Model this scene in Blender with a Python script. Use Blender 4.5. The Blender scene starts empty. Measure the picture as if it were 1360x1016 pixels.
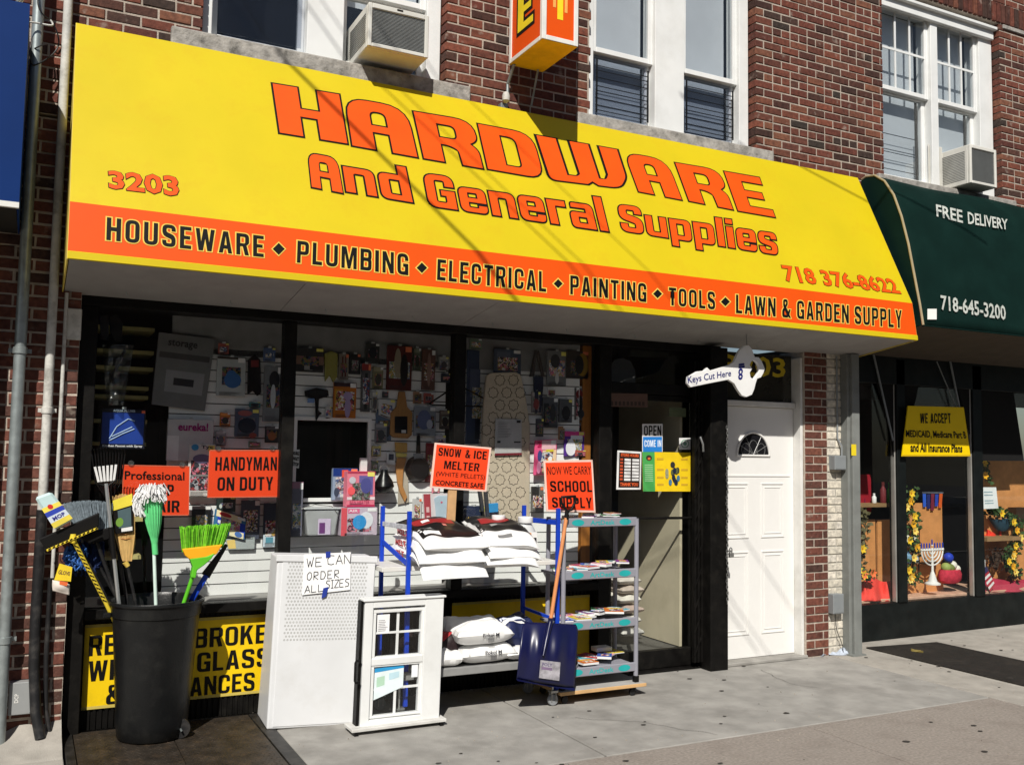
import bpy, bmesh, math, random
from mathutils import Vector, Matrix
random.seed(7)
S = bpy.context.scene
COL = S.collection
rnd = random.uniform

# ------------------------------------------------------------------ camera
# world: X runs along the shop fronts, Y into the building (wall face at Y = 0), Z up
CAM = Vector((0.0, -6.3, 1.72))
FPX, PX, PY = 1265.436, 680.0, 508.0
RX = Vector((0.89120942, -0.45332595, 0.01553556))      # camera right
RY = Vector((0.04741234, 0.0590378, -0.99712918))       # camera down
RZ = Vector((0.45110735, 0.8893875, 0.07410829))        # camera forward
cam = bpy.data.cameras.new('camera')
cam.sensor_width = 36.0
cam.lens = FPX / 1360 * 36.0
cam.clip_start, cam.clip_end = 0.05, 400
cam_o = bpy.data.objects.new('camera', cam)
COL.objects.link(cam_o)
cam_o.matrix_world = Matrix(((RX.x, -RY.x, -RZ.x, CAM.x), (RX.y, -RY.y, -RZ.y, CAM.y),
                             (RX.z, -RY.z, -RZ.z, CAM.z), (0, 0, 0, 1)))
S.camera = cam_o

# ------------------------------------------------------------------ daylight
SUN = Vector((0.60, 1.0, -1.10)).normalized()           # the way the light travels
w = bpy.data.worlds.new('World')
S.world = w
w.use_nodes = True
nt = w.node_tree
bg = nt.nodes['Background']
sky = nt.nodes.new('ShaderNodeTexSky')
sky.sky_type = 'NISHITA'
sky.sun_disc = False
sky.sun_elevation = math.asin(-SUN.z)
sky.sun_rotation = math.atan2(-SUN.x, -SUN.y)
nt.links.new(sky.outputs[0], bg.inputs[0])
bg.inputs[1].default_value = 0.05
sun = bpy.data.lights.new('sun', 'SUN')
sun.energy = 4.9
sun.angle = math.radians(0.5)
sun.color = (1.0, 0.955, 0.88)
sun_o = bpy.data.objects.new('sun', sun)
COL.objects.link(sun_o)
sun_o.rotation_euler = SUN.to_track_quat('-Z', 'Y').to_euler()
S.view_settings.view_transform = 'Standard'
S.view_settings.look = 'None'
S.view_settings.exposure = 0.04
S.view_settings.gamma = 1.0
S.view_settings.use_curve_mapping = False
S.cycles.max_bounces = 8
S.cycles.transparent_max_bounces = 16
S.cycles.caustics_reflective = False
S.cycles.caustics_refractive = False

# ------------------------------------------------------------------ measuring helpers
def at(px, py, Y):
    """point of the plane Y = const seen at photograph pixel (px, py)"""
    d = RX * (px - PX) + RY * (py - PY) + RZ * FPX
    return CAM + d * ((Y - CAM.y) / d.y)
def atz(px, py, Z=0.0):
    d = RX * (px - PX) + RY * (py - PY) + RZ * FPX
    return CAM + d * ((Z - CAM.z) / d.z)
def proj(P):
    q = Vector(P) - CAM
    z = q.dot(RZ)
    if z < 0.05: return None
    return PX + FPX * q.dot(RX) / z, PY + FPX * q.dot(RY) / z
def on_plane(px, py, P0, n):
    d = RX * (px - PX) + RY * (py - PY) + RZ * FPX
    return CAM + d * ((P0 - CAM).dot(n) / d.dot(n))

# ------------------------------------------------------------------ materials
MATS = {}
def srgb(r, g, b):
    f = lambda c: (c / 255 / 12.92) if c <= 10 else ((c / 255 + 0.055) / 1.055) ** 2.4
    return f(r), f(g), f(b)
def mat(name, col, rough=0.6, metal=0.0, var=0.12, scale=8.0, bump=0.0, bscale=60.0, dirt=None, dirt_amt=0.0,
        dirt_scale=3.0, spec=0.28, trans=0.0, coat=0.0, sheen=0.0, stretch=None):
    """procedural surface: colour broken up by noise, optional dirt blotches and fine relief"""
    if name in MATS: return MATS[name]
    m = bpy.data.materials.new(name)
    m.use_nodes = True
    N, L = m.node_tree.nodes, m.node_tree.links
    b = N['Principled BSDF']
    b.inputs['Roughness'].default_value = rough
    b.inputs['Metallic'].default_value = metal
    b.inputs['Specular IOR Level'].default_value = spec
    if trans: b.inputs['Transmission Weight'].default_value = trans
    if coat: b.inputs['Coat Weight'].default_value = coat
    if sheen: b.inputs['Sheen Weight'].default_value = sheen
    tc = N.new('ShaderNodeNewGeometry')
    src = tc.outputs['Position']
    if stretch:
        mp = N.new('ShaderNodeMapping'); mp.inputs['Scale'].default_value = stretch
        L.new(src, mp.inputs['Vector']); src = mp.outputs[0]
    nz = N.new('ShaderNodeTexNoise'); nz.inputs['Scale'].default_value = scale; nz.inputs['Detail'].default_value = 6
    L.new(src, nz.inputs['Vector'])
    rp = N.new('ShaderNodeValToRGB')
    rp.color_ramp.elements[0].position = 0.3; rp.color_ramp.elements[1].position = 0.7
    lo = [max(0, c * (1 - var)) for c in col]; hi = [min(1, c * (1 + var)) for c in col]
    rp.color_ramp.elements[0].color = (*lo, 1); rp.color_ramp.elements[1].color = (*hi, 1)
    L.new(nz.outputs[0], rp.inputs[0])
    out = rp.outputs[0]
    if dirt:
        n2 = N.new('ShaderNodeTexNoise'); n2.inputs['Scale'].default_value = dirt_scale
        n2.inputs['Detail'].default_value = 9; n2.inputs['Roughness'].default_value = 0.65
        L.new(src, n2.inputs['Vector'])
        r2 = N.new('ShaderNodeValToRGB')
        r2.color_ramp.elements[0].position = 0.5; r2.color_ramp.elements[1].position = 0.72
        r2.color_ramp.elements[0].color = (0, 0, 0, 1); r2.color_ramp.elements[1].color = (dirt_amt,) * 3 + (1,)
        L.new(n2.outputs[0], r2.inputs[0])
        mx = N.new('ShaderNodeMix'); mx.data_type = 'RGBA'
        L.new(r2.outputs[0], mx.inputs[0]); L.new(out, mx.inputs[6]); mx.inputs[7].default_value = (*dirt, 1)
        out = mx.outputs[2]
    L.new(out, b.inputs['Base Color'])
    if bump:
        n3 = N.new('ShaderNodeTexNoise'); n3.inputs['Scale'].default_value = bscale; n3.inputs['Detail'].default_value = 5
        L.new(src, n3.inputs['Vector'])
        bp = N.new('ShaderNodeBump'); bp.inputs['Strength'].default_value = bump; bp.inputs['Distance'].default_value = 0.01
        L.new(n3.outputs[0], bp.inputs['Height']); L.new(bp.outputs[0], b.inputs['Normal'])
    MATS[name] = m
    return m
def flat(r, g, b, rough=0.55, k=1.0):
    """printed or moulded colour given as the sRGB it has in the photograph"""
    c = srgb(r, g, b)
    return mat('print_%d_%d_%d_%d' % (r, g, b, int(rough * 100)), [x * k for x in c], rough, var=0.07, scale=14)

def busy(seed, cols, scale=70):
    """crowded packaging print: small irregular colour patches"""
    name = 'busy_print_%d' % seed
    if name in MATS: return MATS[name]
    m = bpy.data.materials.new(name); m.use_nodes = True; N, L = m.node_tree.nodes, m.node_tree.links
    b = N['Principled BSDF']; b.inputs['Roughness'].default_value = .4; b.inputs['Specular IOR Level'].default_value = .35
    ge = N.new('ShaderNodeNewGeometry'); nz = N.new('ShaderNodeTexNoise'); nz.inputs['Scale'].default_value = 25 + seed
    L.new(ge.outputs['Position'], nz.inputs['Vector'])
    mv = N.new('ShaderNodeMix'); mv.data_type = 'RGBA'; mv.inputs[0].default_value = .06
    L.new(ge.outputs['Position'], mv.inputs[6]); L.new(nz.outputs[1], mv.inputs[7])
    vo = N.new('ShaderNodeTexVoronoi'); vo.inputs['Scale'].default_value = scale; L.new(mv.outputs[2], vo.inputs['Vector'])
    sp = N.new('ShaderNodeSeparateColor'); L.new(vo.outputs['Color'], sp.inputs[0])
    rp = N.new('ShaderNodeValToRGB'); rp.color_ramp.interpolation = 'CONSTANT'; e = rp.color_ramp.elements
    e[0].position = 0; e[0].color = (*srgb(*cols[0]), 1); e[1].position = 1 / len(cols); e[1].color = (*srgb(*cols[1]), 1)
    for i, c in enumerate(cols[2:]): x = e.new((i + 2) / len(cols)); x.color = (*srgb(*c), 1)
    L.new(sp.outputs[0], rp.inputs[0]); L.new(rp.outputs[0], b.inputs['Base Color'])
    MATS[name] = m
    return m

def brick_mat(name, cols, mortar_smear):
    m = bpy.data.materials.new(name); m.use_nodes = True
    N, L = m.node_tree.nodes, m.node_tree.links
    b = N['Principled BSDF']; b.inputs['Roughness'].default_value = 0.85; b.inputs['Specular IOR Level'].default_value = 0.25
    oi = N.new('ShaderNodeObjectInfo'); ge = N.new('ShaderNodeNewGeometry')
    ad = N.new('ShaderNodeMath'); ad.operation = 'ADD'
    L.new(oi.outputs['Random'], ad.inputs[0]); L.new(ge.outputs['Random Per Island'], ad.inputs[1])
    fr = N.new('ShaderNodeMath'); fr.operation = 'FRACT'; L.new(ad.outputs[0], fr.inputs[0])
    rp = N.new('ShaderNodeValToRGB'); rp.color_ramp.interpolation = 'LINEAR'
    e = rp.color_ramp.elements
    e[0].position = 0; e[0].color = (*cols[0], 1); e[1].position = 1; e[1].color = (*cols[-1], 1)
    for i, c in enumerate(cols[1:-1]):
        x = e.new((i + 1) / (len(cols) - 1)); x.color = (*c, 1)
    L.new(fr.outputs[0], rp.inputs[0])
    nz = N.new('ShaderNodeTexNoise'); nz.inputs['Scale'].default_value = 30; nz.inputs['Detail'].default_value = 7
    L.new(ge.outputs['Position'], nz.inputs['Vector'])
    r2 = N.new('ShaderNodeValToRGB'); r2.color_ramp.elements[0].position = 0.3; r2.color_ramp.elements[1].position = 0.72
    r2.color_ramp.elements[0].color = (0.62, 0.6, 0.6, 1); r2.color_ramp.elements[1].color = (1.3, 1.25, 1.2, 1)
    L.new(nz.outputs[0], r2.inputs[0])
    mu = N.new('ShaderNodeMix'); mu.data_type = 'RGBA'; mu.blend_type = 'MULTIPLY'; mu.inputs[0].default_value = 1
    L.new(rp.outputs[0], mu.inputs[6]); L.new(r2.outputs[0], mu.inputs[7])
    n2 = N.new('ShaderNodeTexNoise'); n2.inputs['Scale'].default_value = 11; n2.inputs['Detail'].default_value = 10
    L.new(ge.outputs['Position'], n2.inputs['Vector'])
    r3 = N.new('ShaderNodeValToRGB'); r3.color_ramp.elements[0].position = 0.62; r3.color_ramp.elements[1].position = 0.75
    r3.color_ramp.elements[1].color = (0.55, 0.55, 0.55, 1); L.new(n2.outputs[0], r3.inputs[0])
    m2 = N.new('ShaderNodeMix'); m2.data_type = 'RGBA'; L.new(r3.outputs[0], m2.inputs[0])
    L.new(mu.outputs[2], m2.inputs[6]); m2.inputs[7].default_value = (*mortar_smear, 1)
    L.new(m2.outputs[2], b.inputs['Base Color'])
    bp = N.new('ShaderNodeBump'); bp.inputs['Strength'].default_value = 0.5; bp.inputs['Distance'].default_value = 0.006
    n4 = N.new('ShaderNodeTexNoise'); n4.inputs['Scale'].default_value = 90; n4.inputs['Detail'].default_value = 6
    L.new(ge.outputs['Position'], n4.inputs['Vector'])
    L.new(n4.outputs[0], bp.inputs['Height']); L.new(bp.outputs[0], b.inputs['Normal'])
    return m

def glass_mat(name, tint=(0.9, 0.93, 0.92), ior=1.45, rough=0.0, film=0.0):
    """clear pane: fresnel mix of see-through and mirror, with a little dust"""
    m = bpy.data.materials.new(name); m.use_nodes = True
    N, L = m.node_tree.nodes, m.node_tree.links
    N.remove(N['Principled BSDF'])
    t = N.new('ShaderNodeBsdfTransparent'); t.inputs[0].default_value = (*tint, 1)
    g = N.new('ShaderNodeBsdfGlossy'); g.inputs['Roughness'].default_value = rough
    lw = N.new('ShaderNodeLayerWeight'); lw.inputs['Blend'].default_value = 0.5
    pw = N.new('ShaderNodeMath'); pw.operation = 'POWER'; pw.inputs[1].default_value = 4.5
    L.new(lw.outputs['Facing'], pw.inputs[0])
    f = N.new('ShaderNodeMath'); f.operation = 'MULTIPLY_ADD'; f.inputs[1].default_value = 0.9
    f.inputs[2].default_value = ((ior - 1) / (ior + 1)) ** 2
    L.new(pw.outputs[0], f.inputs[0])
    mx = N.new('ShaderNodeMixShader')
    L.new(f.outputs[0], mx.inputs[0]); L.new(t.outputs[0], mx.inputs[1]); L.new(g.outputs[0], mx.inputs[2])
    out = mx.outputs[0]
    if film:
        d = N.new('ShaderNodeBsdfDiffuse'); d.inputs[0].default_value = (0.55, 0.56, 0.55, 1)
        nz = N.new('ShaderNodeTexNoise'); nz.inputs['Scale'].default_value = 5; nz.inputs['Detail'].default_value = 8
        ge = N.new('ShaderNodeNewGeometry'); L.new(ge.outputs['Position'], nz.inputs['Vector'])
        ml = N.new('ShaderNodeMath'); ml.operation = 'MULTIPLY'; ml.inputs[1].default_value = film
        L.new(nz.outputs[0], ml.inputs[0])
        m3 = N.new('ShaderNodeMixShader'); L.new(ml.outputs[0], m3.inputs[0])
        L.new(out, m3.inputs[1]); L.new(d.outputs[0], m3.inputs[2]); out = m3.outputs[0]
    L.new(out, N['Material Output'].inputs[0])
    MATS[name] = m
    return m

# ------------------------------------------------------------------ mesh helpers
class MB:
    def __init__(s, T=None): s.v, s.f, s.T = [], [], T
    def add(s, vs, fs):
        o = len(s.v)
        s.v += [tuple(s.T @ Vector(p)) for p in vs] if s.T is not None else [tuple(p) for p in vs]
        s.f += [tuple(i + o for i in f) for f in fs]
        return s
    def box(s, x0, x1, y0, y1, z0, z1):
        if x0 > x1: x0, x1 = x1, x0
        if y0 > y1: y0, y1 = y1, y0
        if z0 > z1: z0, z1 = z1, z0
        return s.add([(x0, y0, z0), (x1, y0, z0), (x1, y1, z0), (x0, y1, z0), (x0, y0, z1), (x1, y0, z1), (x1, y1, z1), (x0, y1, z1)],
                     [(0, 3, 2, 1), (4, 5, 6, 7), (0, 1, 5, 4), (1, 2, 6, 5), (2, 3, 7, 6), (3, 0, 4, 7)])
    def hexa(s, p):   # 8 points: bottom four then top four
        return s.add(p, [(0, 3, 2, 1), (4, 5, 6, 7), (0, 1, 5, 4), (1, 2, 6, 5), (2, 3, 7, 6), (3, 0, 4, 7)])
    def bar(s, a, b, wd, dp, up=(0, -1, 0)):
        a, b = Vector(a), Vector(b); d = (b - a).normalized(); u = Vector(up); r = d.cross(u).normalized(); u = r.cross(d).normalized()
        p = [q + r * (i * wd / 2) + u * (j * dp / 2) for q in (a, b) for i, j in ((-1, -1), (1, -1), (1, 1), (-1, 1))]
        return s.hexa(p)
    def tube(s, pts, r, n=10, cap=True):
        pts = [Vector(p) for p in pts]; m = len(pts)
        rr = r if isinstance(r, (list, tuple)) else [r] * m
        vs, fs, ref = [], [], None
        for i, p in enumerate(pts):
            d = (pts[min(i + 1, m - 1)] - pts[max(i - 1, 0)]).normalized()
            if ref is None:
                ref = d.cross(Vector((0, 0, 1)) if abs(d.z) < 0.9 else Vector((1, 0, 0))).normalized()
            else:
                ref = (ref - d * ref.dot(d)).normalized()
            q = d.cross(ref)
            for k in range(n):
                a = 2 * math.pi * k / n
                vs.append(p + (ref * math.cos(a) + q * math.sin(a)) * rr[i])
        for i in range(m - 1):
            for k in range(n):
                fs.append((i * n + k, i * n + (k + 1) % n, (i + 1) * n + (k + 1) % n, (i + 1) * n + k))
        if cap: fs += [tuple(range(n))[::-1], tuple(range((m - 1) * n, m * n))]
        return s.add(vs, fs)
    def lathe(s, prof, c=(0, 0, 0), n=24, sx=1.0, sy=1.0, axis='Z'):
        c = Vector(c); vs, fs = [], []
        for r, z in prof:
            for k in range(n):
                a = 2 * math.pi * k / n
                x, y = r * math.cos(a) * sx, r * math.sin(a) * sy
                vs.append(c + (Vector((x, y, z)) if axis == 'Z' else Vector((x, -z, y)) if axis == 'Y' else Vector((z, x, y))))
        m = len(prof)
        for i in range(m - 1):
            for k in range(n):
                fs.append((i * n + k, i * n + (k + 1) % n, (i + 1) * n + (k + 1) % n, (i + 1) * n + k))
        fs += [tuple(range(n))[::-1], tuple(range((m - 1) * n, m * n))]
        return s.add(vs, fs)
    def prism(s, pts, d):   # closed outline of 3-D points pushed along vector d
        pts = [Vector(p) for p in pts]; d = Vector(d); n = len(pts)
        return s.add(pts + [p + d for p in pts], [tuple(range(n))[::-1], tuple(range(n, 2 * n))] +
                     [(i, (i + 1) % n, n + (i + 1) % n, n + i) for i in range(n)])
    def grid(s, fn, nu, nv, close_u=False):
        vs = [fn(i / nu, j / nv) for j in range(nv + 1) for i in range(nu + 1)]
        k = nu + 1
        return s.add(vs, [(j * k + i, j * k + i + 1, (j + 1) * k + i + 1, (j + 1) * k + i) for j in range(nv) for i in range(nu)])
    def mesh(s, name):
        me = bpy.data.meshes.new(name); me.from_pydata(s.v, [], s.f); me.update()
        return me
    def build(s, name, m, parent=None, smooth=False, bevel=0.0, seg=1, label=None, solid=0.0, sub=0, kind=None):
        me = s.mesh(name)
        return link(name, me, m, parent, smooth, bevel, seg, label, solid, sub, kind)

def link(name, me, m, parent=None, smooth=False, bevel=0.0, seg=1, label=None, solid=0.0, sub=0, kind=None):
    if m is not None and not me.materials: me.materials.append(m)
    o = bpy.data.objects.new(name, me); COL.objects.link(o)
    if smooth:
        bm = bmesh.new(); bm.from_mesh(me)
        bmesh.ops.recalc_face_normals(bm, faces=bm.faces)
        for f in bm.faces: f.smooth = True
        for e in bm.edges:
            if len(e.link_faces) == 2 and e.calc_face_angle(0) > 0.7: e.smooth = False
        bm.to_mesh(me); bm.free()
    if solid:
        q = o.modifiers.new('thick', 'SOLIDIFY'); q.thickness = solid; q.offset = 0
    if bevel:
        q = o.modifiers.new('bevel', 'BEVEL'); q.width = bevel; q.segments = seg; q.limit_method = 'ANGLE'
    if sub:
        q = o.modifiers.new('sub', 'SUBSURF'); q.levels = q.render_levels = sub
    if parent is not None: adopt(o, parent)
    if label: o['label'] = label
    if kind: o['kind'] = kind
    return o
def wmat(o):
    m = o.matrix_basis
    return wmat(o.parent) @ o.matrix_parent_inverse @ m if o.parent is not None else m.copy()
def world_loc(o): return wmat(o).translation
def adopt(o, parent):
    o.parent = parent
    o.matrix_parent_inverse = wmat(parent).inverted()
def thing(name, label, cat, loc=(0, 0, 0), group=None, kind=None):
    o = bpy.data.objects.new(name, None); COL.objects.link(o); o.location = loc; o.empty_display_size = 0.1
    if kind: o['kind'] = kind
    else: o['label'] = label; o['category'] = cat
    if group: o['group'] = group
    return o
def tag(o, label, cat, group=None):
    o['label'] = label; o['category'] = cat
    if group: o['group'] = group
    return o

# ------------------------------------------------------------------ lettering (flat print on real planes)
def bil(c, u, v):      # c = TL, TR, BR, BL
    return (c[0] * (1 - u) + c[1] * u) * (1 - v) + (c[3] * (1 - u) + c[2] * u) * v
def text_mesh(body, off=0.0, sp=1.0, outlines=None):
    c = bpy.data.curves.new('t', 'FONT'); c.body = body; c.offset = off; c.resolution_u = 2; c.space_character = sp
    o = bpy.data.objects.new('t', c); me = bpy.data.meshes.new_from_object(o)
    bpy.data.objects.remove(o); bpy.data.curves.remove(c)
    return me
def bounds(me):
    xs = [v.co.x for v in me.vertices]; ys = [v.co.y for v in me.vertices]
    return min(xs), max(xs), min(ys), max(ys)
def map_mesh(me, b, corners, lift):
    x0, x1, y0, y1 = b
    c = [Vector(p) for p in corners]
    n = (c[1] - c[0]).cross(c[3] - c[0]).normalized()
    if n.dot(CAM - c[0]) < 0: n = -n
    for v in me.vertices:
        v.co = bil(c, (v.co.x - x0) / (x1 - x0), (y1 - v.co.y) / (y1 - y0)) + n * lift
def text(body, corners, m, parent, bold=0.0, lift=0.002, outline=None, ow=0.03, name='lettering', sp=1.0):
    base = text_mesh(body, bold, sp); b = bounds(base)
    if outline is not None:
        me = text_mesh(body, bold + ow, sp); map_mesh(me, b, corners, lift); link(name + '_outline', me, outline, parent)
        lift += 0.0015
    map_mesh(base, b, corners, lift)
    return link(name, base, m, parent)
def sub_quad(c, u0, v0, u1, v1):
    return [bil(c, u0, v0), bil(c, u1, v0), bil(c, u1, v1), bil(c, u0, v1)]
def quad(c, m, parent, name='print', lift=0.002, thick=0.0, **k):
    c = [Vector(p) for p in c]
    n = (c[1] - c[0]).cross(c[3] - c[0]).normalized()
    if n.dot(CAM - c[0]) < 0: n = -n
    mb = MB()
    if thick: mb.prism([p + n * (lift - thick) for p in c], n * thick)
    else: mb.add([p + n * lift for p in c], [(0, 3, 2, 1)])
    return mb.build(name, m, parent, **k)
def plate(pxs, Y):
    return [at(x, y, Y) for x, y in pxs]
def rect(x0, x1, z0, z1, Y):    # TL TR BR BL
    return [Vector((x0, Y, z1)), Vector((x1, Y, z1)), Vector((x1, Y, z0)), Vector((x0, Y, z0))]
def prect(px0, py0, px1, py1, Y):
    """upright rectangle on plane Y whose picture spans the pixel box (centre heights used)"""
    ym, xm = (py0 + py1) / 2, (px0 + px1) / 2
    return rect(at(px0, ym, Y).x, at(px1, ym, Y).x, at(xm, py1, Y).z, at(xm, py0, Y).z, Y)

# rounded outlines for the custom sign letters
def rounded(pts, n=6):
    out = []
    m = len(pts)
    for i in range(m):
        p = pts[i]; r = p[2] if len(p) > 2 else 0
        P = Vector(p[:2])
        if r == 0: out.append(tuple(P)); continue
        a = Vector(pts[i - 1][:2]); b = Vector(pts[(i + 1) % m][:2])
        da, db = (a - P), (b - P)
        ra = pts[i - 1][2] if len(pts[i - 1]) > 2 else 0; rb = pts[(i + 1) % m][2] if len(pts[(i + 1) % m]) > 2 else 0
        la, lb = min(r, da.length * 0.96 * r / (r + ra)), min(r, db.length * 0.96 * r / (r + rb))
        A, B = P + da.normalized() * la, P + db.normalized() * lb
        for k in range(n + 1):
            t = k / n
            q = A * (1 - t) ** 2 + P * 2 * t * (1 - t) + B * t * t
            out.append(tuple(q))
    return out
def inside(p, poly):
    c = False; n = len(poly)
    for i in range(n):
        x0, y0 = poly[i][:2]; x1, y1 = poly[i - 1][:2]
        if (y0 > p[1]) != (y1 > p[1]) and p[0] < (x1 - x0) * (p[1] - y0) / (y1 - y0) + x0: c = not c
    return c
def area(poly): return sum(poly[i - 1][0] * poly[i][1] - poly[i][0] * poly[i - 1][1] for i in range(len(poly))) / 2
def glyph_mesh(outlines, off=0.0, n=5):
    """outlines: lists of (x, y[, corner radius]); outer loops and holes; off grows the letter"""
    c = bpy.data.curves.new('g', 'CURVE'); c.dimensions = '2D'; c.fill_mode = 'BOTH'; c.offset = off
    for i, poly in enumerate(outlines):
        hole = sum(inside((poly[0][0] + 1e-4, poly[0][1] + 1e-4), q) for j, q in enumerate(outlines) if j != i and abs(area(q)) > abs(area(poly))) % 2 == 1
        poly = list(poly)
        if (area(poly) > 0) == hole: poly.reverse()
        if off > 0:
            q = []
            for k, p in enumerate(poly):
                a, b = poly[k - 1], poly[(k + 1) % len(poly)]
                cr = (p[0] - a[0]) * (b[1] - p[1]) - (p[1] - a[1]) * (b[0] - p[0])
                q.append(p if cr > 0 or len(p) < 3 or p[2] > 3 * off else p[:2])
            poly = q
        pts = []
        for p in rounded(poly, n):
            if not pts or (Vector(p) - Vector(pts[-1])).length > .006: pts.append(p)
        if (Vector(pts[0]) - Vector(pts[-1])).length < .006: pts.pop()
        s = c.splines.new('POLY'); s.points.add(len(pts) - 1); s.use_cyclic_u = True
        for p, q in zip(s.points, pts): p.co = (q[0], q[1], 0, 1)
    o = bpy.data.objects.new('g', c); me = bpy.data.meshes.new_from_object(o)
    bpy.data.objects.remove(o); bpy.data.curves.remove(c)
    return me

# ------------------------------------------------------------------ shared surfaces
M_yel = mat('awning_yellow_vinyl', srgb(206, 184, 18), 0.5, var=0.05, scale=2.5, bump=0.25, bscale=2.2, dirt=srgb(196, 160, 20), dirt_amt=0.35, dirt_scale=5)
M_org = mat('awning_orange_vinyl', srgb(228, 82, 2), 0.5, var=0.05, scale=3, dirt=srgb(200, 70, 20), dirt_amt=0.3)
M_orgl = mat('letter_orange', srgb(230, 82, 4), 0.5, var=0.06, scale=6)
M_blk = mat('black_print', (0.006, 0.0055, 0.0055), 0.5, spec=0.2)
M_wht = mat('white_print', (0.8, 0.8, 0.79), 0.5, var=0.04)
M_blackmetal = mat('black_metal', (0.0055, 0.005, 0.0045), 0.5, 0.0, spec=0.16, var=0.3, scale=12, bump=0.15, bscale=40, dirt=(0.03, 0.027, 0.022), dirt_amt=0.3, dirt_scale=9)
M_vinylwhite = mat('white_window_vinyl', (0.76, 0.77, 0.76), 0.45, var=0.05, scale=4, dirt=(0.45, 0.44, 0.4), dirt_amt=0.25, dirt_scale=3)
M_soffit = mat('soffit_grey', (0.32, 0.305, 0.29), 0.7, var=0.08, scale=5, dirt=(0.2, 0.19, 0.18), dirt_amt=0.4)
M_steel = mat('galvanised_steel', (0.33, 0.37, 0.37), 0.42, 0.55, var=0.15, scale=20, dirt=(0.12, 0.12, 0.11), dirt_amt=0.5, dirt_scale=7)
M_pipewhite = mat('old_white_paint', (0.55, 0.54, 0.5), 0.6, var=0.15, scale=9, dirt=(0.1, 0.09, 0.08), dirt_amt=0.7, dirt_scale=8, bump=0.2)
M_slat = mat('slatwall_white', (0.86, 0.86, 0.85), 0.45, var=0.04, scale=3)
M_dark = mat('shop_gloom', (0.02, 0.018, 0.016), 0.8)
M_mortar = mat('mortar', (0.42, 0.36, 0.30), 0.95, var=0.2, scale=14, bump=0.5, bscale=120, spec=0.2)
M_mortar_d = mat('mortar_lower', (0.45, 0.385, 0.32), 0.95, var=0.25, scale=14, bump=0.5, bscale=120, spec=0.2)
M_stone = mat('weathered_sill_stone', (0.36, 0.34, 0.31), 0.9, var=0.35, scale=22, bump=0.7, bscale=40, dirt=(0.035, 0.035, 0.03), dirt_amt=0.95, dirt_scale=11)
M_brick = brick_mat('brick_upper', [(0.145, 0.048, 0.034), (0.092, 0.033, 0.026), (0.195, 0.066, 0.042), (0.13, 0.042, 0.030), (0.045, 0.025, 0.021), (0.165, 0.055, 0.037), (0.036, 0.031, 0.027), (0.15, 0.051, 0.034), (0.19, 0.082, 0.05), (0.11, 0.039, 0.029)], (0.38, 0.32, 0.27))
M_brick_d = brick_mat('brick_lower', [(0.165, 0.060, 0.043), (0.115, 0.045, 0.034), (0.19, 0.075, 0.05), (0.15, 0.054, 0.04), (0.055, 0.034, 0.028), (0.18, 0.07, 0.05)], (0.44, 0.38, 0.31))
M_glass = glass_mat('shop_glass', (0.975, 0.985, 0.98), film=0.003)
M_glassup = glass_mat('window_glass', (0.93, 0.95, 0.96), ior=1.7, film=0.012)

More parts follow.
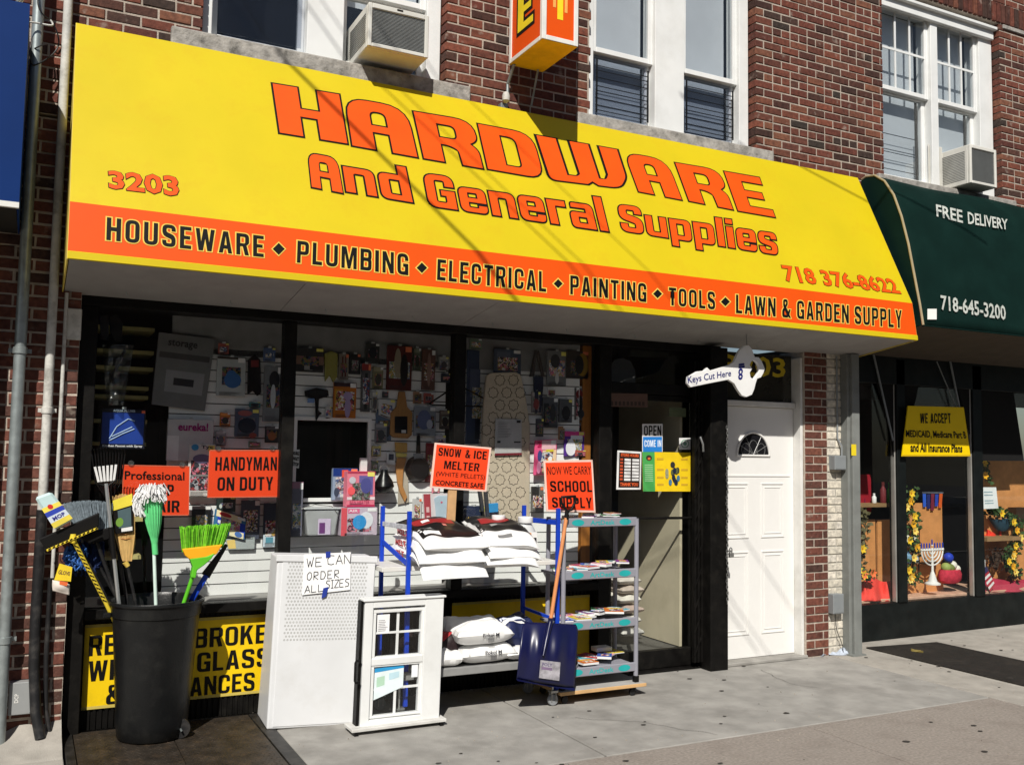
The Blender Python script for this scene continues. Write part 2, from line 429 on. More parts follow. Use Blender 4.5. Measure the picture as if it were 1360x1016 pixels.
# ------------------------------------------------------------------ block lettering drawn as outlines
def _glyphs():
    s, t = .31, .155
    G = {}
    G['A'] = (1.05, [[(0, 0), (.30, 0), (.36, .2), (.64, .2), (.70, 0), (1, 0), (.68, 1), (.32, 1)], [(.41, .36), (.59, .36), (.5, .80)]])
    G['B'] = (1, [[(0, 0), (1, 0, .25), (1, .50, .12), (.93, .535), (1, .58, .12), (1, 1, .25), (0, 1)], [(s, t), (1 - s, t, .06), (1 - s, .44, .06), (s, .44)], [(s, .60), (1 - s, .60, .05), (1 - s, 1 - t, .05), (s, 1 - t)]])
    G['C'] = (1, [[(0, 0, .33), (1, 0, .33), (1, .36), (1 - s, .36), (1 - s, t, .1), (s, t, .1), (s, 1 - t, .1), (1 - s, 1 - t, .1), (1 - s, .64), (1, .64), (1, 1, .33), (0, 1, .33)]])
    G['D'] = (1, [[(0, 0), (1, 0, .33), (1, 1, .33), (0, 1)], [(s, t), (1 - s, t, .1), (1 - s, 1 - t, .1), (s, 1 - t)]])
    G['E'] = (.86, [[(0, 0), (1, 0), (1, t), (.37, t), (.37, .43), (.9, .43), (.9, .58), (.37, .58), (.37, 1 - t), (1, 1 - t), (1, 1), (0, 1)]])
    G['F'] = (.84, [[(0, 0), (.37, 0), (.37, .42), (.9, .42), (.9, .57), (.37, .57), (.37, 1 - t), (1, 1 - t), (1, 1), (0, 1)]])
    G['G'] = (1.02, [[(0, 0, .33), (1, 0), (1, .53), (.52, .53), (.52, .38), (1 - s, .38), (1 - s, t, .1), (s, t, .1), (s, 1 - t, .1), (1 - s, 1 - t, .1), (1 - s, .67), (1, .67), (1, 1, .33), (0, 1, .33)]])
    G['H'] = (1.02, [[(0, 0), (s, 0), (s, .42), (1 - s, .42), (1 - s, 0), (1, 0), (1, 1), (1 - s, 1), (1 - s, .59), (s, .59), (s, 1), (0, 1)]])
    G['I'] = (.34, [[(0, 0), (1, 0), (1, 1), (0, 1)]])
    G['J'] = (.9, [[(0, 0, .33), (1, 0, .33), (1, 1), (.66, 1), (.66, t, .1), (.33, t, .1), (.33, .33), (0, .33)]])
    G['K'] = (1.05, [[(0, 0), (s, 0), (s, .30), (.45, .46), (.67, 0), (1, 0), (.66, .62), (.97, 1), (.63, 1), (s, .58), (s, 1), (0, 1)]])
    G['L'] = (.82, [[(0, 0), (1, 0), (1, t), (.38, t), (.38, 1), (0, 1)]])
    G['M'] = (1.35, [[(0, 0), (.22, 0), (.22, .68), (.41, 0), (.59, 0), (.78, .68), (.78, 0), (1, 0), (1, 1), (.69, 1), (.5, .38), (.31, 1), (0, 1)]])
    G['N'] = (1.04, [[(0, 0), (.28, 0), (.28, .60), (.68, 0), (1, 0), (1, 1), (.72, 1), (.72, .42), (.32, 1), (0, 1)]])
    G['O'] = (1.02, [[(0, 0, .36), (1, 0, .36), (1, 1, .36), (0, 1, .36)], [(s, t, .1), (1 - s, t, .1), (1 - s, 1 - t, .1), (s, 1 - t, .1)]])
    G['0'] = G['O']
    G['P'] = (.98, [[(0, 0), (s, 0), (s, .38), (1, .38, .26), (1, 1, .26), (0, 1)], [(s, .53), (1 - s, .53, .07), (1 - s, 1 - t, .07), (s, 1 - t)]])
    G['R'] = (1.02, [[(0, 0), (s, 0), (s, .40), (.50, .40), (.67, 0), (1, 0), (.80, .46), (1, .55, .1), (1, 1, .26), (0, 1)], [(s, .54), (1 - s, .54, .07), (1 - s, 1 - t, .07), (s, 1 - t)]])
    G['S'] = (1, [[(0, 0, .3), (1, 0, .3), (1, .52, .26), (s, .66, .1), (s, 1 - t, .08), (1 - s, 1 - t, .08), (1 - s, .71), (1, .71), (1, 1, .3), (0, 1, .3), (0, .49, .26), (1 - s, .35, .1), (1 - s, t, .08), (s, t, .08), (s, .29), (0, .29)]])
    G['T'] = (.94, [[(.33, 0), (.67, 0), (.67, 1 - t), (1, 1 - t), (1, 1), (0, 1), (0, 1 - t), (.33, 1 - t)]])
    G['U'] = (1.02, [[(0, 0, .33), (1, 0, .33), (1, 1), (1 - s, 1), (1 - s, t, .1), (s, t, .1), (s, 1), (0, 1)]])
    G['V'] = (1.02, [[(.34, 0), (.66, 0), (1, 1), (.69, 1), (.5, .3), (.31, 1), (0, 1)]])
    G['W'] = (1.48, [[(.16, 0), (.39, 0), (.5, .56), (.61, 0), (.84, 0), (1, 1), (.79, 1), (.71, .40), (.60, 1), (.40, 1), (.29, .40), (.21, 1), (0, 1)]])
    G['X'] = (1.04, [[(0, 0), (.32, 0), (.5, .33), (.68, 0), (1, 0), (.67, .51), (.97, 1), (.65, 1), (.5, .7), (.35, 1), (.03, 1), (.33, .51)]])
    G['Y'] = (1.02, [[(.34, 0), (.66, 0), (.66, .40), (1, 1), (.69, 1), (.5, .60), (.31, 1), (0, 1), (.34, .40)]])
    G['Z'] = (.92, [[(0, 0), (1, 0), (1, t), (.40, t), (1, .84), (1, 1), (0, 1), (0, 1 - t), (.60, 1 - t), (0, .16)]])
    G['&'] = (1.2, [[(0, 0, .22), (.66, 0, .08), (.72, .07), (.78, 0), (1.02, 0), (.86, .2), (1, .46), (.78, .46), (.73, .34), (.48, .57), (.66, .7, .12), (.66, 1, .18), (.12, 1, .18), (.12, .66, .1), (.2, .54), (0, .40, .14)], [(.27, .14, .06), (.56, .15), (.33, .40, .03), (.27, .34)], [(.37, .68), (.46, .78, .03), (.46, .87, .03), (.33, .87, .03), (.33, .75)]])
    G['-'] = (.6, [[(0, .38), (1, .38), (1, .54), (0, .54)]])
    # rounded lower case
    G['n'] = (.96, [[(0, 0), (s, 0), (s, .56, .08), (1 - s, .56, .08), (1 - s, 0), (1, 0), (1, .72, .24), (0, .72)]])
    G['d'] = (.98, [[(0, 0, .22), (1, 0), (1, 1), (1 - s, 1), (1 - s, .72), (0, .72, .22)], [(s, .14, .07), (1 - s, .14), (1 - s, .58), (s, .58, .07)]])
    G['e'] = (.98, [[(0, 0, .24), (1, 0, .2), (1, .21), (1 - s, .21), (1 - s, .13, .03), (s, .13, .06), (s, .30), (1, .30), (1, .72, .24), (0, .72, .24)], [(s, .42), (1 - s, .42), (1 - s, .59, .05), (s, .59, .05)]])
    G['r'] = (.74, [[(0, 0), (.42, 0), (.42, .56, .05), (1, .56), (1, .72), (0, .72)]])
    G['a'] = (.98, [[(0, 0, .16), (1, 0), (1, .72, .24), (.08, .72, .08), (.08, .59), (1 - s, .59, .05), (1 - s, .45), (0, .45, .16)], [(s, .13, .04), (1 - s, .13), (1 - s, .32), (s, .32, .04)]])
    G['l'] = (.33, [[(0, 0), (1, 0), (1, 1), (0, 1)]])
    G['i'] = (.33, [[(0, 0), (1, 0), (1, .72), (0, .72)], [(0, .84), (1, .84), (1, 1), (0, 1)]])
    G['u'] = (.96, [[(0, 0, .24), (1, 0), (1, .72), (1 - s, .72), (1 - s, .14, .05), (s, .14, .07), (s, .72), (0, .72)]])
    G['p'] = (.98, [[(0, -.25), (s, -.25), (s, 0), (1, 0, .24), (1, .72, .24), (0, .72)], [(s, .14), (1 - s, .14, .07), (1 - s, .58, .07), (s, .58)]])
    G['s'] = (.94, [[(x * 1.0, y * .72, *( [r[0] * .8] if r else [])) for x, y, *r in G['S'][1][0]]])
    return G
GLY = _glyphs()
def block(body, c, m, parent, outline=None, ow=0.06, asp=0.5, gap=0.12, lift=0.002, name='lettering', f=None):
    """word in block letters on the quad c (TL TR BR BL of the cap height box)"""
    if f: c = [f(*q) for q in c]
    G, x = [], 0.0
    for chx in body:
        if chx == ' ': x += .30; continue
        w_, polys = GLY[chx]
        w_ *= asp
        G.append([[(px * w_ + x, py, *([r[0] * .75] if r else [])) for px, py, *r in p] for p in polys])
        x += w_ + gap
    W_ = x - gap
    if outline is not None:      # big painted letters: each its own outline and face
        for g in G:
            me = glyph_mesh(g, ow); map_mesh(me, (0, W_, 0, 1), c, lift); link('letter_outline', me, outline, parent)
            me = glyph_mesh(g, 0); map_mesh(me, (0, W_, 0, 1), c, lift + .0018); link('letter', me, m, parent)
        return
    me = glyph_mesh([p for g in G for p in g], 0); map_mesh(me, (0, W_, 0, 1), c, lift)
    return link(name, me, m, parent)

# ================================================================== GROUND
M_conc = mat('sidewalk_concrete', (0.325, 0.312, 0.288), 0.9, var=0.18, scale=5, bump=0.35, bscale=160, dirt=(0.17, 0.16, 0.145), dirt_amt=0.7, dirt_scale=1.6, spec=0.25)
M_conc2 = mat('sidewalk_aggregate', (0.30, 0.265, 0.232), 0.92, var=0.2, scale=55, bump=0.6, bscale=190, dirt=(0.17, 0.14, 0.12), dirt_amt=0.5, dirt_scale=3, spec=0.25)
M_conc3 = mat('sidewalk_light_concrete', (0.38, 0.355, 0.315), 0.9, var=0.14, scale=6, bump=0.35, bscale=150, dirt=(0.2, 0.18, 0.16), dirt_amt=0.5, dirt_scale=4, spec=0.25)
M_asph = mat('asphalt', (0.05, 0.05, 0.052), 0.95, var=0.25, scale=40, bump=0.5, bscale=150)
MB().box(-60, 60, -60, -5.6, -0.6, -0.14).build('road', M_asph, kind='structure')
MB().box(-60, 60, -5.6, -5.45, -0.6, -0.005).build('kerb', M_conc, kind='structure', bevel=0.015)
MB().box(-60, 60, -5.449, 12, -0.6, -0.03).build('subsoil', M_asph, kind='structure')
sw = thing('sidewalk', None, None, kind='structure')
def slab(x0, x1, y0, y1, m, z=0.0, zr=None):
    g = 0.006
    zr = z if zr is None else zr
    MB().hexa([(x0 + g, y0 + g, -0.03), (x1 - g, y0 + g, -0.03), (x1 - g, y1 - g, -0.03), (x0 + g, y1 - g, -0.03),
               (x0 + g, y0 + g, z), (x1 - g, y0 + g, zr), (x1 - g, y1 - g, zr), (x0 + g, y1 - g, z)]).build('slab', m, sw, bevel=0.006, seg=2)
YJ = -1.56
slab(1.455, 3.05, YJ, 0.30, M_conc); slab(3.05, 6.36, YJ, 0.30, M_conc)
slab(6.36, 6.86, YJ - 0.25, 0.62, M_conc3)
slab(6.86, 9.6, YJ - 0.25, 0.62, M_conc3, 0.0, 0.02); slab(9.6, 13.5, YJ - 0.25, 0.62, M_conc3, 0.02, 0.03)
slab(6.36, 8.6, -3.6, YJ - 0.25, M_conc2); slab(8.6, 11.5, -3.6, YJ - 0.25, M_conc2)
slab(4.57, 6.36, -3.6, YJ, M_conc2); slab(2.78, 4.57, -3.6, YJ, M_conc2); slab(1.455, 2.78, -3.6, YJ, M_conc2)
slab(-2.2, 0.27, -3.6, 0.0, M_conc3); slab(-6, -2.2, -3.6, 0.6, M_conc3); slab(0.27, 1.455, -3.6, -1.75, M_conc2)
for x0, x1 in ((-6, -2.2), (-2.2, 0.27), (0.27, 2.78), (2.78, 4.57), (4.57, 6.36), (6.36, 8.6), (8.6, 11.5)):
    slab(x0, x1, -5.45, -3.6, M_conc2)
# broken concrete fillet heaped against the wall at the far left
mb = MB()
def heap(u, v):
    x = -1.2 + 1.46 * u; y = 0.02 - 0.42 * v
    z = 0.10 * (1 - v) ** 1.5 + 0.018 * math.sin(9 * x + 5 * y) * (1 - v) + 0.012 * math.sin(31 * x) * math.cos(23 * y) * (1 - v) + 0.002
    return (x, y, z if v < 0.99 else -0.01)
mb.grid(heap, 40, 12)
mb.build('concrete_fillet', M_conc3, smooth=True, kind='structure')

# steel cellar hatch with raised treads
M_hatch = mat('rusty_tread_plate', (0.045, 0.036, 0.028), 0.55, 0.4, var=0.4, scale=9, dirt=(0.13, 0.085, 0.05), dirt_amt=0.5, dirt_scale=12, bump=0.2)
ht = thing('cellar_hatch', 'dark rusty diamond plate cellar hatch in the sidewalk under the black bin', 'hatch', (0.86, -0.8, 0))
MB().box(0.33, 0.855, -1.74, 0.10, -0.03, 0.006).build('door_leaf', M_hatch, ht)
MB().box(0.861, 1.36, -1.74, 0.10, -0.03, 0.006).build('door_leaf', M_hatch, ht)
M_hf = (mat('hatch_frame_steel', (0.03, 0.028, 0.026), 0.5, 0.5, var=0.4, dirt=(0.1, 0.09, 0.08), dirt_amt=0.5, dirt_scale=8))
MB().box(1.366, 1.45, -1.745, 0.10, -0.03, 0.010).build('frame_rail', M_hf, ht, bevel=0.003); MB().box(0.275, 0.325, -1.745, 0.10, -0.03, 0.010).build('frame_rail', M_hf, ht, bevel=0.003)
tr = MB()
k = 0
y = -1.72
while y < 0.07:
    x = 0.35 + (0.02 if k % 2 else 0)
    j = 0
    while x < 1.34:
        a = math.radians(45 if (j + k) % 2 else -45); c, s_ = math.cos(a), math.sin(a)
        l, ww = 0.013, 0.004
        tr.add([(x - l * c, y - l * s_, .0061), (x + ww * s_, y - ww * c, .0061), (x + l * c, y + l * s_, .0061), (x - ww * s_, y + ww * c, .0061), (x, y, 0.0085)],
               [(0, 1, 4), (1, 2, 4), (2, 3, 4), (3, 0, 4)])
        x += 0.03; j += 1
    y += 0.03; k += 1
tr.build('tread', M_hatch, ht, kind='stuff')

# entrance mat of the neighbouring shop
M_rub = mat('rubber_mat', (0.022, 0.019, 0.016), 0.85, var=0.3, scale=30, bump=0.5, bscale=250, dirt=(0.06, 0.05, 0.04), dirt_amt=0.4)
mt = MB(); c = [atz(1150, 861), atz(1244, 854), atz(1400, 909), atz(1400, 929)]
c[2] = Vector((c[1].x, -1.45, 0)); c[3] = Vector((c[0].x, -1.45, 0))
mt.prism([Vector((p.x, p.y, 0.002)) for p in c], (0, 0, 0.012))
o = mt.build('door_mat', M_rub, bevel=0.004)
tag(o, 'worn dark rubber door mat on the light sidewalk by the pharmacy window', 'mat')
lf = MB(T=Matrix.Translation(atz(1218, 867) + Vector((0, 0, 0.018))))
lf.grid(lambda u, v: ((u - .5) * 0.11 * math.sin(math.pi * min(.98, max(.02, v))), (v - .5) * 0.13, 0.012 * math.cos(7 * u + 5 * v)), 6, 6)
tag(lf.build('leaf', mat('dry_leaf', (0.22, 0.17, 0.05), 0.7), smooth=True), 'dry yellowish leaf lying on the dark door mat', 'leaf')
# crumpled rag at the foot of the pillar
rg = MB(T=Matrix.Translation(atz(1108, 868)))
def ragf(u, v):
    x = (u - .5) * 0.42; y = (v - .5) * 0.13
    e = min(u, 1 - u, v, 1 - v) * 4
    z = 0.004 + 0.045 * min(1, e) * (0.55 + 0.45 * math.sin(17 * u + 4 * math.sin(6 * v))) + 0.01 * math.sin(23 * v + 9 * u)
    return (x + 0.02 * math.sin(9 * v), y + 0.03 * math.sin(7 * u), max(0.003, z))
rg.grid(ragf, 34, 14)
tag(rg.build('rag', mat('blue_white_rag', (0.42, 0.47, 0.55), 0.9, var=0.3, scale=40), smooth=True, solid=0.004), 'crumpled pale blue rag on the sidewalk at the foot of the brick pillar', 'rag')
# chewing gum spots and grit
gm = MB()
for i in range(95):
    x, y = rnd(1.6, 9.5), rnd(-3.3, 0.1)
    if 2.3 < x < 4.4 and y > -0.55: continue
    r = rnd(0.006, 0.018) * (1 if rnd(0, 1) < .8 else 1.4); n = 7; a0 = rnd(0, 6)
    gm.add([(x + r * rnd(.7, 1.1) * math.cos(a0 + 6.283 * k / n) * 1.25, y + r * rnd(.7, 1.1) * math.sin(a0 + 6.283 * k / n), 0.0035 + (0.012 if x > 6.86 else 0)) for k in range(n)], [tuple(range(n))])
gm.build('gum_spot', mat('old_gum', (0.045, 0.04, 0.035), 0.9), kind='stuff')
ck = MB()
for (x, y, a, n) in ((3.9, -1.5, 1.9, 16), (5.4, -.2, 4.3, 12), (7.5, -2.6, .4, 18), (2.1, -2.0, .2, 12)):
    for i in range(n):
        x2, y2 = x + .06 * math.cos(a), y + .06 * math.sin(a); w_ = .0016
        nx, ny = -math.sin(a) * w_, math.cos(a) * w_; z_ = .0042 if x < 6.8 else .012
        ck.add([(x - nx, y - ny, z_), (x2 - nx, y2 - ny, z_), (x2 + nx, y2 + ny, z_), (x + nx, y + ny, z_)], [(0, 1, 2, 3)])
        x, y = x2, y2; a += rnd(-.5, .5)
ck.build('hairline_crack', mat('crack_dark', (.06, .055, .05), .95), kind='stuff')
gr = MB()
for i in range(900):
    x, y = rnd(-0.4, 9.5), rnd(-3.0, 0.15)
    if rnd(0, 1) < .5: y = rnd(0.02, 0.18)
    r = rnd(0.002, 0.006)
    if 0.33 < x < 1.4: continue
    gr.add([(x - r, y, .0), (x + r, y - r, .0), (x, y + r, .0), (x, y, r * 1.5)], [(0, 1, 3), (1, 2, 3), (2, 0, 3)])
gr.build('grit', mat('grit_mix', (0.25, 0.22, 0.18), 0.9, var=0.6, scale=60), kind='stuff')

# ================================================================== BRICKWORK
BL, BH, BD, MJ = 0.205, 0.0725, 0.10, 0.013
def brick_proto(seed, L, H=BH - MJ, D=BD):
    r = random.Random(seed); j = lambda a: r.uniform(-a, a)
    e = 0.0035
    vs, fs = [], []
    # 8 outer corners with chamfered front edge
    for (y, ins) in ((D, 0), (e, 0), (0, e)):
        for (x, z) in ((0, 0), (1, 0), (1, 1), (0, 1)):
            vs.append(((ins if x == 0 else L - ins) + j(.0016), y + (j(.0015) if y < D else 0), (ins if z == 0 else H - ins) + j(.0014)))
    for a in (0, 4):
        for i in range(4):
            k = (i + 1) % 4
            fs.append((a + i, a + 4 + i, a + 4 + k, a + k))
    fs.append((8, 11, 10, 9))
    fs = [f[::-1] for f in fs]
    fs[-1] = (8, 9, 10, 11)
    me = bpy.data.meshes.new('brick'); me.from_pydata(vs, [], fs); me.update(); return me
BP = {}
def bproto(kind, m):
    key = (kind, m.name)
    if key not in BP:
        L = {'s': BL - MJ, 'h': BL / 2 - MJ}[kind]
        ps = [brick_proto(k * 13 + len(kind), L) for k in range(4)]
        for p in ps: p.materials.append(m)
        BP[key] = ps
    return random.choice(BP[key])
def lay(x0, x1, z0, z1, m, Y=0.0, header_every=6, phase=0, skip=None, jit=0.002):
    """list of (mesh, matrix, corner points) for one stretch of wall"""
    out = []
    nrow = int(round((z1 - z0) / BH))
    for i in range(nrow):
        z = z0 + i * BH
        head = header_every and ((i + phase) % header_every == 3)
        L = BL / 2 if head else BL
        x = x0 - (L / 2 if (i % 2 and not head) else 0)
        while x < x1 - 0.02:
            a, b = max(x, x0), min(x + L, x1)
            if b - a > 0.035 and not (skip and skip(a, b, z, z + BH)):
                kind = 'h' if (b - a) < BL * 0.7 else 's'
                full = {'s': BL, 'h': BL / 2}[kind]
                me = bproto(kind, m)
                sx = (b - a - MJ) / (full - MJ)
                M = Matrix.Translation((a + MJ / 2, Y + rnd(-jit, jit), z + MJ / 2)) @ Matrix.Diagonal((sx, 1, 1, 1))
                out.append((me, M, (a, b, z, z + BH, Y)))
            x += L
    return out
def place_bricks(lst, parent, limit=300, vis=None):
    sc_ = []
    for me, M, (a, b, z0, z1, Y) in lst:
        p, q = proj((a, Y, z0)), proj((b, Y, z1))
        ok = p and q and p[0] < 1365 and q[0] > -5 and q[1] < 1020 and p[1] > -5
        if ok and vis: ok = vis((a + b) / 2, (z0 + z1) / 2)
        ar = abs((q[0] - p[0]) * (q[1] - p[1])) if ok else 0
        sc_.append((ar, me, M))
    sc_.sort(key=lambda t: -t[0])
    base = Matrix.Translation(-world_loc(parent))
    rest = MB(); nrest = 0; rm = None
    for i, (ar, me, M) in enumerate(sc_):
        if i < limit and ar > 0:
            o = bpy.data.objects.new('brick', me); COL.objects.link(o); o.parent = parent
            o.matrix_basis = base @ M
        else:
            rm = me.materials[0]
            rest.add([M @ v.co for v in me.vertices], [tuple(p.vertices) for p in me.polygons]); nrest += 1
    if nrest: rest.build('brick', rm, parent, kind='stuff')

# upper wall of the hardware building
up = thing('upper_brick_wall', 'dark red brick upper storey wall above the yellow awning', 'wall', (0, 0, 4.0))
ZA, ZB = 3.72, 8.02
U = {}
U['a'] = (0.90, 2.60, 4.42, 6.21)     # window openings x0 x1 z0 z1
U['b'] = (3.86, 5.535, 4.40, 6.21)
U['c'] = (7.11, 8.80, 4.40, 6.21)
def in_open(a, b, z0, z1):
    for x0, x1, w0, w1 in U.values():
        if a < x1 - 0.01 and b > x0 + 0.01 and z0 < w1 and z1 > w0 - 0.16: return True
    return False
lst = []
z0, z1 = ZA, ZB
nz_open0 = 4.25
edges = [-0.30, 0.90, 2.60, 3.86, 5.535, 7.11, 8.80, 12.6]
rows = int((ZB - ZA) / BH)
mid0 = ZA + BH * math.floor((4.26 - ZA) / BH)
mid1 = ZA + BH * math.ceil((6.22 - ZA) / BH)
lst += lay(-0.30, 12.6, ZA, mid0, M_brick, phase=2)
nlow = int(round((mid0 - ZA) / BH))
for i in (0, 2, 4, 6):
    lst += lay(edges[i], edges[i + 1], mid0, mid1, M_brick, phase=2 + nlow + nlow % 2)
nup = int(round((mid1 - ZA) / BH))
def soldier_zone(a, b, z0, z1): return 6.02 < (z0 + z1) / 2 < 6.24
lst += lay(-0.30, 12.6, mid1 + 3 * BH, ZB, M_brick, phase=2 + nup)
place_bricks(lst, up, 300)
# soldier course over the windows: bricks stood on end
sp_ = [brick_proto(90 + k, BH - MJ, 3 * BH - MJ) for k in range(3)]
for p in sp_: p.materials.append(M_brick)
so = MB(); x = -0.30; nsol = 0
while x < 12.5:
    M = Matrix.Translation((x + MJ / 2, -0.012 + rnd(-.002, .002), mid1 + MJ / 2))
    me = random.choice(sp_)
    p, q = proj((x, 0, mid1)), proj((x, 0, mid1 + 3 * BH))
    if p[1] > 0 and 0 < p[0] < 1365:
        o = bpy.data.objects.new('soldier_brick', me); COL.objects.link(o); o.parent = up
        o.matrix_basis = Matrix.Translation(-world_loc(up)) @ M; nsol += 1
    else: so.add([M @ v.co for v in me.vertices], [tuple(p.vertices) for p in me.polygons])
    x += BH
so.build('soldier_brick', M_brick, up, kind='stuff')
# mortar body behind the bricks with the window openings left free
mo = MB()
f0 = 0.0055
mo.box(-0.30, 12.6, f0, 0.34, ZA, mid0)
for i in (0, 2, 4, 6): mo.box(edges[i] + (0.02 if i else 0), edges[i + 1] - 0.02, f0, 0.34, mid0, mid1)
mo.box(-0.30, 12.6, f0, 0.34, mid1, ZB)
mo.box(-0.30, 12.6, 0.28, 0.345, 2.92, ZA)
mo.build('mortar_bed', M_mortar, up)
# stone strip above the soldier course on the right
MB().box(8.86, 12.6, -0.016, 0.02, mid1 - 0.05, mid1 - 0.004).build('stone_band', M_stone, up, bevel=0.006)

def sill(x0, x1, z1, lab):
    t = thing('stone_sill', lab, 'sill', ((x0 + x1) / 2, 0, z1 - 0.14))
    mb = MB()
    n = 24
    def f(u, v):
        return (x0 + (x1 - x0) * u, 0, 0)
    mb.box(x0, x1, -0.035, 0.16, z1 - 0.145, z1)
    mb.build('sill_stone', M_stone, t, bevel=0.012, seg=2)
    return t
sill(0.70, 2.80, 4.415, 'weathered grey stone sill under the window nearest the left end of the yellow awning')
sill(3.72, 5.72, 4.395, 'weathered grey stone sill under the middle upstairs window right of the projecting sign')
sill(7.0, 8.98, 4.395, 'grey stone sill under the upstairs window above the green awning')

# ------------------------------------------------------------------ upstairs windows
M_blind = mat('blind_slats_grey_blue', (0.80, 0.82, 0.86), 0.5, var=0.06, scale=3)
M_blind2 = mat('blind_slats_pale', (0.82, 0.85, 0.88), 0.5, var=0.06, scale=3)
M_room = mat('dark_room', (0.02, 0.022, 0.026), 0.9)
M_screen = glass_mat('insect_screen', (0.78, 0.80, 0.84), ior=1.3, rough=0.3)
def sash(parent, x0, x1, z0, z1, Y, fw=0.045, grid=None, glass=M_glassup):
    f = MB(); d = 0.045
    f.box(x0, x0 + fw, Y, Y + d, z0, z1); f.box(x1 - fw, x1, Y, Y + d, z0, z1)
    f.box(x0 + fw, x1 - fw, Y, Y + d, z0, z0 + fw); f.box(x0 + fw, x1 - fw, Y, Y + d, z1 - fw, z1)
    s = f.build('sash', M_vinylwhite, parent, bevel=0.004)
    MB().box(x0 + fw + .001, x1 - fw - .001, Y + 0.018, Y + 0.024, z0 + fw + .001, z1 - fw - .001).build('glass_pane', glass, s)
    if grid:
        nx, nz_ = grid; m = MB(); t = 0.011
        for i in range(1, nx):
            x = x0 + fw + (x1 - x0 - 2 * fw) * i / nx
            m.box(x - t, x + t, Y + 0.006, Y + 0.014, z0 + fw, z1 - fw)
        for i in range(1, nz_):
            z = z0 + fw + (z1 - z0 - 2 * fw) * i / nz_
            m.box(x0 + fw, x1 - fw, Y + 0.003, Y + 0.011, z - t, z + t)
        m.build('muntin_grid', M_vinylwhite, s)
    return s
def blind(parent, x0, x1, z0, z1, Y, m):
    b = MB(); z = z0
    while z < z1:
        b.add([(x0, Y, z), (x1, Y, z), (x1, Y - 0.005, z + 0.0185), (x0, Y - 0.005, z + 0.0185)], [(0, 1, 2, 3)]); z += 0.0195
    b.build('blind_slat', m, parent, kind='stuff')
def room(parent, x0, x1, z0, z1):
    b = MB(); Y = 0.9
    b.add([(x0, .30, z0), (x1, .30, z0), (x1, Y, z0), (x0, Y, z0), (x0, .30, z1), (x1, .30, z1), (x1, Y, z1), (x0, Y, z1)],
          [(0, 1, 2, 3), (7, 6, 5, 4), (0, 3, 7, 4), (1, 5, 6, 2), (3, 2, 6, 7)])
    b.build('room_shell', M_room, parent)
def double_window(key, lab, sashes, mull, zmeet, grids, screens=None, blinds=(True, True), pale=False, head=False):
    x0, x1, z0, z1 = U[key]
    t = thing('double_window', lab, 'window', ((x0 + x1) / 2, 0.1, z0))
    Yc = 0.085
    cs = MB()
    cs.box(x0 + .002, sashes[0][0], Yc, 0.26, z0, z1); cs.box(sashes[1][1], x1 - .002, Yc, 0.26, z0, z1)
    cs.box(sashes[0][0], sashes[1][1], Yc, 0.26, z0, z0 + 0.035); cs.box(sashes[0][0], sashes[1][1], Yc, 0.26, z1 - 0.06, z1)
    cs.box(mull[0], mull[1], Yc - 0.006, 0.26, z0 + 0.035, z1 - 0.06)
    cs.build('casing', M_vinylwhite, t, bevel=0.004)
    for i, (a, b) in enumerate(sashes):
        z00 = z0 + 0.036
        sash(t, a, b, zmeet, z1 - 0.062, Yc + 0.03, grid=grids[i] if grids else None)
        sash(t, a, b, z00, zmeet + 0.03, Yc + 0.08, glass=M_glassup)
        if blinds[i]: blind(t, a + 0.02, b - 0.02, z00 + blinds[i][0], z1 - 0.07, 0.275, M_blind2 if pale else M_blind)
    room(t, x0, x1, z0, z1)
    return t
w1 = double_window('a', 'white double window with dark left screen and air conditioner, above the left of the awning',
                   [(0.965, 1.60), (1.86, 2.49)], (1.60, 1.86), 4.98, None, blinds=((0.62,), (0.50,)))
w2 = double_window('b', 'white double window with black security bars between the sign box and the wide brick wall',
                   [(3.93, 4.53), (4.83, 5.43)], (4.53, 4.83), 4.98, None, blinds=((0.02,), (0.1,)))
w3 = double_window('c', 'white double window with small panes above the green awning', [(7.17, 7.87), (7.97, 8.60)], (7.87, 7.97), 5.30, ((3, 2), (3, 2)),
                   blinds=((0.02,), (0.3,)), pale=True)
# left sash of the first window: dark insect screen in front of it
sc1 = MB(); sc1.box(1.0, 1.565, 0.098, 0.101, 4.49, 5.0); sc1.build('insect_screen', M_screen, w1)
sc2 = MB(); sc2.box(3.968, 4.495, 0.150, 0.152, 4.47, 4.97); sc2.build('insect_screen', M_screen, w2)
sc2 = MB(); sc2.box(4.87, 5.395, 0.150, 0.152, 4.47, 4.97); sc2.build('insect_screen', M_screen, w2)
M_bar = mat('black_guard_bar', (0.01, 0.01, 0.01), 0.4)
def guard(win, a, b, z0, zs, Y=0.118):
    g = MB()
    for z in zs:
        g.box(a, b, Y, Y + 0.006, z, z + 0.0055)
    g.box(a, a + 0.014, Y - 0.006, Y, zs[0] - 0.02, zs[-1] + 0.05); g.box(b - 0.014, b, Y - 0.006, Y, zs[0] - 0.02, zs[-1] + 0.05)
    g.build('guard_bar', M_bar, win)
guard(w2, 3.975, 4.49, 4.47, [4.50, 4.54, 4.60, 4.66, 4.70, 4.77, 4.83, 4.87])
guard(w2, 4.875, 5.39, 4.47, [4.50, 4.54, 4.60, 4.66, 4.70, 4.77, 4.83, 4.87])
guard(w3, 7.24, 7.80, 4.47, [4.55, 4.72, 4.745, 4.90], Y=0.20)
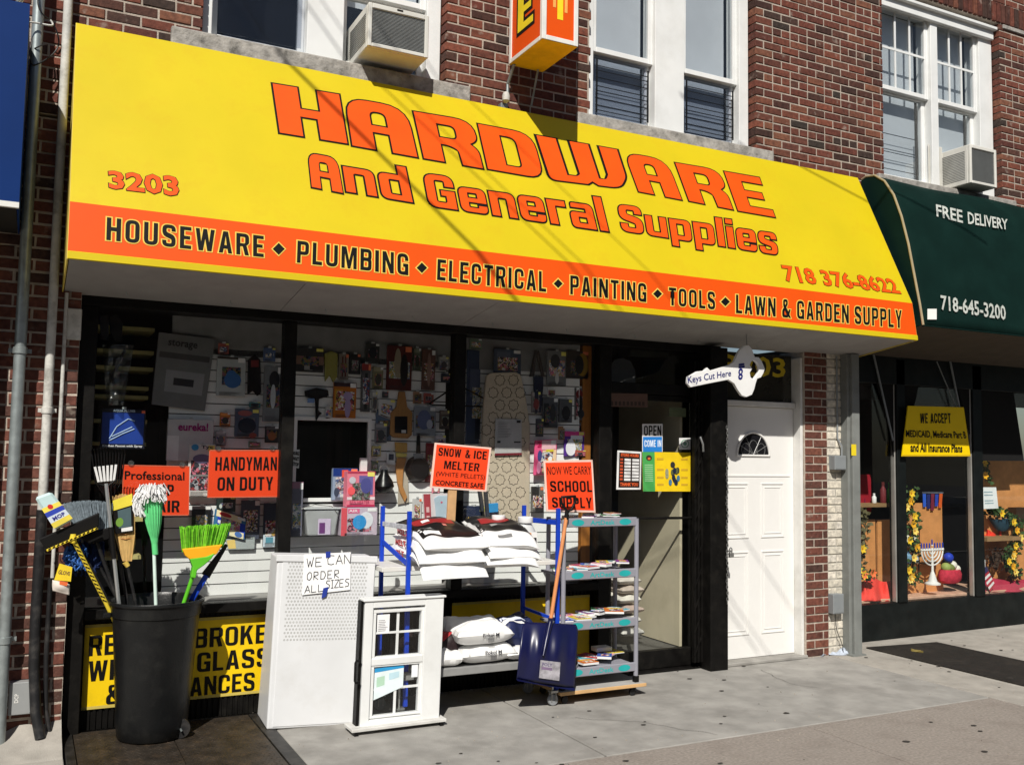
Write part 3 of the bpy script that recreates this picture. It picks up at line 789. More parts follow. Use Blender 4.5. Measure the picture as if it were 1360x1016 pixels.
# projecting head moulding of the third window
hd = MB(); x0, x1, z0, z1 = U['c']
hd.box(x0 + 0.004, x1 - 0.004, 0.005, 0.085, z1 - 0.03, z1 + 0.004); hd.box(x0 + 0.004, x1 - 0.015, 0.045, 0.085, z1 - 0.12, z1 - 0.031)
hd.build('head_moulding', M_vinylwhite, w3, bevel=0.005)

# ------------------------------------------------------------------ air conditioners
M_acw = mat('ac_cream_plastic', (0.66, 0.65, 0.60), 0.5, var=0.06, scale=5, dirt=(0.42, 0.4, 0.34), dirt_amt=0.4)
M_acg = mat('ac_grille_grey', (0.20, 0.205, 0.20), 0.5, 0.3, var=0.25, scale=25)
def aircon(lab, x0, x1, z0, z1, yf, yb, side_slats=True):
    t = thing('air_conditioner', lab, 'air conditioner', ((x0 + x1) / 2, yf, z0))
    b = MB(); fr = 0.028
    b.box(x0, x1, yf + 0.03, yb, z0, z1)
    b.build('cabinet', M_acw, t, bevel=0.006)
    f = MB(); f.box(x0, x0 + fr, yf, yf + 0.03, z0, z1); f.box(x1 - fr, x1, yf, yf + 0.03, z0, z1)
    f.box(x0 + fr, x1 - fr, yf, yf + 0.03, z0, z0 + fr); f.box(x0 + fr, x1 - fr, yf, yf + 0.03, z1 - fr * 1.3, z1)
    f.build('front_frame', M_acw, t, bevel=0.005)
    g = MB(); g.box(x0 + fr, x1 - fr, yf + 0.022, yf + 0.029, z0 + fr, z1 - fr * 1.3); g.build('grille', M_acg, t)
    g = MB(); z = z0 + fr + 0.004
    while z < z1 - fr * 1.3 - 0.004:
        g.box(x0 + fr, x1 - fr, yf + 0.012, yf + 0.022, z, z + 0.003); z += 0.0095
    g.build('grille_fin', mat('ac_fin', (0.36, 0.37, 0.36), 0.45, 0.4), t, kind='stuff')
    if side_slats:
        s = MB(); z = z0 + 0.05
        while z < z1 - 0.05:
            s.box(x0 - 0.003, x0, yf + 0.06, yb - 0.1, z, z + 0.005); z += 0.016
        s.build('side_louvre', M_acg, t, kind='stuff')
    return t
ya = -0.26
pa, pb = at(490, 90, ya), at(562, 90, ya)
ac1 = aircon('cream air conditioner hanging out of the window above the left of the yellow awning', 1.93, 2.37, at(495, 62, ya).z, at(488, 2, ya).z, ya, 0.25)
bdg = sub_quad(rect(1.93, 2.37, at(495, 62, ya).z, at(488, 2, ya).z, ya), 0.46, 0.02, 0.56, 0.06)
quad(bdg, M_blk, ac1, 'badge')
yb_ = -0.20
ac2 = aircon('smaller white air conditioner in the window above the green awning', at(1289, 225, yb_).x, at(1324, 225, yb_).x, at(1305, 246, yb_).z, at(1300, 194, yb_).z, yb_, 0.3)
pn = MB(); xx = at(1289, 225, yb_).x
for i in range(9): pn.box(xx - 0.19 + i * 0.02, xx - 0.178 + i * 0.02, 0.105, 0.118, 4.445, 4.84)
pn.box(xx - 0.20, xx, 0.118, 0.124, 4.44, 4.85)
pn.build('side_curtain', M_acw, ac2)
ax = MB(); ax.box(2.50, 2.515, -0.05, 0.08, 4.47, 4.53)

# ================================================================== YELLOW AWNING
AX0, AX1 = 0.150, 6.745
YT, YF, YB = -0.06, -0.60, -0.65
ZT = (at(100, 30, YT).z + at(1130, 235, YT).z) / 2
ZF = (at(96, 265, YF).z + at(1213, 405, YF).z) / 2
ZBt = (at(90, 343, YB).z + at(1220, 453, YB).z) / 2
aw = thing('awning', 'long yellow and orange shop awning reading HARDWARE And General Supplies', 'awning', (3.4, -0.3, ZBt))
M_yside = mat('awning_side_yellow', srgb(214, 190, 90), 0.6, var=0.12, scale=4, dirt=srgb(150, 135, 80), dirt_amt=0.5)
AXT1 = AX1 - 0.05
YBm = YF + (YB - YF) * (ZF - ZBt - 0.045) / (ZF - ZBt)
mb = MB(); mb.prism([(AX0, YT, ZT), (AXT1, YT, ZT), (AX1, YF, ZF), (AX0, YF, ZF)], (0, 0.012, -0.008)); mb.build('yellow_panel', M_yel, aw)
mb = MB(); mb.prism([(AX0, YF - .001, ZF), (AX1, YF - .001, ZF), (AX1, YBm, ZBt + 0.045), (AX0, YBm, ZBt + 0.045)], (0, 0.012, 0)); mb.build('orange_band', M_org, aw)
mb = MB(); mb.prism([(AX0, YB - .004, ZBt + 0.045), (AX1, YB - .004, ZBt + 0.045), (AX1, YB - .008, ZBt), (AX0, YB - .008, ZBt)], (0, 0.02, 0)); mb.build('bottom_trim', M_yel, aw, bevel=0.003)
ZS = 2.645
for xx, d, nm in ((AX0 - 0.003, 0.008, 'side_panel'), (AX1 - 0.006, 0.008, 'side_panel')):
    mb = MB(); tt = -0.05 if xx > 3 else 0
    mb.prism([(xx + tt, -0.005, ZT - .01), (xx + tt, YT + .001, ZT), (xx, YF, ZF), (xx, YB, ZBt), (xx, -0.005, ZS)], (d, 0, 0)); mb.build(nm, M_yside, aw)
sf = thing('soffit', 'grey panelled soffit under the long yellow awning', 'soffit', (3.4, -0.3, 2.7))
n = 5
for i in range(n):
    a = AX0 + 0.01 + (AX1 - AX0 - 0.02) * i / n; b = AX0 + 0.01 + (AX1 - AX0 - 0.02) * (i + 1) / n - 0.004
    MB().prism([(a, YB + 0.022, ZBt + .004), (b, YB + 0.022, ZBt + .004), (b, 0.06, ZS), (a, 0.06, ZS)], (0, 0, 0.012)).build('soffit_panel', M_soffit, sf)
MB().prism([(AX0 + .01, YB + .014, ZBt + .006), (AX1 - .01, YB + .014, ZBt + .006), (AX1 - .01, YB + .034, ZBt - .006), (AX0 + .01, YB + .034, ZBt - .006)], (0, 0, .006)).build('edge_strip', M_soffit, sf)
pe = thing('hook_row', 'row of small metal hooks along the back edge of the grey soffit', 'hooks', (3.4, 0, 2.6))
for i in range(9):
    x = 0.5 + i * 0.62; z = ZS + (ZBt - ZS) * (0.16 / 0.65) - 0.002
    MB().tube([(x, -0.10, z), (x, -0.10, z - 0.018), (x + .008, -0.10, z - 0.026), (x + .014, -0.10, z - 0.018)], 0.0022, 6).build('hook', M_steel, pe)

# plane of the yellow panel
P0 = Vector((AX0, YT, ZT)); UX = Vector((1, 0, 0)); UV = (Vector((AX0, YF, ZF)) - P0)
NP = UX.cross(UV).normalized(); NP = -NP if NP.y > 0 else NP
P1 = Vector((AX0, YF, ZF)); UB = Vector((AX0, YB, ZBt)) - P1; NB = UX.cross(UB).normalized(); NB = -NB if NB.y > 0 else NB
yp = lambda x, y: on_plane(x, y, P0, NP)
ob = lambda x, y: on_plane(x, y, P1, NB)

# custom wide letters of the headline
def G_H(): return [[(0, 0), (.34, 0), (.34, .40), (.60, .40), (.60, 0), (1, 0), (1, 1), (.66, 1), (.66, .56), (.36, .56), (.36, 1), (0, 1)]]
def G_A(): return [[(0, 0), (.35, 0), (.35, .36), (.62, .36), (.62, 0), (1, 0), (1, 1, .42), (0, 1, .34)],
                   [(.35, .50), (.62, .50), (.62, .80, .12), (.35, .80, .12)]]
def G_R(): return [[(0, 0), (.34, 0), (.34, .38), (.50, .38, .1), (.64, .30, .08), (.66, 0), (1, 0), (.99, .37, .1), (.86, .48), (1, .58, .1), (1, 1, .34), (0, 1)],
                   [(.34, .52), (.66, .52, .1), (.66, .82, .12), (.34, .82)]]
def G_D(): return [[(0, 0), (1, 0, .3), (1, 1, .36), (0, 1)], [(.35, .15), (.65, .15, .1), (.65, .83, .16), (.35, .83)]]
def G_W(): return [[(.10, 0), (.46, 0), (.53, .08), (.60, 0), (.88, 0, .14), (1, .30, .1), (1, 1), (.77, 1), (.77, .30), (.72, .15, .07), (.63, .17), (.63, 1), (.40, 1), (.40, .22), (.36, .15, .05), (.23, .15), (.23, 1), (0, 1), (0, .10), (.02, 0, .06)]]
def G_E(): return [[(0, 0), (1, 0), (1, .17), (.38, .17), (.38, .42), (.86, .42), (.86, .58), (.38, .58), (.38, .82), (.96, .82), (.96, 1), (0, 1)]]
def sign_letter(outl, c, parent, off=0.03):
    o2 = outl
    me = glyph_mesh(o2, off); map_mesh(me, (0, 1, 0, 1), c, 0.0025); link('lettering_outline', me, M_blk, parent)
    me = glyph_mesh(o2, 0); map_mesh(me, (0, 1, 0, 1), c, 0.0045); link('lettering', me, M_orgl, parent)
HL = [(G_H, (362, 112), (450, 126.5), (461, 191.5), (371.5, 177)), (G_A, (458, 130), (539, 144.5), (554, 209.5), (468, 194)),
      (G_R, (549, 149), (627, 162), (641, 224.5), (563, 211)), (G_D, (634.5, 165.5), (706, 179), (722, 238), (648, 225)),
      (G_W, (712, 180.5), (819, 199.5), (836, 252), (731, 239)), (G_A, (829, 203.5), (885, 213.5), (905, 266), (848, 255)),
      (G_R, (896.5, 217), (955, 227), (973, 279), (915, 267.5)), (G_E, (961.5, 228.5), (1010, 237), (1029, 289), (980, 280.5))]
for g, a, b, c, d in HL: sign_letter(g(), [yp(*a), yp(*b), yp(*c), yp(*d)], aw)
def AT(s, tl, tr, br, bl, f=yp, **k): return text(s, [f(*tl), f(*tr), f(*br), f(*bl)], k.pop('m', M_orgl), aw, **k)
kw = dict(bold=0.028, outline=M_blk, ow=0.022, lift=0.0025)
# And General Supplies: rounded condensed capitals and lower case
sign_letter([[(0, 0), (.30, 0), (.30, .36), (.66, .36), (.66, 0), (1, 0), (1, 1, .34), (0, 1, .3)], [(.32, .5), (.64, .5), (.64, .8, .12), (.32, .8, .12)]],
            [yp(409, 204), yp(447, 211), yp(455, 257), yp(414, 249)], aw, off=0.045)
kl = dict(outline=M_blk, ow=0.045, asp=.72, gap=.125, f=yp, lift=0.0025)
block('nd', [(453, 209), (538, 223), (548, 269.5), (460, 255)], M_orgl, aw, **kl)
block('General', [(562, 231), (797, 263), (808, 308), (570, 274)], M_orgl, aw, **kl)
block('Supplies', [(820, 272), (1028, 300), (1033, 339), (826, 307)], M_orgl, aw, **kl)
AT('3203', (143, 227), (236, 235), (238, 262), (145, 251), **kw)
AT('718 376-8622', (1037, 352), (1186, 371), (1197, 391), (1043, 374), bold=0.02, outline=M_blk, ow=0.02, lift=0.0025)
M_pale = mat('pale_yellow_outline', srgb(235, 200, 90), 0.5)
kb = dict(f=ob, outline=M_pale, ow=0.05, lift=0.0025, asp=.52, gap=.17)
def AB(w_, *c): block(w_, list(c), M_blk, aw, **kb)
AB('HOUSEWARE', (142, 289), (350, 314), (350, 342), (141, 319))
AB('PLUMBING', (395, 320), (542, 338), (542, 366), (394, 349))
AB('ELECTRICAL', (581, 344.5), (725, 361.5), (725, 388), (580, 372))
AB('PAINTING', (757, 366), (858, 377), (858, 401.5), (757, 391))
AB('TOOLS', (888, 382), (949, 388), (949.5, 411.5), (888, 405.5))
AB('LAWN & GARDEN SUPPLY', (977, 391.5), (1197, 412.5), (1197.5, 436), (977, 416))
for cx, cy, r in ((370, 331, 8), (560, 356, 7), (741, 377, 6), (873, 390.5, 6), (963, 401, 6)):
    quad([ob(cx, cy - r - 2), ob(cx + r + 2, cy), ob(cx, cy + r + 2), ob(cx - r - 2, cy)], M_pale, aw, 'diamond_outline', 0.0025)
    quad([ob(cx, cy - r), ob(cx + r, cy), ob(cx, cy + r), ob(cx - r, cy)], M_blk, aw, 'diamond', 0.004)

# ================================================================== PROJECTING BOX SIGN
M_ysg = mat('sign_box_yellow', srgb(225, 190, 30), 0.5, var=0.08, dirt=srgb(130, 110, 30), dirt_amt=0.4)
M_wfr = mat('sign_frame_white', (0.78, 0.77, 0.73), 0.45, var=0.06, dirt=(0.4, 0.38, 0.34), dirt_amt=0.3)
sx0, sx1 = at(720, 52, -0.62).x, at(768, 63, -0.62).x
sz0 = at(744, 57, -0.62).z; sy0, sy1 = -0.62, -0.10; sz1 = 6.3
sb = thing('box_sign', 'orange and white light box sign jutting from the brick wall above the awning', 'sign', ((sx0 + sx1) / 2, 0, sz0))
MB().box(sx0 + .008, sx1 - .008, sy0 + .008, sy1, sz0 + .008, sz1).build('orange_panel', M_org, sb)
MB().box(sx0 + .002, sx1 - .002, sy0 + .002, sy1, sz0 - .001, sz0 + .007).build('base_panel', M_ysg, sb, bevel=0.002)
fw = 0.035
f = MB()
for x in (sx0, sx1 - fw):
    for y in (sy0, sy1 - fw): f.box(x, x + fw, y, y + fw, sz0, sz1)
f.box(sx0 + fw, sx1 - fw, sy0, sy0 + 0.02, sz0, sz0 + fw); f.box(sx0, sx0 + .02, sy0 + fw, sy1 - fw, sz0, sz0 + fw); f.box(sx1 - .02, sx1, sy0 + fw, sy1 - fw, sz0, sz0 + fw)
f.build('frame', M_wfr, sb, bevel=0.003)
# letter E on the side facing the street corner, stripes on the end
def side(y0, y1, z0, z1): return [Vector((sx0 + .008, y1, z1)), Vector((sx0 + .008, y0, z1)), Vector((sx0 + .008, y0, z0)), Vector((sx0 + .008, y1, z0))]
M_ylt = mat('letter_yellow', srgb(240, 215, 40), 0.5)
E_ = G_E()
for o_, m_, l_, cc in ((0.09, M_blk, .0015, 0), (0.0, M_ylt, .003, 0)):
    me = glyph_mesh(E_, o_); map_mesh(me, (0, 1, 0, 1), side(sy0 + .15, sy1 - .13, 4.80, 5.10), l_); link('lettering', me, m_, sb)
for q, a, b, zb in ((0, .30, .38, 4.86), (1, .42, .58, 4.78), (2, .62, .70, 4.84)):
    xx0 = sx0 + (sx1 - sx0) * a; xx1 = sx0 + (sx1 - sx0) * b
    quad(rect(xx0, xx1, zb, sz1, sy0 + .008), M_ylt if q == 1 else mat('stripe_peach', srgb(240, 175, 90), 0.5), sb, 'stripe', 0.0015)
br = MB(); br.tube([((sx0 + sx1) / 2, sy1, sz0 + .2), ((sx0 + sx1) / 2, 0.01, sz0 + .2)], 0.02); br.build('wall_arm', M_steel, sb)
b2 = MB(); b2.tube([(sx0 + .03, sy1 - .03, sz0), (sx0 + .03, -0.03, sz0 - .12), (sx0 + .03, -0.03, sz0 - .2)], 0.012); b2.build('bracket', M_steel, sb)
b2 = MB(); b2.tube([(sx1 - .06, sy1 - .03, sz0), (sx1 - .06, -0.03, sz0 - .25)], 0.008); b2.build('bracket', M_steel, sb)
pf = thing('flood_light', 'small white metal lamp fitting on the bricks beneath the box sign', 'lamp', at(672, 140, -0.05))
p = at(672, 128, -0.07)
MB().lathe([(.012, -.05), (.028, -.035), (.03, 0), (.022, .025), (.004, .035)], p, 12).build('lamp_head', M_pipewhite, pf, smooth=True)
MB().box(p.x - .03, p.x + .03, -0.05, 0.005, p.z - .10, p.z - .045).build('mount', M_steel, pf, bevel=.004)

# ================================================================== GREEN AWNING (pharmacy)
M_grn = mat('green_canvas', (0.003, 0.016, 0.013), 0.85, var=0.15, scale=4, bump=0.3, bscale=300, dirt=(0.008, 0.026, 0.022), dirt_amt=0.25, dirt_scale=2, spec=.08)
M_pip = mat('tan_piping', (0.34, 0.28, 0.17), 0.7)
GX0, GX1 = 6.80, 12.4
gY0, gYB = 0.0, -0.66
gz_b = (at(1225, 432, gYB).z + at(1360, 447, gYB).z) / 2
# profile measured on the front: scooped top, rounded shoulder, flat face
prof = [(-0.01, 4.30), (-0.06, 4.315), (-0.16, 4.30), (-0.27, 4.22), (-0.37, 4.07), (-0.45, 3.86), (-0.52, 3.60), (-0.58, 3.3), (-0.63, 3.05), (gYB, gz_b)]
pz = at(1213, 222, -0.1).z
ga = thing('awning', 'dark green fabric awning reading FREE DELIVERY over the pharmacy window', 'awning', (9, -0.3, gz_b))
def scal(x): return 0.035 * abs(math.sin((x - GX0) * 2.1)) 
def gfn(u, v):
    x = GX0 + (GX1 - GX0) * u; k = v * (len(prof) - 1); i = min(int(k), len(prof) - 2); t = k - i
    y = prof[i][0] * (1 - t) + prof[i + 1][0] * t; z = prof[i][1] * (1 - t) + prof[i + 1][1] * t
    s_ = math.sin(math.pi * v)
    return (x, y + 0.010 * s_ * math.cos((x - GX0) * 4.2), z - (1 - v) * 0.03 * (1 - math.cos((x - GX0) * 4.2)) * .5)
MB().grid(gfn, 60, 18).build('canopy', M_grn, ga, smooth=True, solid=0.006)
MB().prism([(GX0 - .004, y, z) for y, z in prof] + [(GX0 - .004, -0.01, gz_b)], (0.008, 0, 0)).build('side_panel', M_grn, ga)
MB().tube([(GX0, y - .004, z + .004) for y, z in prof], 0.011, 8).build('piping', M_pip, ga, smooth=True)
MB().tube([(GX0, gYB, gz_b), (GX1, gYB, gz_b)], 0.006, 6).build('bottom_bar', M_grn, ga)
def gy(z):
    for (y0, z0), (y1, z1) in zip(prof[1:], prof[2:]):
        if z <= z0 and z >= z1: return y0 + (y1 - y0) * (z0 - z) / (z0 - z1)
    return gYB
def gp(x, y):
    Y = -0.5
    for _ in range(12): Y = gy(at(x, y, Y).z)
    return at(x, y, Y)
M_aw_l = mat('awning_letter_white', (0.50, 0.52, 0.48), 0.7, dirt=(.1, .14, .12), dirt_amt=.7, dirt_scale=40)
def GT(s, tl, tr, br, bl, bold=0.01):
    o = text(s, [gp(*tl), gp(*tr), gp(*br), gp(*bl)], M_aw_l, ga, bold=bold, lift=0)
    bm = bmesh.new(); bm.from_mesh(o.data)
    for v in bm.verts: v.co.y = gy(v.co.z) - 0.016
    bm.to_mesh(o.data); bm.free()
GT('FREE', (1241, 272), (1276, 280), (1277, 297), (1242, 288), 0.02)
GT('DELIVERY', (1283, 282), (1336, 292), (1337, 306), (1284, 298), 0.02)
GT('718-645-3200', (1247, 392), (1333, 406), (1334, 426), (1248, 412), 0.02)
quad([gp(1230, 411), gp(1242, 411), gp(1242, 425), gp(1230, 425)], M_wfr, ga, 'sticker', 0.016, thick=0.003)
gs = thing('soffit', 'brownish soffit under the dark green pharmacy awning', 'soffit', (9, -0.3, gz_b))
MB().prism([(GX0 + .01, gYB + .02, gz_b + .004), (GX1, gYB + .02, gz_b + .004), (GX1, 0.40, 2.70), (GX0 + .01, 0.40, 2.70)], (0, 0, .012)).build('soffit_panel', mat('soffit_brown', (0.07, 0.055, 0.04), 0.8), gs)

# ================================================================== BLUE AWNING (left neighbour)
M_blu = mat('blue_vinyl', srgb(10, 46, 104), 0.6, spec=.12, var=0.08, scale=3, dirt=srgb(20, 50, 100), dirt_amt=0.3)
bY, bTY = -0.72, -0.68
bx1 = at(32, 150, bY).x
bzt, bzb = at(30, 8, bTY).z, at(20, 276, bY).z
ba = thing('awning', 'plain blue awning of the next shop at the far left edge', 'awning', (-1.5, -0.4, bzb))
MB().box(-4.5, bx1, bY, bY + .02, bzb + .03, bzt).build('front_panel', M_blu, ba)
MB().box(-4.5, bx1, bY - .006, bY + .02, bzb, bzb + .029).build('bottom_trim', M_wfr, ba)
MB().prism([(bx1 - .01, bY + .021, bzb), (bx1 - .01, bY + .021, bzt), (bx1 - .01, -0.02, bzt), (bx1 - .01, -0.02, bzb)], (0.009, 0, 0)).build('side_panel', M_blu, ba)
MB().box(-4.5, bx1 - .012, bY + .021, -0.02, bzt - .012, bzt - .001).build('top_panel', M_blu, ba)
MB().box(-4.5, bx1 - .012, bY + .021, -0.02, bzb + .002, bzb + .010).build('soffit_panel', M_dark, ba)

# ================================================================== LEFT PIER, PIPES, METER BOX
lp = thing('brick_pier', 'narrow red brick pier behind the pipes at the left end of the shop', 'wall', (0.1, 0, 0))
place_bricks(lay(-0.42, 0.262, 0.0, 3.70, M_brick_d, header_every=0, jit=.004), lp)
MB().box(-0.42, 0.258, 0.0055, 0.30, -0.02, 3.70).build('mortar_bed', M_mortar_d, lp)
nb = thing('neighbour_shopfront', 'dark shuttered front of the next shop at the left edge', 'shopfront', (-2, 0, 0))
MB().box(-5, -0.43, -0.02, 0.3, -0.02, 3.9).build('dark_wall', mat('neighbour_dark', (0.02, 0.02, 0.022), 0.7), nb)
MB().box(-2.3, -0.2, -0.14, -0.03, 1.2, 2.55).build('grey_panel', mat('neighbour_grey', (0.10, 0.11, 0.13), 0.6), nb)
def pipe(lab, pts, r, m, clamps=(), rm=None, cat='pipe'):
    t = thing('pipe', lab, cat, pts[0])
    MB().tube(pts, r, 16).build('pipe_run', m, t, smooth=True)
    for (x, y, z) in clamps:
        MB().lathe([(r * 1.02, -.02), (r * 1.22, -.018), (r * 1.22, .018), (r * 1.02, .02)], (x, y, z), 16).build('coupling', rm or m, t, smooth=True)
        MB().box(x - r * 1.9, x + r * 1.9, y + r * .6, y + r * 1.0, z - .012, z + .012).build('strap', rm or m, t)
    return t
py_ = -0.10
xb = at(14, 700, py_).x
pipe('thick galvanised conduit running up past the blue awning', [(xb, py_, 0.02), (xb, py_, 5.4)], 0.032, M_steel, [(xb, py_, 2.27), (xb, py_, 0.62)])
xc = at(62, 560, -0.06).x
pipe('cream painted pipe beside the left end of the yellow awning', [(xc, -0.06, 1.35), (xc, -0.06, 5.4)], 0.026, M_pipewhite, [(xc, -0.06, 1.93)])
M_hose = mat('black_hose_rubber', (0.016, 0.016, 0.017), 0.45, var=0.3, scale=10, dirt=(0.1, 0.09, 0.08), dirt_amt=0.5, dirt_scale=10)
pipe('thick black drain pipe bending outward at the foot of the brick pier', [(xc, -0.06, 1.35), (xc - .005, -0.065, .7), (xc + .0, -0.07, .45), (xc + .02, -0.10, .2), (xc + .05, -0.14, .06)], [0.030, .03, .03, .03, .028], M_hose)
xd = at(80, 560, -0.02).x
pipe('thin pale pipe hugging the edge of the shop frame', [(xd, -0.025, .95), (xd, -0.025, 2.64)], 0.011, M_pipewhite)
pipe('thin black cable conduit next to the black drain pipe', [(xd - .01, -0.03, .95), (xd - .012, -0.04, .5), (xd, -0.05, .2), (xd + .03, -0.08, .05)], 0.014, M_hose)
def cable(lab, pts, r=0.005, m=None):
    # smooth the run
    P = [Vector(p) for p in pts]
    for _ in range(3):
        Q = [P[0]]
        for a, b in zip(P, P[1:]): Q += [a * .75 + b * .25, a * .25 + b * .75]
        P = Q + [P[-1]]
    return tag(MB().tube(P, r, 6).build('cable', m or M_hose, smooth=True), lab, 'cable')
cable('black cable looping between the two pipes beside the blue awning', [at(60, -30, -.08), at(48, 0, -.16), at(55, 20, -.16), at(70, 28, -.1), at(80, 55, -.08), at(74, 70, -.08), at(58, 82, -.12), at(40, 90, -.14), at(40, 60, -.12), at(52, 30, -.12)], 0.0045)
cable('white cable crossing in front of the galvanised conduit', [at(20, 29, -.2), at(45, 30, -.16), at(68, 35, -.16), at(71, 33, -.15), at(67, 27, -.15)], 0.0055, M_pipewhite)
for k in range(4):
    cable(['bundle of pale cables bunched above the blue awning', 'second pale cable in the bunch above the blue awning', 'lowest pale cable drooping above the blue awning', 'pale cable curling up behind the blue awning'][k],
          [at(-10, 2 + k * 3, -.5), at(8, 6 + k * 2, -.45), at(22, 4 + k * 2, -.4), at(32, -6 + k * 2, -.35), at(36, -20, -.3)], 0.006, M_pipewhite if k % 2 else M_steel)
cable('thin black strap tied round the galvanised conduit', [at(50, 62, -.06), at(44, 66, -.14), at(56, 60, -.145), at(63, 60, -.06)], 0.004)
bx = thing('meter_box', 'grey DCP box screwed to the bricks low on the left pier', 'utility box', at(28, 928, -0.03))
q = prect(11, 906, 43, 949, -0.07)
mb = MB(); mb.box(q[0].x, q[1].x, -0.07, 0.0, q[2].z, q[0].z); mb.build('enclosure', mat('utility_grey', (0.30, 0.31, 0.31), 0.55, 0.1, var=.08, dirt=(.15, .15, .14), dirt_amt=.3), bx, bevel=0.004)
text('DCP', [bil(q, .25, .62), bil(q, .25, .34), bil(q, .42, .34), bil(q, .42, .62)], M_wfr, bx, bold=.02, lift=.002)
for u_, v_ in ((.08, .08), (.92, .92)):
    pp = bil(q, u_, v_); MB().lathe([(.004, 0), (.004, .003), (.001, .004)], pp, 8, axis='Y').build('screw', M_steel, bx)

# ================================================================== HARDWARE SHOPFRONT
YG = 0.12
zt = at(380, 427, YG).z                      # top of the glass
zb = 0.735                                   # window board
x_l, m1a, m1b, m2a, m2b, jw, jb0, jb1 = 0.36, 1.515, 1.598, 2.765, 2.852, 3.93, 4.01, 4.12
shop = thing('shopfront', 'black framed display windows of the hardware shop under the yellow awning', 'shopfront', (2.2, 0.1, 0))
def frame(x0, x1, z0, z1, y0=0.07, y1=0.17, nm='frame_bar', m=None): return MB().box(x0, x1, y0, y1, z0, z1).build(nm, m or M_blackmetal, shop, bevel=0.004)
frame(0.262, x_l, 0, zt); frame(m1a, m1b, zb, zt); frame(m2a, m2b, zb, zt); frame(jb0, jb1, 0, zt)
frame(0.262, 5.20, zt, 2.72, 0.05, 0.25, 'header')
frame(0.165, 0.262, 2.36, 2.55, -0.02, 0.02, 'junction_cover', M_pipewhite)
frame(x_l, jb0, zb - 0.06, zb, 0.06, 0.18, 'window_board')
for a, b in ((x_l, m1a), (m1b, m2a), (m2b, jb0)):
    MB().box(a + .002, b - .002, YG - .003, YG + .003, zb + .001, zt - .001).build('glass_pane', M_glass, shop)
# ribbed black stall riser
MB().box(x_l, jb0, 0.165, 0.22, 0.0, zb - .06).build('stall_riser', M_blackmetal, shop)
rb = MB(); x = x_l + .01
while x < jb0 - .02: rb.box(x, x + .017, 0.155, 0.165, 0.0, zb - .062); x += 0.034
rb.build('riser_rib', M_blackmetal, shop, kind='stuff')
# interior shell of the shop
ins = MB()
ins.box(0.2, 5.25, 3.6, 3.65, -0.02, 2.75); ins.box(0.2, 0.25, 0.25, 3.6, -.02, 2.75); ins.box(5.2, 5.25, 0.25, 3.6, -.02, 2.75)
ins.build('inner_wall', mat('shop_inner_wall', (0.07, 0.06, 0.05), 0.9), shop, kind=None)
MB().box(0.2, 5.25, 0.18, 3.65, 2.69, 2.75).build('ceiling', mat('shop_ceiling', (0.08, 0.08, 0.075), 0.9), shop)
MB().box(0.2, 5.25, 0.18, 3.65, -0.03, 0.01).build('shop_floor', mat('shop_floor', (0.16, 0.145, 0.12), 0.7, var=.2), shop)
MB().box(x_l, jb0, 0.221, 0.62, zb - .05, zb - .002).build('display_shelf', mat('display_board', (0.30, 0.29, 0.28), .6), shop)

# slatted display walls
YS = 0.42
def slatwall(lab, x0, x1, z0, z1, y0, y1, hole=None):
    t = thing('slat_wall', lab, 'display wall', ((x0 + x1) / 2, y0, z0))
    d = Vector((x1 - x0, y1 - y0, 0)); L = d.length; d.normalize(); nn = Vector((-d.y, d.x, 0)); 
    def pl(a, b, za, zb_, ya, yb): 
        o = Vector((x0, y0, 0)); pts = []
        for z in (za, zb_):
            for s_, t_ in ((a, ya), (b, ya), (b, yb), (a, yb)): pts.append(o + d * s_ + nn * t_ + Vector((0, 0, z)))
        return pts
    def spans(za, zb_):
        if hole and za < hole[3] and zb_ > hole[2]: return [(0, hole[0] - x0), (hole[1] - x0, L)]
        return [(0, L)]
    P = 0.0762; z = z0; protos = {}
    while z < z1 - 0.02:
        for a, b in spans(z, z + P):
            if b - a < .01: continue
            key = (round(a, 3), round(b, 3))
            if key not in protos:
                m = MB(); m.hexa([Vector(p) for p in pl(a, b, 0, P - 0.0075, 0, 0.012)]); me = m.mesh('slat'); me.materials.append(M_slat); protos[key] = me
            o = bpy.data.objects.new('slat', protos[key]); COL.objects.link(o); o.location = (0, 0, z); adopt(o, t)
        z += P
    bk = MB()
    if hole:
        bk.hexa(pl(0, hole[0] - x0, z0, z1, .0125, .03)); bk.hexa(pl(hole[1] - x0, L, z0, z1, .0125, .03))
        bk.hexa(pl(hole[0] - x0, hole[1] - x0, z0, hole[2], .0125, .03)); bk.hexa(pl(hole[0] - x0, hole[1] - x0, hole[3], z1, .0125, .03))
    else: bk.hexa(pl(0, L, z0, z1, .0125, .03))
    bk.build('backing', mat('slat_groove', (0.05, 0.05, 0.05), .9), t)
    return t
xs0 = at(222, 600, YS).x
slatwall('white slatted display wall inside the left shop window', xs0, 1.62, zb, 2.36, YS, YS)
hx0, hx1, hz0, hz1 = at(393, 610, YS).x, at(487, 610, YS).x, at(440, 661, YS).z, at(440, 559, YS).z
slatwall('white slatted display wall with a dark square opening, middle window', 1.66, 2.84, zb, 2.36, YS, YS, hole=(hx0, hx1, hz0, hz1))
slatwall('white slatted display wall set at an angle in the right shop window', 2.90, 3.90, zb, 2.36, 0.40, 0.20)
for (a, b, ya, yb) in ((xs0, 2.88, YS, YS), (2.89, 3.90, .40, .20)):
    MB().prism([(a, ya, 2.362), (b, yb, 2.362), (b, yb + .03, 2.362), (a, ya + .03, 2.362)], (0, 0, .33)).build('fascia_board', mat('fascia_grey', (.26, .26, .26), .7), shop)
f = MB(); t_ = 0.028
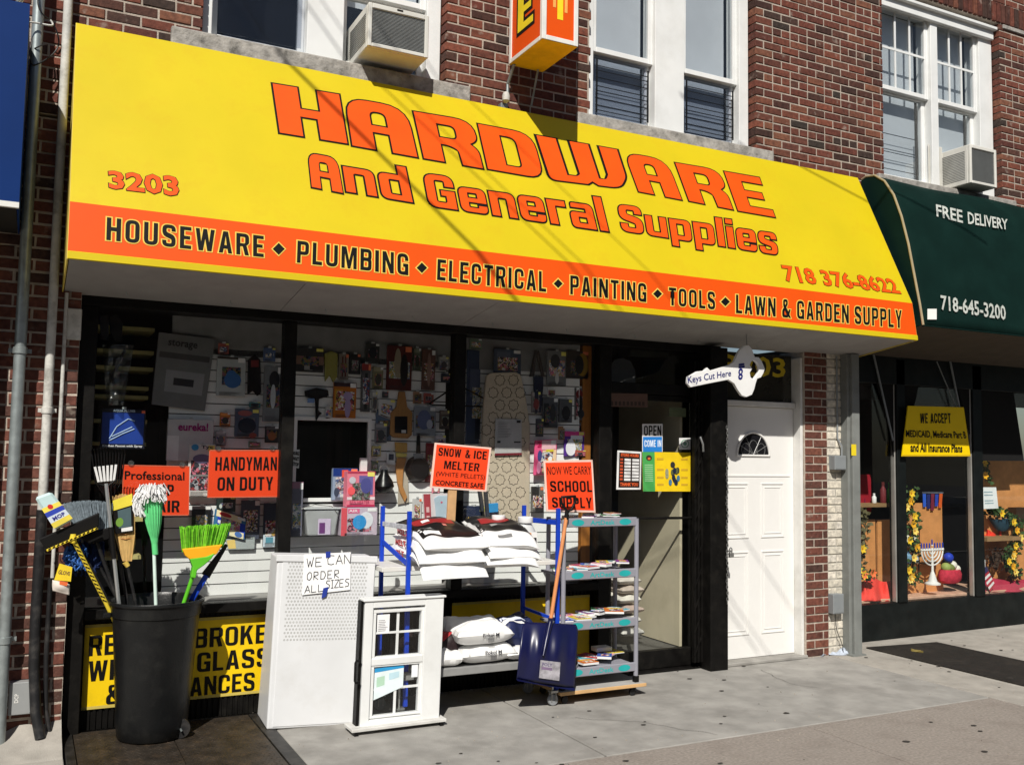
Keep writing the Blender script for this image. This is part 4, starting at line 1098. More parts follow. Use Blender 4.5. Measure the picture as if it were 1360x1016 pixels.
f.box(hx0 - t_, hx0, YS - .015, YS + .03, hz0 - t_, hz1 + t_); f.box(hx1, hx1 + t_, YS - .015, YS + .03, hz0 - t_, hz1 + t_)
f.box(hx0, hx1, YS - .015, YS + .03, hz0 - t_, hz0); f.box(hx0, hx1, YS - .015, YS + .03, hz1, hz1 + t_)
f.build('opening_frame', M_slat, shop, bevel=.003)
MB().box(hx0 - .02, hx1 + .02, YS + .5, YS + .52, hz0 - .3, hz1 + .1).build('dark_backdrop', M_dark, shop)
MB().prism([(jw, .2, zb), (jb0, .2, zb), (jb0, .26, zb), (jw, .26, zb)], (0, 0, zt - zb)).build('wooden_jamb', mat('varnished_jamb', srgb(165, 105, 45), .5, var=.15, scale=6, stretch=(8, 8, 1)), shop, bevel=.003)
# dark shelving at the left of the first window
sh = thing('shelf_unit', 'dark shelving with pale shelf edges in the left corner of the shop window', 'shelf', (0.55, .8, zb))
MB().box(.36, xs0 - .005, .85, .87, zb - .04, 2.5).build('back_panel', M_dark, sh)
for i, zz in enumerate([at(185, y, .5).z for y in (437, 468, 490, 516, 528, 560, 590, 640, 690, 740)]):
    MB().box(.37, at(203 if i < 3 else 198, 500, .5).x, .5, .84, zz - .012, zz + .012).build('shelf_board', mat('shelf_edge', srgb(190, 180, 120), .6), sh)
# little shop goods on those shelves
# fluorescent-less pale ceiling panel strip
# ------------------------------------------------------------------ shop door
DX0, DX1 = jb1, at(940, 700, .05).x
dr = thing('shop_door', 'black framed glass door of the hardware shop with a push bar', 'door', ((DX0 + DX1) / 2, .12, 0))
zdt = at(860, 524, .14).z; ztr = at(860, 510, .14).z
xr = at(915, 700, .14).x
def dbox(nm, a, b, z0, z1, y0=.10, y1=.16, m=None, **k): return MB().box(a, b, y0, y1, z0, z1).build(nm, m or M_blackmetal, dr, bevel=.004, **k)
dbox('transom_bar', DX0, DX1, zdt, ztr, .08, .18)
dbox('stile', DX0, DX0 + .03, 0.02, zdt - .004); dbox('stile', xr, DX1 - .02, 0.02, zdt - .004)
dbox('top_rail', DX0 + .031, xr - .001, zdt - .05, zdt - .004); zk = at(880, 862, .12).z
dbox('kick_rail', DX0 + .031, xr - .001, 0.02, zk)
dbox('threshold', DX0, DX1, 0, .018, .04, .2)
dbox('glass_pane', DX0 + .031, xr - .001, zk + .001, zdt - .051, .127, .133, M_glass)
dbox('transom_glass', DX0 + .002, DX1 - .002, ztr + .001, zt - .001, .127, .133, M_glass)
zp = at(888, 688, .09).z
pbm = MB(); pbm.tube([(DX0 + .02, .06, zp + .01), (xr + .03, .06, zp)], .011, 10); pbm.tube([(DX0 + .05, .06, zp), (DX0 + .05, .1, zp)], .009); pbm.tube([(xr + .0, .06, zp), (xr, .1, zp)], .009)
pbm.build('push_bar', M_blackmetal, dr, smooth=True)
# folded security gate right of the door
gt = thing('security_gate', 'folded black scissor gate between the shop door and the white door', 'gate', (5.0, 0, 0))
gx0, gx1 = at(922, 700, -.0).x, at(944, 700, -.08).x
for i in range(7):
    x = gx0 + (gx1 - gx0) * i / 6.2
    MB().box(x, x + .012, -.005 + .012 * (i % 2), .03 + .012 * (i % 2), .06, 2.50).build('gate_bar', M_blackmetal, gt)
for i in range(13):
    z = .12 + i * .18
    MB().bar((gx0, -.008, z), (gx1 - .03, -.008, z + .16), .014, .004).build('lattice_strap', M_blackmetal, gt)
px0, px1 = at(943, 700, -.08).x, at(966, 700, -.08).x
po = MB().box(px0, px1, -.09, .10, 0, 2.62).build('gate_post', M_blackmetal, gt, bevel=.004)
# silver chain hanging on the post
ch = thing('chain', 'silver link chain hanging down the black gate post beside the white door', 'chain', (px1 - .03, -.1, 1))
zc0, zc1 = at(961, 800, -.11).z, at(961, 565, -.11).z
lk = MB(); z = 0
def link_mesh(rot):
    pts = []
    for k in range(12):
        a = 2 * math.pi * k / 12; x_, z_ = .008 * math.cos(a), .016 * math.sin(a)
        pts.append((x_, 0, z_) if rot else (x_ * .5, x_ * .86, z_))
    pts.append(pts[0]); m = MB(); m.tube(pts, .0028, 5, cap=False); me = m.mesh('chain_link'); me.materials.append(M_chain); return me
M_chain = mat('chain_steel', (0.42, 0.42, 0.40), 0.35, 0.8, var=.2)
lm = [link_mesh(0), link_mesh(1)]; i = 0; z = zc0
while z < zc1:
    o = bpy.data.objects.new('chain_link', lm[i % 2]); COL.objects.link(o); o.location = (px1 - .022 + .004 * math.sin(i * .7), -.105, z); adopt(o, ch); z += .024; i += 1
# latch and padlock
lt = thing('padlock', 'metal latch and padlock on the gate post at the edge of the white door', 'padlock', at(970, 732, -.02))
p = at(968, 732, -.06)
MB().bar(p + Vector((-.14, 0, .01)), p + Vector((.03, 0, 0)), .016, .01).build('bolt', M_chain, lt, bevel=.002)
MB().box(p.x, p.x + .04, p.y - .02, p.y + .01, p.z - .05, p.z - .01).build('lock_body', M_chain, lt, bevel=.004)
MB().tube([(p.x + .008, p.y, p.z - .01), (p.x + .008, p.y, p.z + .02), (p.x + .02, p.y, p.z + .03), (p.x + .032, p.y, p.z + .02), (p.x + .032, p.y, p.z - .01)], .005, 8).build('shackle', M_chain, lt, smooth=True)
gh = at(930, 590, -.03)
tag(MB().tube([gh + Vector((0, 0, .06)), gh + Vector((.012, -.02, .0)), gh + Vector((.016, -.02, -.06))], .009, 8).build('gate_handle', mat('worn_chrome', (.5, .5, .48), .3, .8), smooth=True), 'short worn metal handle on the folded black gate', 'handle')

# beige inner wall seen through the door glass
MB().box(4.865, 4.89, .175, 1.1, 0.16, 2.3).build('beige_side_wall', mat('beige_partition', srgb(200, 190, 165), .8, var=.06, scale=4, dirt=srgb(160, 150, 125), dirt_amt=.4), shop)
MB().box(4.13, 4.90, .21, 3.5, .012, .15).build('raised_floor', mat('raised_floor', (.10, .095, .085), .7, var=.2), shop)

# ------------------------------------------------------------------ white street door
WX0, WX1, WY = 5.165, 6.045, .10
zwt = at(1010, 541, WY).z; 
wd = thing('street_door', 'white panelled door with a small arched fanlight between the shop and the brick pillar', 'door', (5.6, WY, 0))
M_door = mat('door_white_enamel', (0.80, 0.79, 0.765), .35, var=.03, scale=3, dirt=(.55, .53, .48), dirt_amt=.2)
M_doorfr = mat('door_frame_white', (0.72, 0.71, 0.68), .5, var=.06, dirt=(.4, .38, .34), dirt_amt=.4)
leaf = MB().box(WX0 - .05, WX1, WY, WY + .045, .03, zwt).build('door_leaf', M_door, wd, bevel=.003)
def molded(u0, u1, z0, z1, top=0):
    """pressed panel: raised outer bead, recessed field, raised centre"""
    m = MB()
    for (a, yo, t) in ((0, -.007, .014), (.034, -.005, .01)):
        x0, x1, w0, w1 = u0 + a, u1 - a, z0 + a, z1 - a
        m.box(x0, x1, WY + yo, WY, w0, w0 + t); m.box(x0, x1, WY + yo, WY, w1 - t, w1)
        m.box(x0, x0 + t, WY + yo, WY, w0 + t, w1 - t); m.box(x1 - t, x1, WY + yo, WY, w0 + t, w1 - t)
    return m.build('door_panel', M_door, wd, bevel=.003)
pL = (at(972, 700, WY).x, at(990, 700, WY).x); pR = (at(1011, 700, WY).x, at(1031, 700, WY).x)
pL = (5.27, 5.535); pR = (5.67, 5.93)
for a, b in (pL, pR):
    molded(a, b, .22, .92); molded(a, b, 1.03, 1.50)
MB().box(5.18, 6.0, WY - .006, WY, 1.555, 1.566).build('panel_line', M_door, wd)
# fanlight
fc = at(1000, 604, WY); R_ = .17
fanp = [(fc.x + R_ * 1.02 * math.cos(a), 0, R_ * 1.12 * math.sin(a)) for a in [math.pi * k / 20 for k in range(21)]]
fz = at(1000, 605, WY).z
m = MB(); m.prism([(x, WY - .003, fz + z) for x, _, z in fanp], (0, .002, 0)); m.build('fanlight_glass', mat('fanlight_black_glass', (.012, .012, .014), .12, spec=.8), wd)
def arc(r, k=1.0, a0=0, a1=math.pi, n=20, cx=0, cz=0): return [(fc.x + cx + r * math.cos(a0 + (a1 - a0) * i / n), WY - .006, fz + cz + r * k * math.sin(a0 + (a1 - a0) * i / n)) for i in range(n + 1)]
m = MB(); m.tube(arc(R_ * 1.06, 1.1), .010, 8); m.tube([(fc.x - R_ * 1.1, WY - .005, fz), (fc.x + R_ * 1.1, WY - .005, fz)], .009, 8); m.build('fanlight_rim', M_door, wd, smooth=True)
m = MB()
for cx in (-.085, 0, .085): m.tube(arc(.045, 1.25, 0, 2 * math.pi, 16, cx, .075 - abs(cx) * .3), .0025, 5)
for a in (.5, 1.05, 2.09, 2.64): m.tube([(fc.x, WY - .006, fz + .01), (fc.x + R_ * math.cos(a), WY - .006, fz + R_ * 1.08 * math.sin(a))], .0022, 5)
m.build('fanlight_caming', mat('lead_came', (.3, .3, .3), .4, .6), wd, smooth=True)
wf = MB(); wf.box(WX1 + .002, 6.074, WY - .09, WY + .12, 0.0, 2.60); wf.build('jamb', M_doorfr, wd, bevel=.004)
wf = MB(); wf.box(5.17, WX1 + .001, WY - .03, WY + .1, zwt + .003, zwt + .05); wf.build('head_rail', M_doorfr, wd, bevel=.004)
MB().box(5.17, 6.09, WY - .12, WY + .06, 0, .028).build('door_step', M_conc, wd, bevel=.006)
# transom over the street door, with the house number in gold
ztg = at(1010, 530, WY).z
tg = MB().box(5.17, WX1, WY + .02, WY + .028, zwt + .055, 2.62).build('transom_glass', mat('transom_dark_glass', (.028, .026, .018), .15, spec=.7), wd)
M_gold = mat('gold_number', srgb(205, 180, 40), .5)
text('3203', [at(960, 470, WY + .02), at(1043, 476, WY + .02), at(1043, 502, WY + .02), at(960, 498, WY + .02)], M_gold, wd, bold=.02, lift=.002)

# ------------------------------------------------------------------ brick pillar, white bricks, grey post
bpil = thing('brick_pillar', 'narrow red brick pillar between the white door and the grey post', 'pillar', (6.2, 0, 0))
place_bricks(lay(6.085, 6.352, 0.0, 2.66, M_brick_d, header_every=0, jit=.003), bpil)
MB().box(6.078, 6.350, .0055, .30, -.02, 2.66).build('mortar_bed', M_mortar_d, bpil)
wbm = brick_mat('brick_whitewashed', [(0.62, 0.59, 0.50), (0.68, 0.65, 0.57), (0.56, 0.54, 0.46), (0.66, 0.64, 0.58)], (.5, .45, .38))
wbp = thing('painted_brick_strip', 'strip of white painted bricks between the red brick pillar and the grey post', 'wall', (6.45, 0, 0))
place_bricks(lay(6.358, 6.56, 0.0, 2.66, wbm, Y=.012, header_every=4, jit=.003), wbp)
MB().box(6.354, 6.56, .018, .30, -.02, 2.66).build('mortar_bed', mat('mortar_whitewash', (.42, .40, .35), .9), wbp)
M_gp = mat('post_grey_paint', (.20, .21, .20), .5, var=.1, dirt=(.1, .09, .08), dirt_amt=.4, dirt_scale=5)
gpo = thing('grey_post', 'grey painted steel post between the two shops', 'post', (6.58, 0, 0))
MB().box(6.525, 6.555, -.07, .02, 0, 2.66).build('flange', M_gp, gpo, bevel=.003)
MB().box(6.5551, 6.645, -.10, .45, 0, 2.66).build('post_body', M_gp, gpo, bevel=.006, seg=2)
MB().box(6.5, 6.66, -.13, .02, 0, .012).build('foot_plate', M_gp, gpo)
stk = prect(1130.5, 590, 1137, 605, -.10)
quad([Vector((p.x, -.101, p.z)) for p in stk], flat(230, 205, 40), gpo, 'yellow_sticker', .001)
def jbox(lab, pa, pb, Y, dpt, m):
    q = prect(*pa, *pb, Y); t = thing('junction_box', lab, 'electrical box', q[2])
    MB().box(q[0].x, q[1].x, Y, Y + dpt, q[2].z, q[0].z).build('enclosure', m, t, bevel=.004)
    MB().box(q[0].x + .008, q[1].x - .008, Y - .003, Y, q[2].z + .01, q[0].z - .01).build('cover_plate', m, t, bevel=.002)
    return t, q
M_jb = mat('junction_grey', (.27, .29, .30), .5, .2, var=.1)
jbox('square grey junction box high on the white bricks with conduit above', (1109, 605), (1124, 624), -.06, .08, M_jb)
jbox('grey junction box low on the white bricks beside the post', (1107, 789), (1121, 815), -.06, .08, M_jb)
xj = at(1114, 540, -.02).x
pipe('thin grey conduit coming down to the upper junction box', [(xj, -.0, 2.64), (xj, -.0, 1.9), (xj + .03, -.02, 1.83), (xj + .03, -.02, 1.70)], .008, M_jb)
cable('thin cable curling from the lower junction box down the white bricks', [at(1109, 813, -.02), at(1110, 835, -.02), at(1119, 855, -.03), at(1120, 866, -.03)], .003)

# ================================================================== KEY SIGN
kY = -.36
ks = thing('key_sign', 'large white key shaped sign reading Keys Cut Here hanging from the soffit', 'sign', at(991, 445, kY))
kp = [(913, 501), (925, 494), (934, 493), (938, 489), (942, 493), (955, 489), (968, 485), (974, 481), (977, 474), (981, 466), (987, 460), (993, 459), (997, 464), (999, 470), (1001, 475), (1006, 475), (1010, 480), (1012, 485), (1014, 490), (1012, 496), (1009, 501), (1004, 503), (1002, 509), (1000, 517), (997, 524), (990, 527), (984, 525), (979, 518), (974, 509), (966, 504), (940, 509), (916, 514), (912, 509)]
kpl = [at(x, y, kY) for x, y in kp]
cm = bpy.data.curves.new('k', 'CURVE'); cm.dimensions = '2D'; cm.fill_mode = 'BOTH'; cm.extrude = .011; cm.bevel_depth = .003; cm.bevel_resolution = 1
hole = [(996, 480), (1000, 478), (1004, 481), (1007, 487), (1007, 494), (1003, 500), (999, 505), (995, 501), (994, 495), (997, 490), (994, 485)]
for loop in (kpl, [at(x, y, kY) for x, y in hole]):
    s_ = cm.splines.new('POLY'); s_.points.add(len(loop) - 1); s_.use_cyclic_u = True
    for p_, q_ in zip(s_.points, loop): p_.co = (q_.x, q_.z, 0, 1)
ko = bpy.data.objects.new('k', cm); me = bpy.data.meshes.new_from_object(ko); bpy.data.objects.remove(ko)
for v in me.vertices: v.co = (v.co.x, kY - v.co.z, v.co.y)
link('key_plate', me, M_wht, ks)
M_navy = mat('navy_print', srgb(30, 35, 110), .5)
kk = lambda x, y: at(x, y, kY - .015)
text('Keys Cut Here', [kk(913, 500), kk(971, 491), kk(971, 502), kk(914, 512)], M_navy, ks, bold=.012, lift=.001)
text('ilco', [kk(989, 482), kk(989, 504), kk(980, 505), kk(981, 483)], M_navy, ks, bold=.05, lift=.001)
MB().tube([at(992, 462, kY), at(991, 450, kY), at(991, 441, kY)], .0035, 6).build('hanging_wire', M_chain, ks)
MB().lathe([(.004, -.004), (.017, -.002), (.014, .008), (.003, .016)], at(991, 443, kY), 12).build('ceiling_hook', M_wfr, ks, smooth=True)

# ================================================================== BLACK BIN WITH BROOMS
M_binp = mat('black_bin_plastic', (0.007, 0.0075, 0.008), 0.34, var=.2, scale=6, bump=.12, bscale=120, dirt=(.028, .028, .026), dirt_amt=.5, dirt_scale=5, spec=.35)
bc = Vector((0.748, -0.135, 0))
bn = thing('trash_bin', 'tall black wheeled rubbish bin full of brooms and mops on the cellar hatch', 'bin', bc)
zr = 0.815
m = MB()
ro = [(.188, .012), (.196, .02), (.205, .10), (.232, .55), (.240, .66), (.243, .665), (.246, .72), (.255, .725), (.262, .79), (.273, .795), (.276, zr - .01), (.272, zr), (.262, zr), (.252, zr - .02), (.243, .66), (.20, .06)]
m.lathe([(r, z) for r, z in ro], bc, 48); m.f = m.f[:-1]
n_ = 48; m.f.append(tuple(range((len(ro) - 1) * n_, len(ro) * n_)))
m.build('bin_body', M_binp, bn, smooth=True)
wx = bc + Vector((.115, -.12, 0))
for dy in (0, .2):
    w_ = MB(); w_.lathe([(.02, -.02), (.055, -.018), (.058, -.01), (.058, .01), (.055, .018), (.02, .02)], wx + Vector((.03, dy, .064)), 20, axis='Y'); w_.build('wheel', M_hose, bn, smooth=True)
MB().tube([wx + Vector((.03, -.05, .064)), wx + Vector((.03, .25, .064))], .006, 8).build('axle', M_steel, bn)
m = MB(); m.box(bc.x - .30, bc.x - .255, bc.y - .04, bc.y + .04, .72, .75); m.build('handle_lug', M_binp, bn, bevel=.006)

YB_ = -0.16
def pole(parent, pts, r, m, nm='pole', n=10): return MB().tube(pts, r, n).build(nm, m, parent, smooth=True)
def B(x, y, Y=YB_): return at(x, y, Y)
def down(p, q, ln=.5):
    """continue the line p-q below q into the bin"""
    d = (q - p).normalized(); return q + d * ln
def fibres(parent, nm, m, pairs, r=.0016, sag=0.0, n=3, kind='stuff', taper=True):
    f = MB()
    for a, b in pairs:
        mid = (a + b) / 2 + Vector((rnd(-sag, sag), rnd(-sag, sag), rnd(-sag, sag)))
        f.tube([a, mid, b], [r, r, r * .6 if taper else r], n, cap=False)
    return f.build(nm, m, parent, kind=kind)

# squeegee push broom with striped yellow handle
M_tape = mat('yellow_black_tape', srgb(226, 200, 60), .5)
sq = thing('push_broom', 'black squeegee broom with yellow and black lettered handle leaning left in the bin', 'broom', B(137, 800))
a, b = B(97, 716, -.22), B(140, 799, -.13)
pole(sq, [a, b, b.lerp(bc + Vector((-.12, 0, .45)), .8)], .0125, M_tape, 'handle')
st = MB(); d = (b - a); L_ = d.length
for i in range(15):
    t0 = (i + .25) / 15; p = a + d * t0; u = d.normalized(); sd = Vector((0, -1, 0)).cross(u).normalized()
    st.bar(p - sd * .008 + Vector((0, -.0125, 0)), p + sd * .006 + u * .022 + Vector((0, -.0125, 0)), .006, .003)
st.build('handle_stripe', M_blk, sq, kind='stuff')
hd = [B(52, 716, -.22), B(132, 681, -.22), B(131, 699, -.22), B(62, 731, -.22)]
m = MB(); m.prism([hd[0], hd[1], hd[2], hd[3]], (0, .05, 0)); m.build('squeegee_blade', M_blk, sq, bevel=.004)
m = MB(); m.bar(B(62, 731, -.235), B(130, 701, -.235), .012, .02); m.build('blade_holder', M_tape, sq, bevel=.002)
for i in range(12):
    t0 = i / 12 + .03; p = B(62, 731, -.247).lerp(B(130, 701, -.247), t0)
    if i == 0: st2 = MB()
    st2.bar(p, p + Vector((.012, 0, .010)), .006, .002)
st2.build('holder_stripe', M_blk, sq, kind='stuff')
MB().lathe([(.018, -.02), (.02, 0), (.014, .03)], a, 12).build('socket', M_tape, sq, smooth=True)

# grey angle broom behind it
M_gbr = mat('grey_bristle', srgb(120, 132, 140), .7, var=.3, scale=60)
gb = thing('angle_broom', 'grey bristled angle broom upside down behind the black squeegee', 'broom', B(130, 720, -.12))
prs = []
for i in range(420):
    u = rnd(0, 1); tp = B(84 + 66 * u, 668 - 4 * math.sin(u * 3) + rnd(0, 3), -.14 + rnd(-.02, .02)); bt = B(104 + 42 * u, 712 - 4 * u + rnd(-2, 2), -.14 + rnd(-.02, .02)); prs.append((bt, tp))
fibres(gb, 'bristles', M_gbr, prs, .0022)
m = MB(); m.prism([B(103, 712, -.17), B(146, 700, -.17), B(146, 716, -.17), B(120, 723, -.17)], (0, .05, 0)); m.build('broom_cap', M_blk, gb, bevel=.006)
a, b = B(128, 718, -.14), B(160, 808, -.12); pole(gb, [a, b, down(a, b, .4)], .011, M_hose, 'handle')

# sponge mop refill pack
def pack(name, lab, cat, corners, thick, m, decals=(), group=None, bevel=.002, front=.0015):
    c = [Vector(p) for p in corners]
    n = (c[1] - c[0]).cross(c[3] - c[0]).normalized()
    if n.dot(CAM - c[0]) < 0: n = -n
    t = thing(name, lab, cat, (c[2] + c[3]) / 2, group)
    MB().prism([p - n * thick for p in c], n * thick).build('pack_body', m, t, bevel=bevel)
    for i, dct in enumerate(decals):
        u0, v0, u1, v1, dm = dct[:5]
        quad(sub_quad(c, u0, v0, u1, v1), dm, t, dct[5] if len(dct) > 5 else 'printed_patch', front + i * .0006)
    return t, c
def blob_print(t, c, u, v, ru, rv, m, lift=.003, n=16, nm='printed_shape'):
    pts = [bil(c, u + ru * math.cos(6.283 * k / n), v + rv * math.sin(6.283 * k / n)) for k in range(n)]
    nn = (c[1] - c[0]).cross(c[3] - c[0]).normalized(); nn = -nn if nn.dot(CAM - c[0]) < 0 else nn
    return MB().add([p + nn * lift for p in pts], [tuple(range(n))]).build(nm, m, t)
M_pl = flat(190, 215, 215, .3)
t, c = pack('sponge_refill', 'pale blue and yellow packaged mop refill resting on the black squeegee', 'package',
            plate([(46, 661), (68, 653), (98, 690), (73, 704)], -.25), .035, M_pl,
            [(0, .34, 1, .48, flat(235, 215, 90)), (0, .48, 1, .62, flat(50, 70, 170)), (0, .62, 1, .8, flat(205, 215, 225)), (0, .8, 1, .95, flat(225, 205, 80))], bevel=.012)
blob_print(t, c, .45, .38, .14, .07, flat(200, 50, 40))
text('MOP', [bil(c, .2, .66), bil(c, .85, .66), bil(c, .85, .77), bil(c, .2, .77)], flat(60, 60, 140), t, bold=.03, lift=.005)

# rake with silver handle
rk = thing('rake', 'bow rake with pale metal tines and silver handle standing in the bin', 'rake', B(158, 803))
a, b = B(141, 642, -.16), B(158, 803, -.18)
M_alu = mat('bare_aluminium', (.55, .56, .56), .3, .7, var=.08)
pole(rk, [a, b, down(a, b, .45)], .0115, M_alu, 'handle')
a1, b1 = a.lerp(b, .36), a.lerp(b, .62); pole(rk, [a1, b1], .015, M_blk, 'grip')
for i in range(6):
    u = i / 5
    MB().bar(B(126 + 28 * u, 620 - 3 * u, -.17), B(131 + 20 * u, 640 - 2 * u, -.16), .013, .004).build('tine', M_wht if i % 1 == 0 else M_blk, rk)
MB().tube([B(130, 642, -.16), B(142, 646, -.16), B(154, 637, -.16)], .006, 8).build('tine_bridge', M_blk, rk, smooth=True)
# dark leaf rake
lr = thing('leaf_rake', 'dark fan shaped leaf rake at the back of the bin', 'rake', B(150, 660, -.05))
for i in range(12):
    u = i / 11; x = 122 + 44 * u
    MB().tube([B(145, 668, -.06), B(145 + (x - 145) * .8, 640 - 6 * math.sin(3 * u), -.06), B(x, 600 + 6 * abs(u - .5), -.06), B(x - 1, 594 + 6 * abs(u - .5), -.08)], .0035, 5).build('tine', M_blk, lr)
a, b = B(146, 668, -.06), B(170, 806, -.08); pole(lr, [a, b, down(a, b, .4)], .010, M_hose, 'handle')

# corn broom
M_straw = mat('broom_straw', srgb(205, 168, 105), .8, var=.3, scale=90, bump=.3, bscale=200, stretch=(1, 1, .1))
cb = thing('corn_broom', 'straw corn broom with yellow label upside down in the bin', 'broom', B(180, 803, -.1))
prs = []
for i in range(620):
    u = rnd(-1, 1); w = rnd(-1, 1)
    tp = B(164 + 15 * u, 663 + rnd(-8, 4) + 3 * abs(u), -.10 + .025 * w); md = B(166 + 13 * u, 712, -.10 + .022 * w); bt = B(169 + 6 * u, 745, -.10 + .010 * w)
    prs.append((bt, md, tp))
f = MB()
for bt, md, tp in prs: f.tube([bt, bt.lerp(md, .5) + Vector((0, 0, 0)), md, tp], [.0016, .002, .002, .0014], 3, cap=False)
f.build('straw', M_straw, cb, kind='stuff')
core = []
m = MB(); Cn = [(745, 6, .010), (735, 9.5, .016), (722, 12.5, .022), (705, 13, .022), (672, 14, .02)]
vs, fs = [], []
for y, hw, th in Cn:
    for k in range(14):
        a_ = 6.283 * k / 14; p = B(166 + (169 - 166) * ((y - 672) / 73) + hw * .93 * math.cos(a_), y, -.10 + th * .9 * math.sin(a_)); vs.append(p)
for i in range(len(Cn) - 1):
    for k in range(14): fs.append((i * 14 + k, i * 14 + (k + 1) % 14, (i + 1) * 14 + (k + 1) % 14, (i + 1) * 14 + k))
m.add(vs, fs); m.build('straw_core', M_straw, cb, smooth=True)
M_str = flat(190, 120, 60)
for y in (702, 708, 714): 
    x0, x1 = 153.5, 180; MB().tube([B(x0, y + 1, -.112), B((x0 + x1) / 2, y + 1.5, -.128), B(x1, y, -.112)], .0022, 6).build('stitching', M_str, cb)
MB().tube([B(166, 746, -.1), B(170, 752, -.1)], [.017, .014], 12).build('neck_band', flat(215, 185, 90), cb, smooth=True)
a, b = B(169, 750, -.1), B(181, 804, -.1); pole(cb, [a, b, down(a, b, .4)], .009, M_hose, 'handle')
c = plate([(149, 665), (176, 655), (177, 706), (153, 709)], -.135); 
quad(c, M_blk, cb, 'label_card', .002, thick=.002)
quad(sub_quad(c, .02, .0, .98, .3), flat(226, 210, 70), cb, 'printed_patch', .003); quad(sub_quad(c, .22, .34, .9, .85), flat(75, 95, 100), cb, 'printed_patch', .003); blob_print(cb, c, .28, .68, .2, .13, flat(110, 150, 60), .004); quad(sub_quad(c, .35, .86, .95, .96), M_wht, cb, 'printed_patch', .003)

# green cone mop
M_mint = mat('mint_plastic', srgb(100, 205, 130), .4, var=.06)
M_yarn = mat('white_mop_yarn', (.72, .72, .72), .9, var=.12, scale=60)
gm_ = thing('mop', 'white string mop with ribbed mint green cap standing upside down in the bin', 'mop', B(206, 800, -.15))
m = MB(); prof_ = [(651, 12.5), (656, 13.4), (664, 13), (680, 12), (695, 10), (706, 7.5), (714, 5.2), (722, 4.2), (736, 4)]
vs, fs = [], []; NN = 40
for y, hw in prof_:
    c0 = B(201.5 + (y - 651) * .055, y, -.17); R__ = (B(201.5 + hw, y, -.17) - B(201.5, y, -.17)).length
    for k in range(NN):
        a_ = 6.283 * k / NN; r = R__ * (1 + (.05 if k % 2 else -.05) * (1 if y < 715 else 0)); vs.append(c0 + Vector((r * math.cos(a_), r * math.sin(a_), 0)))
for i in range(len(prof_) - 1):
    for k in range(NN): fs.append((i * NN + k, i * NN + (k + 1) % NN, (i + 1) * NN + (k + 1) % NN, (i + 1) * NN + k))
m.add(vs, fs); m.build('ribbed_cap', M_mint, gm_, smooth=False)
f = MB()
for i in range(420):
    a_ = rnd(0, 6.283); c0 = B(200, 657, -.17); ro_ = rnd(.02, .055)
    p0 = c0 + Vector((ro_ * .8 * math.cos(a_), ro_ * .8 * math.sin(a_), rnd(-.01, .03)))
    out = Vector((math.cos(a_), math.sin(a_), 0)); l = rnd(.035, .06)
    p1 = p0 + out * l * .5 + Vector((0, 0, rnd(.01, .04))); p2 = p0 + out * l + Vector((rnd(-.01, .01), 0, -rnd(.0, .05)))
    f.tube([p0, p1, p2], .0034, 4)
for i in range(34):
    a_ = rnd(2.6, 3.9); c0 = B(186, 665, -.17); p0 = c0 + Vector((rnd(-.03, .02), rnd(-.03, .03), rnd(-.01, .02))); f.tube([p0, p0 + Vector((-.01, 0, -.04)), p0 + Vector((rnd(-.01, .03), 0, -rnd(.06, .1)))], .0058, 5)
f.build('mop_yarn', M_yarn, gm_, kind='stuff', smooth=True)
a, b = B(204.5, 730, -.17), B(207, 802, -.17); pole(gm_, [a, b, down(a, b, .4)], .0105, mat('mint_pole', srgb(215, 235, 225), .4), 'pole')
MB().tube([B(204, 722, -.17), B(205, 734, -.17)], .0125, 10).build('screw_collar', flat(90, 190, 110), gm_, smooth=True)

# bright green broom
M_lime = mat('lime_bristle', srgb(120, 205, 40), .6, var=.25, scale=40)
M_lime2 = mat('lime_plastic', srgb(95, 190, 45), .4)
nb_ = thing('lime_broom', 'bright lime green broom with orange band fanned out over the right side of the bin', 'broom', B(243, 800, -.16))
for mm_, cnt, rr_ in ((M_lime, 330, .0021), (mat('lime_bristle_dark', srgb(78, 150, 28), .6, var=.25, scale=40), 260, .0019), (mat('lime_bristle_tip', srgb(150, 225, 70), .6, var=.2, scale=40), 150, .0017)):
    prs = []
    for i in range(cnt):
        u = rnd(0, 1); w = rnd(-1, 1)
        prs.append((B(242 + 54 * u, 733 - 6 * u, -.18 + .018 * w), B(239.5 + 67 * u + rnd(-1.2, 1.2), 702 - 4.5 * u + rnd(-3.5, 3), -.18 + .038 * w)))
    fibres(nb_, 'bristles', mm_, prs, rr_, taper=False, sag=.002)
m = MB(); pts = [(242, 729), (296, 723), (288, 736), (274, 741), (252, 743), (246, 738)]
m.prism([B(x, y, -.215) for x, y in pts], (0, .055, 0)); m.build('orange_band', flat(240, 170, 30), nb_, bevel=.006, seg=2)
m = MB(); pts = [(252, 742), (274, 739), (286, 734), (281, 742), (272, 750), (262, 757), (260, 768), (253.5, 767), (256, 753)]
m.prism([B(x, y, -.219) for x, y in pts], (0, .06, 0)); m.build('green_socket', M_lime2, nb_, bevel=.006, seg=2)
a, b = B(257, 762, -.19), B(244, 801, -.17); pole(nb_, [a, b, down(a, b, .4)], .0125, M_lime2, 'handle')
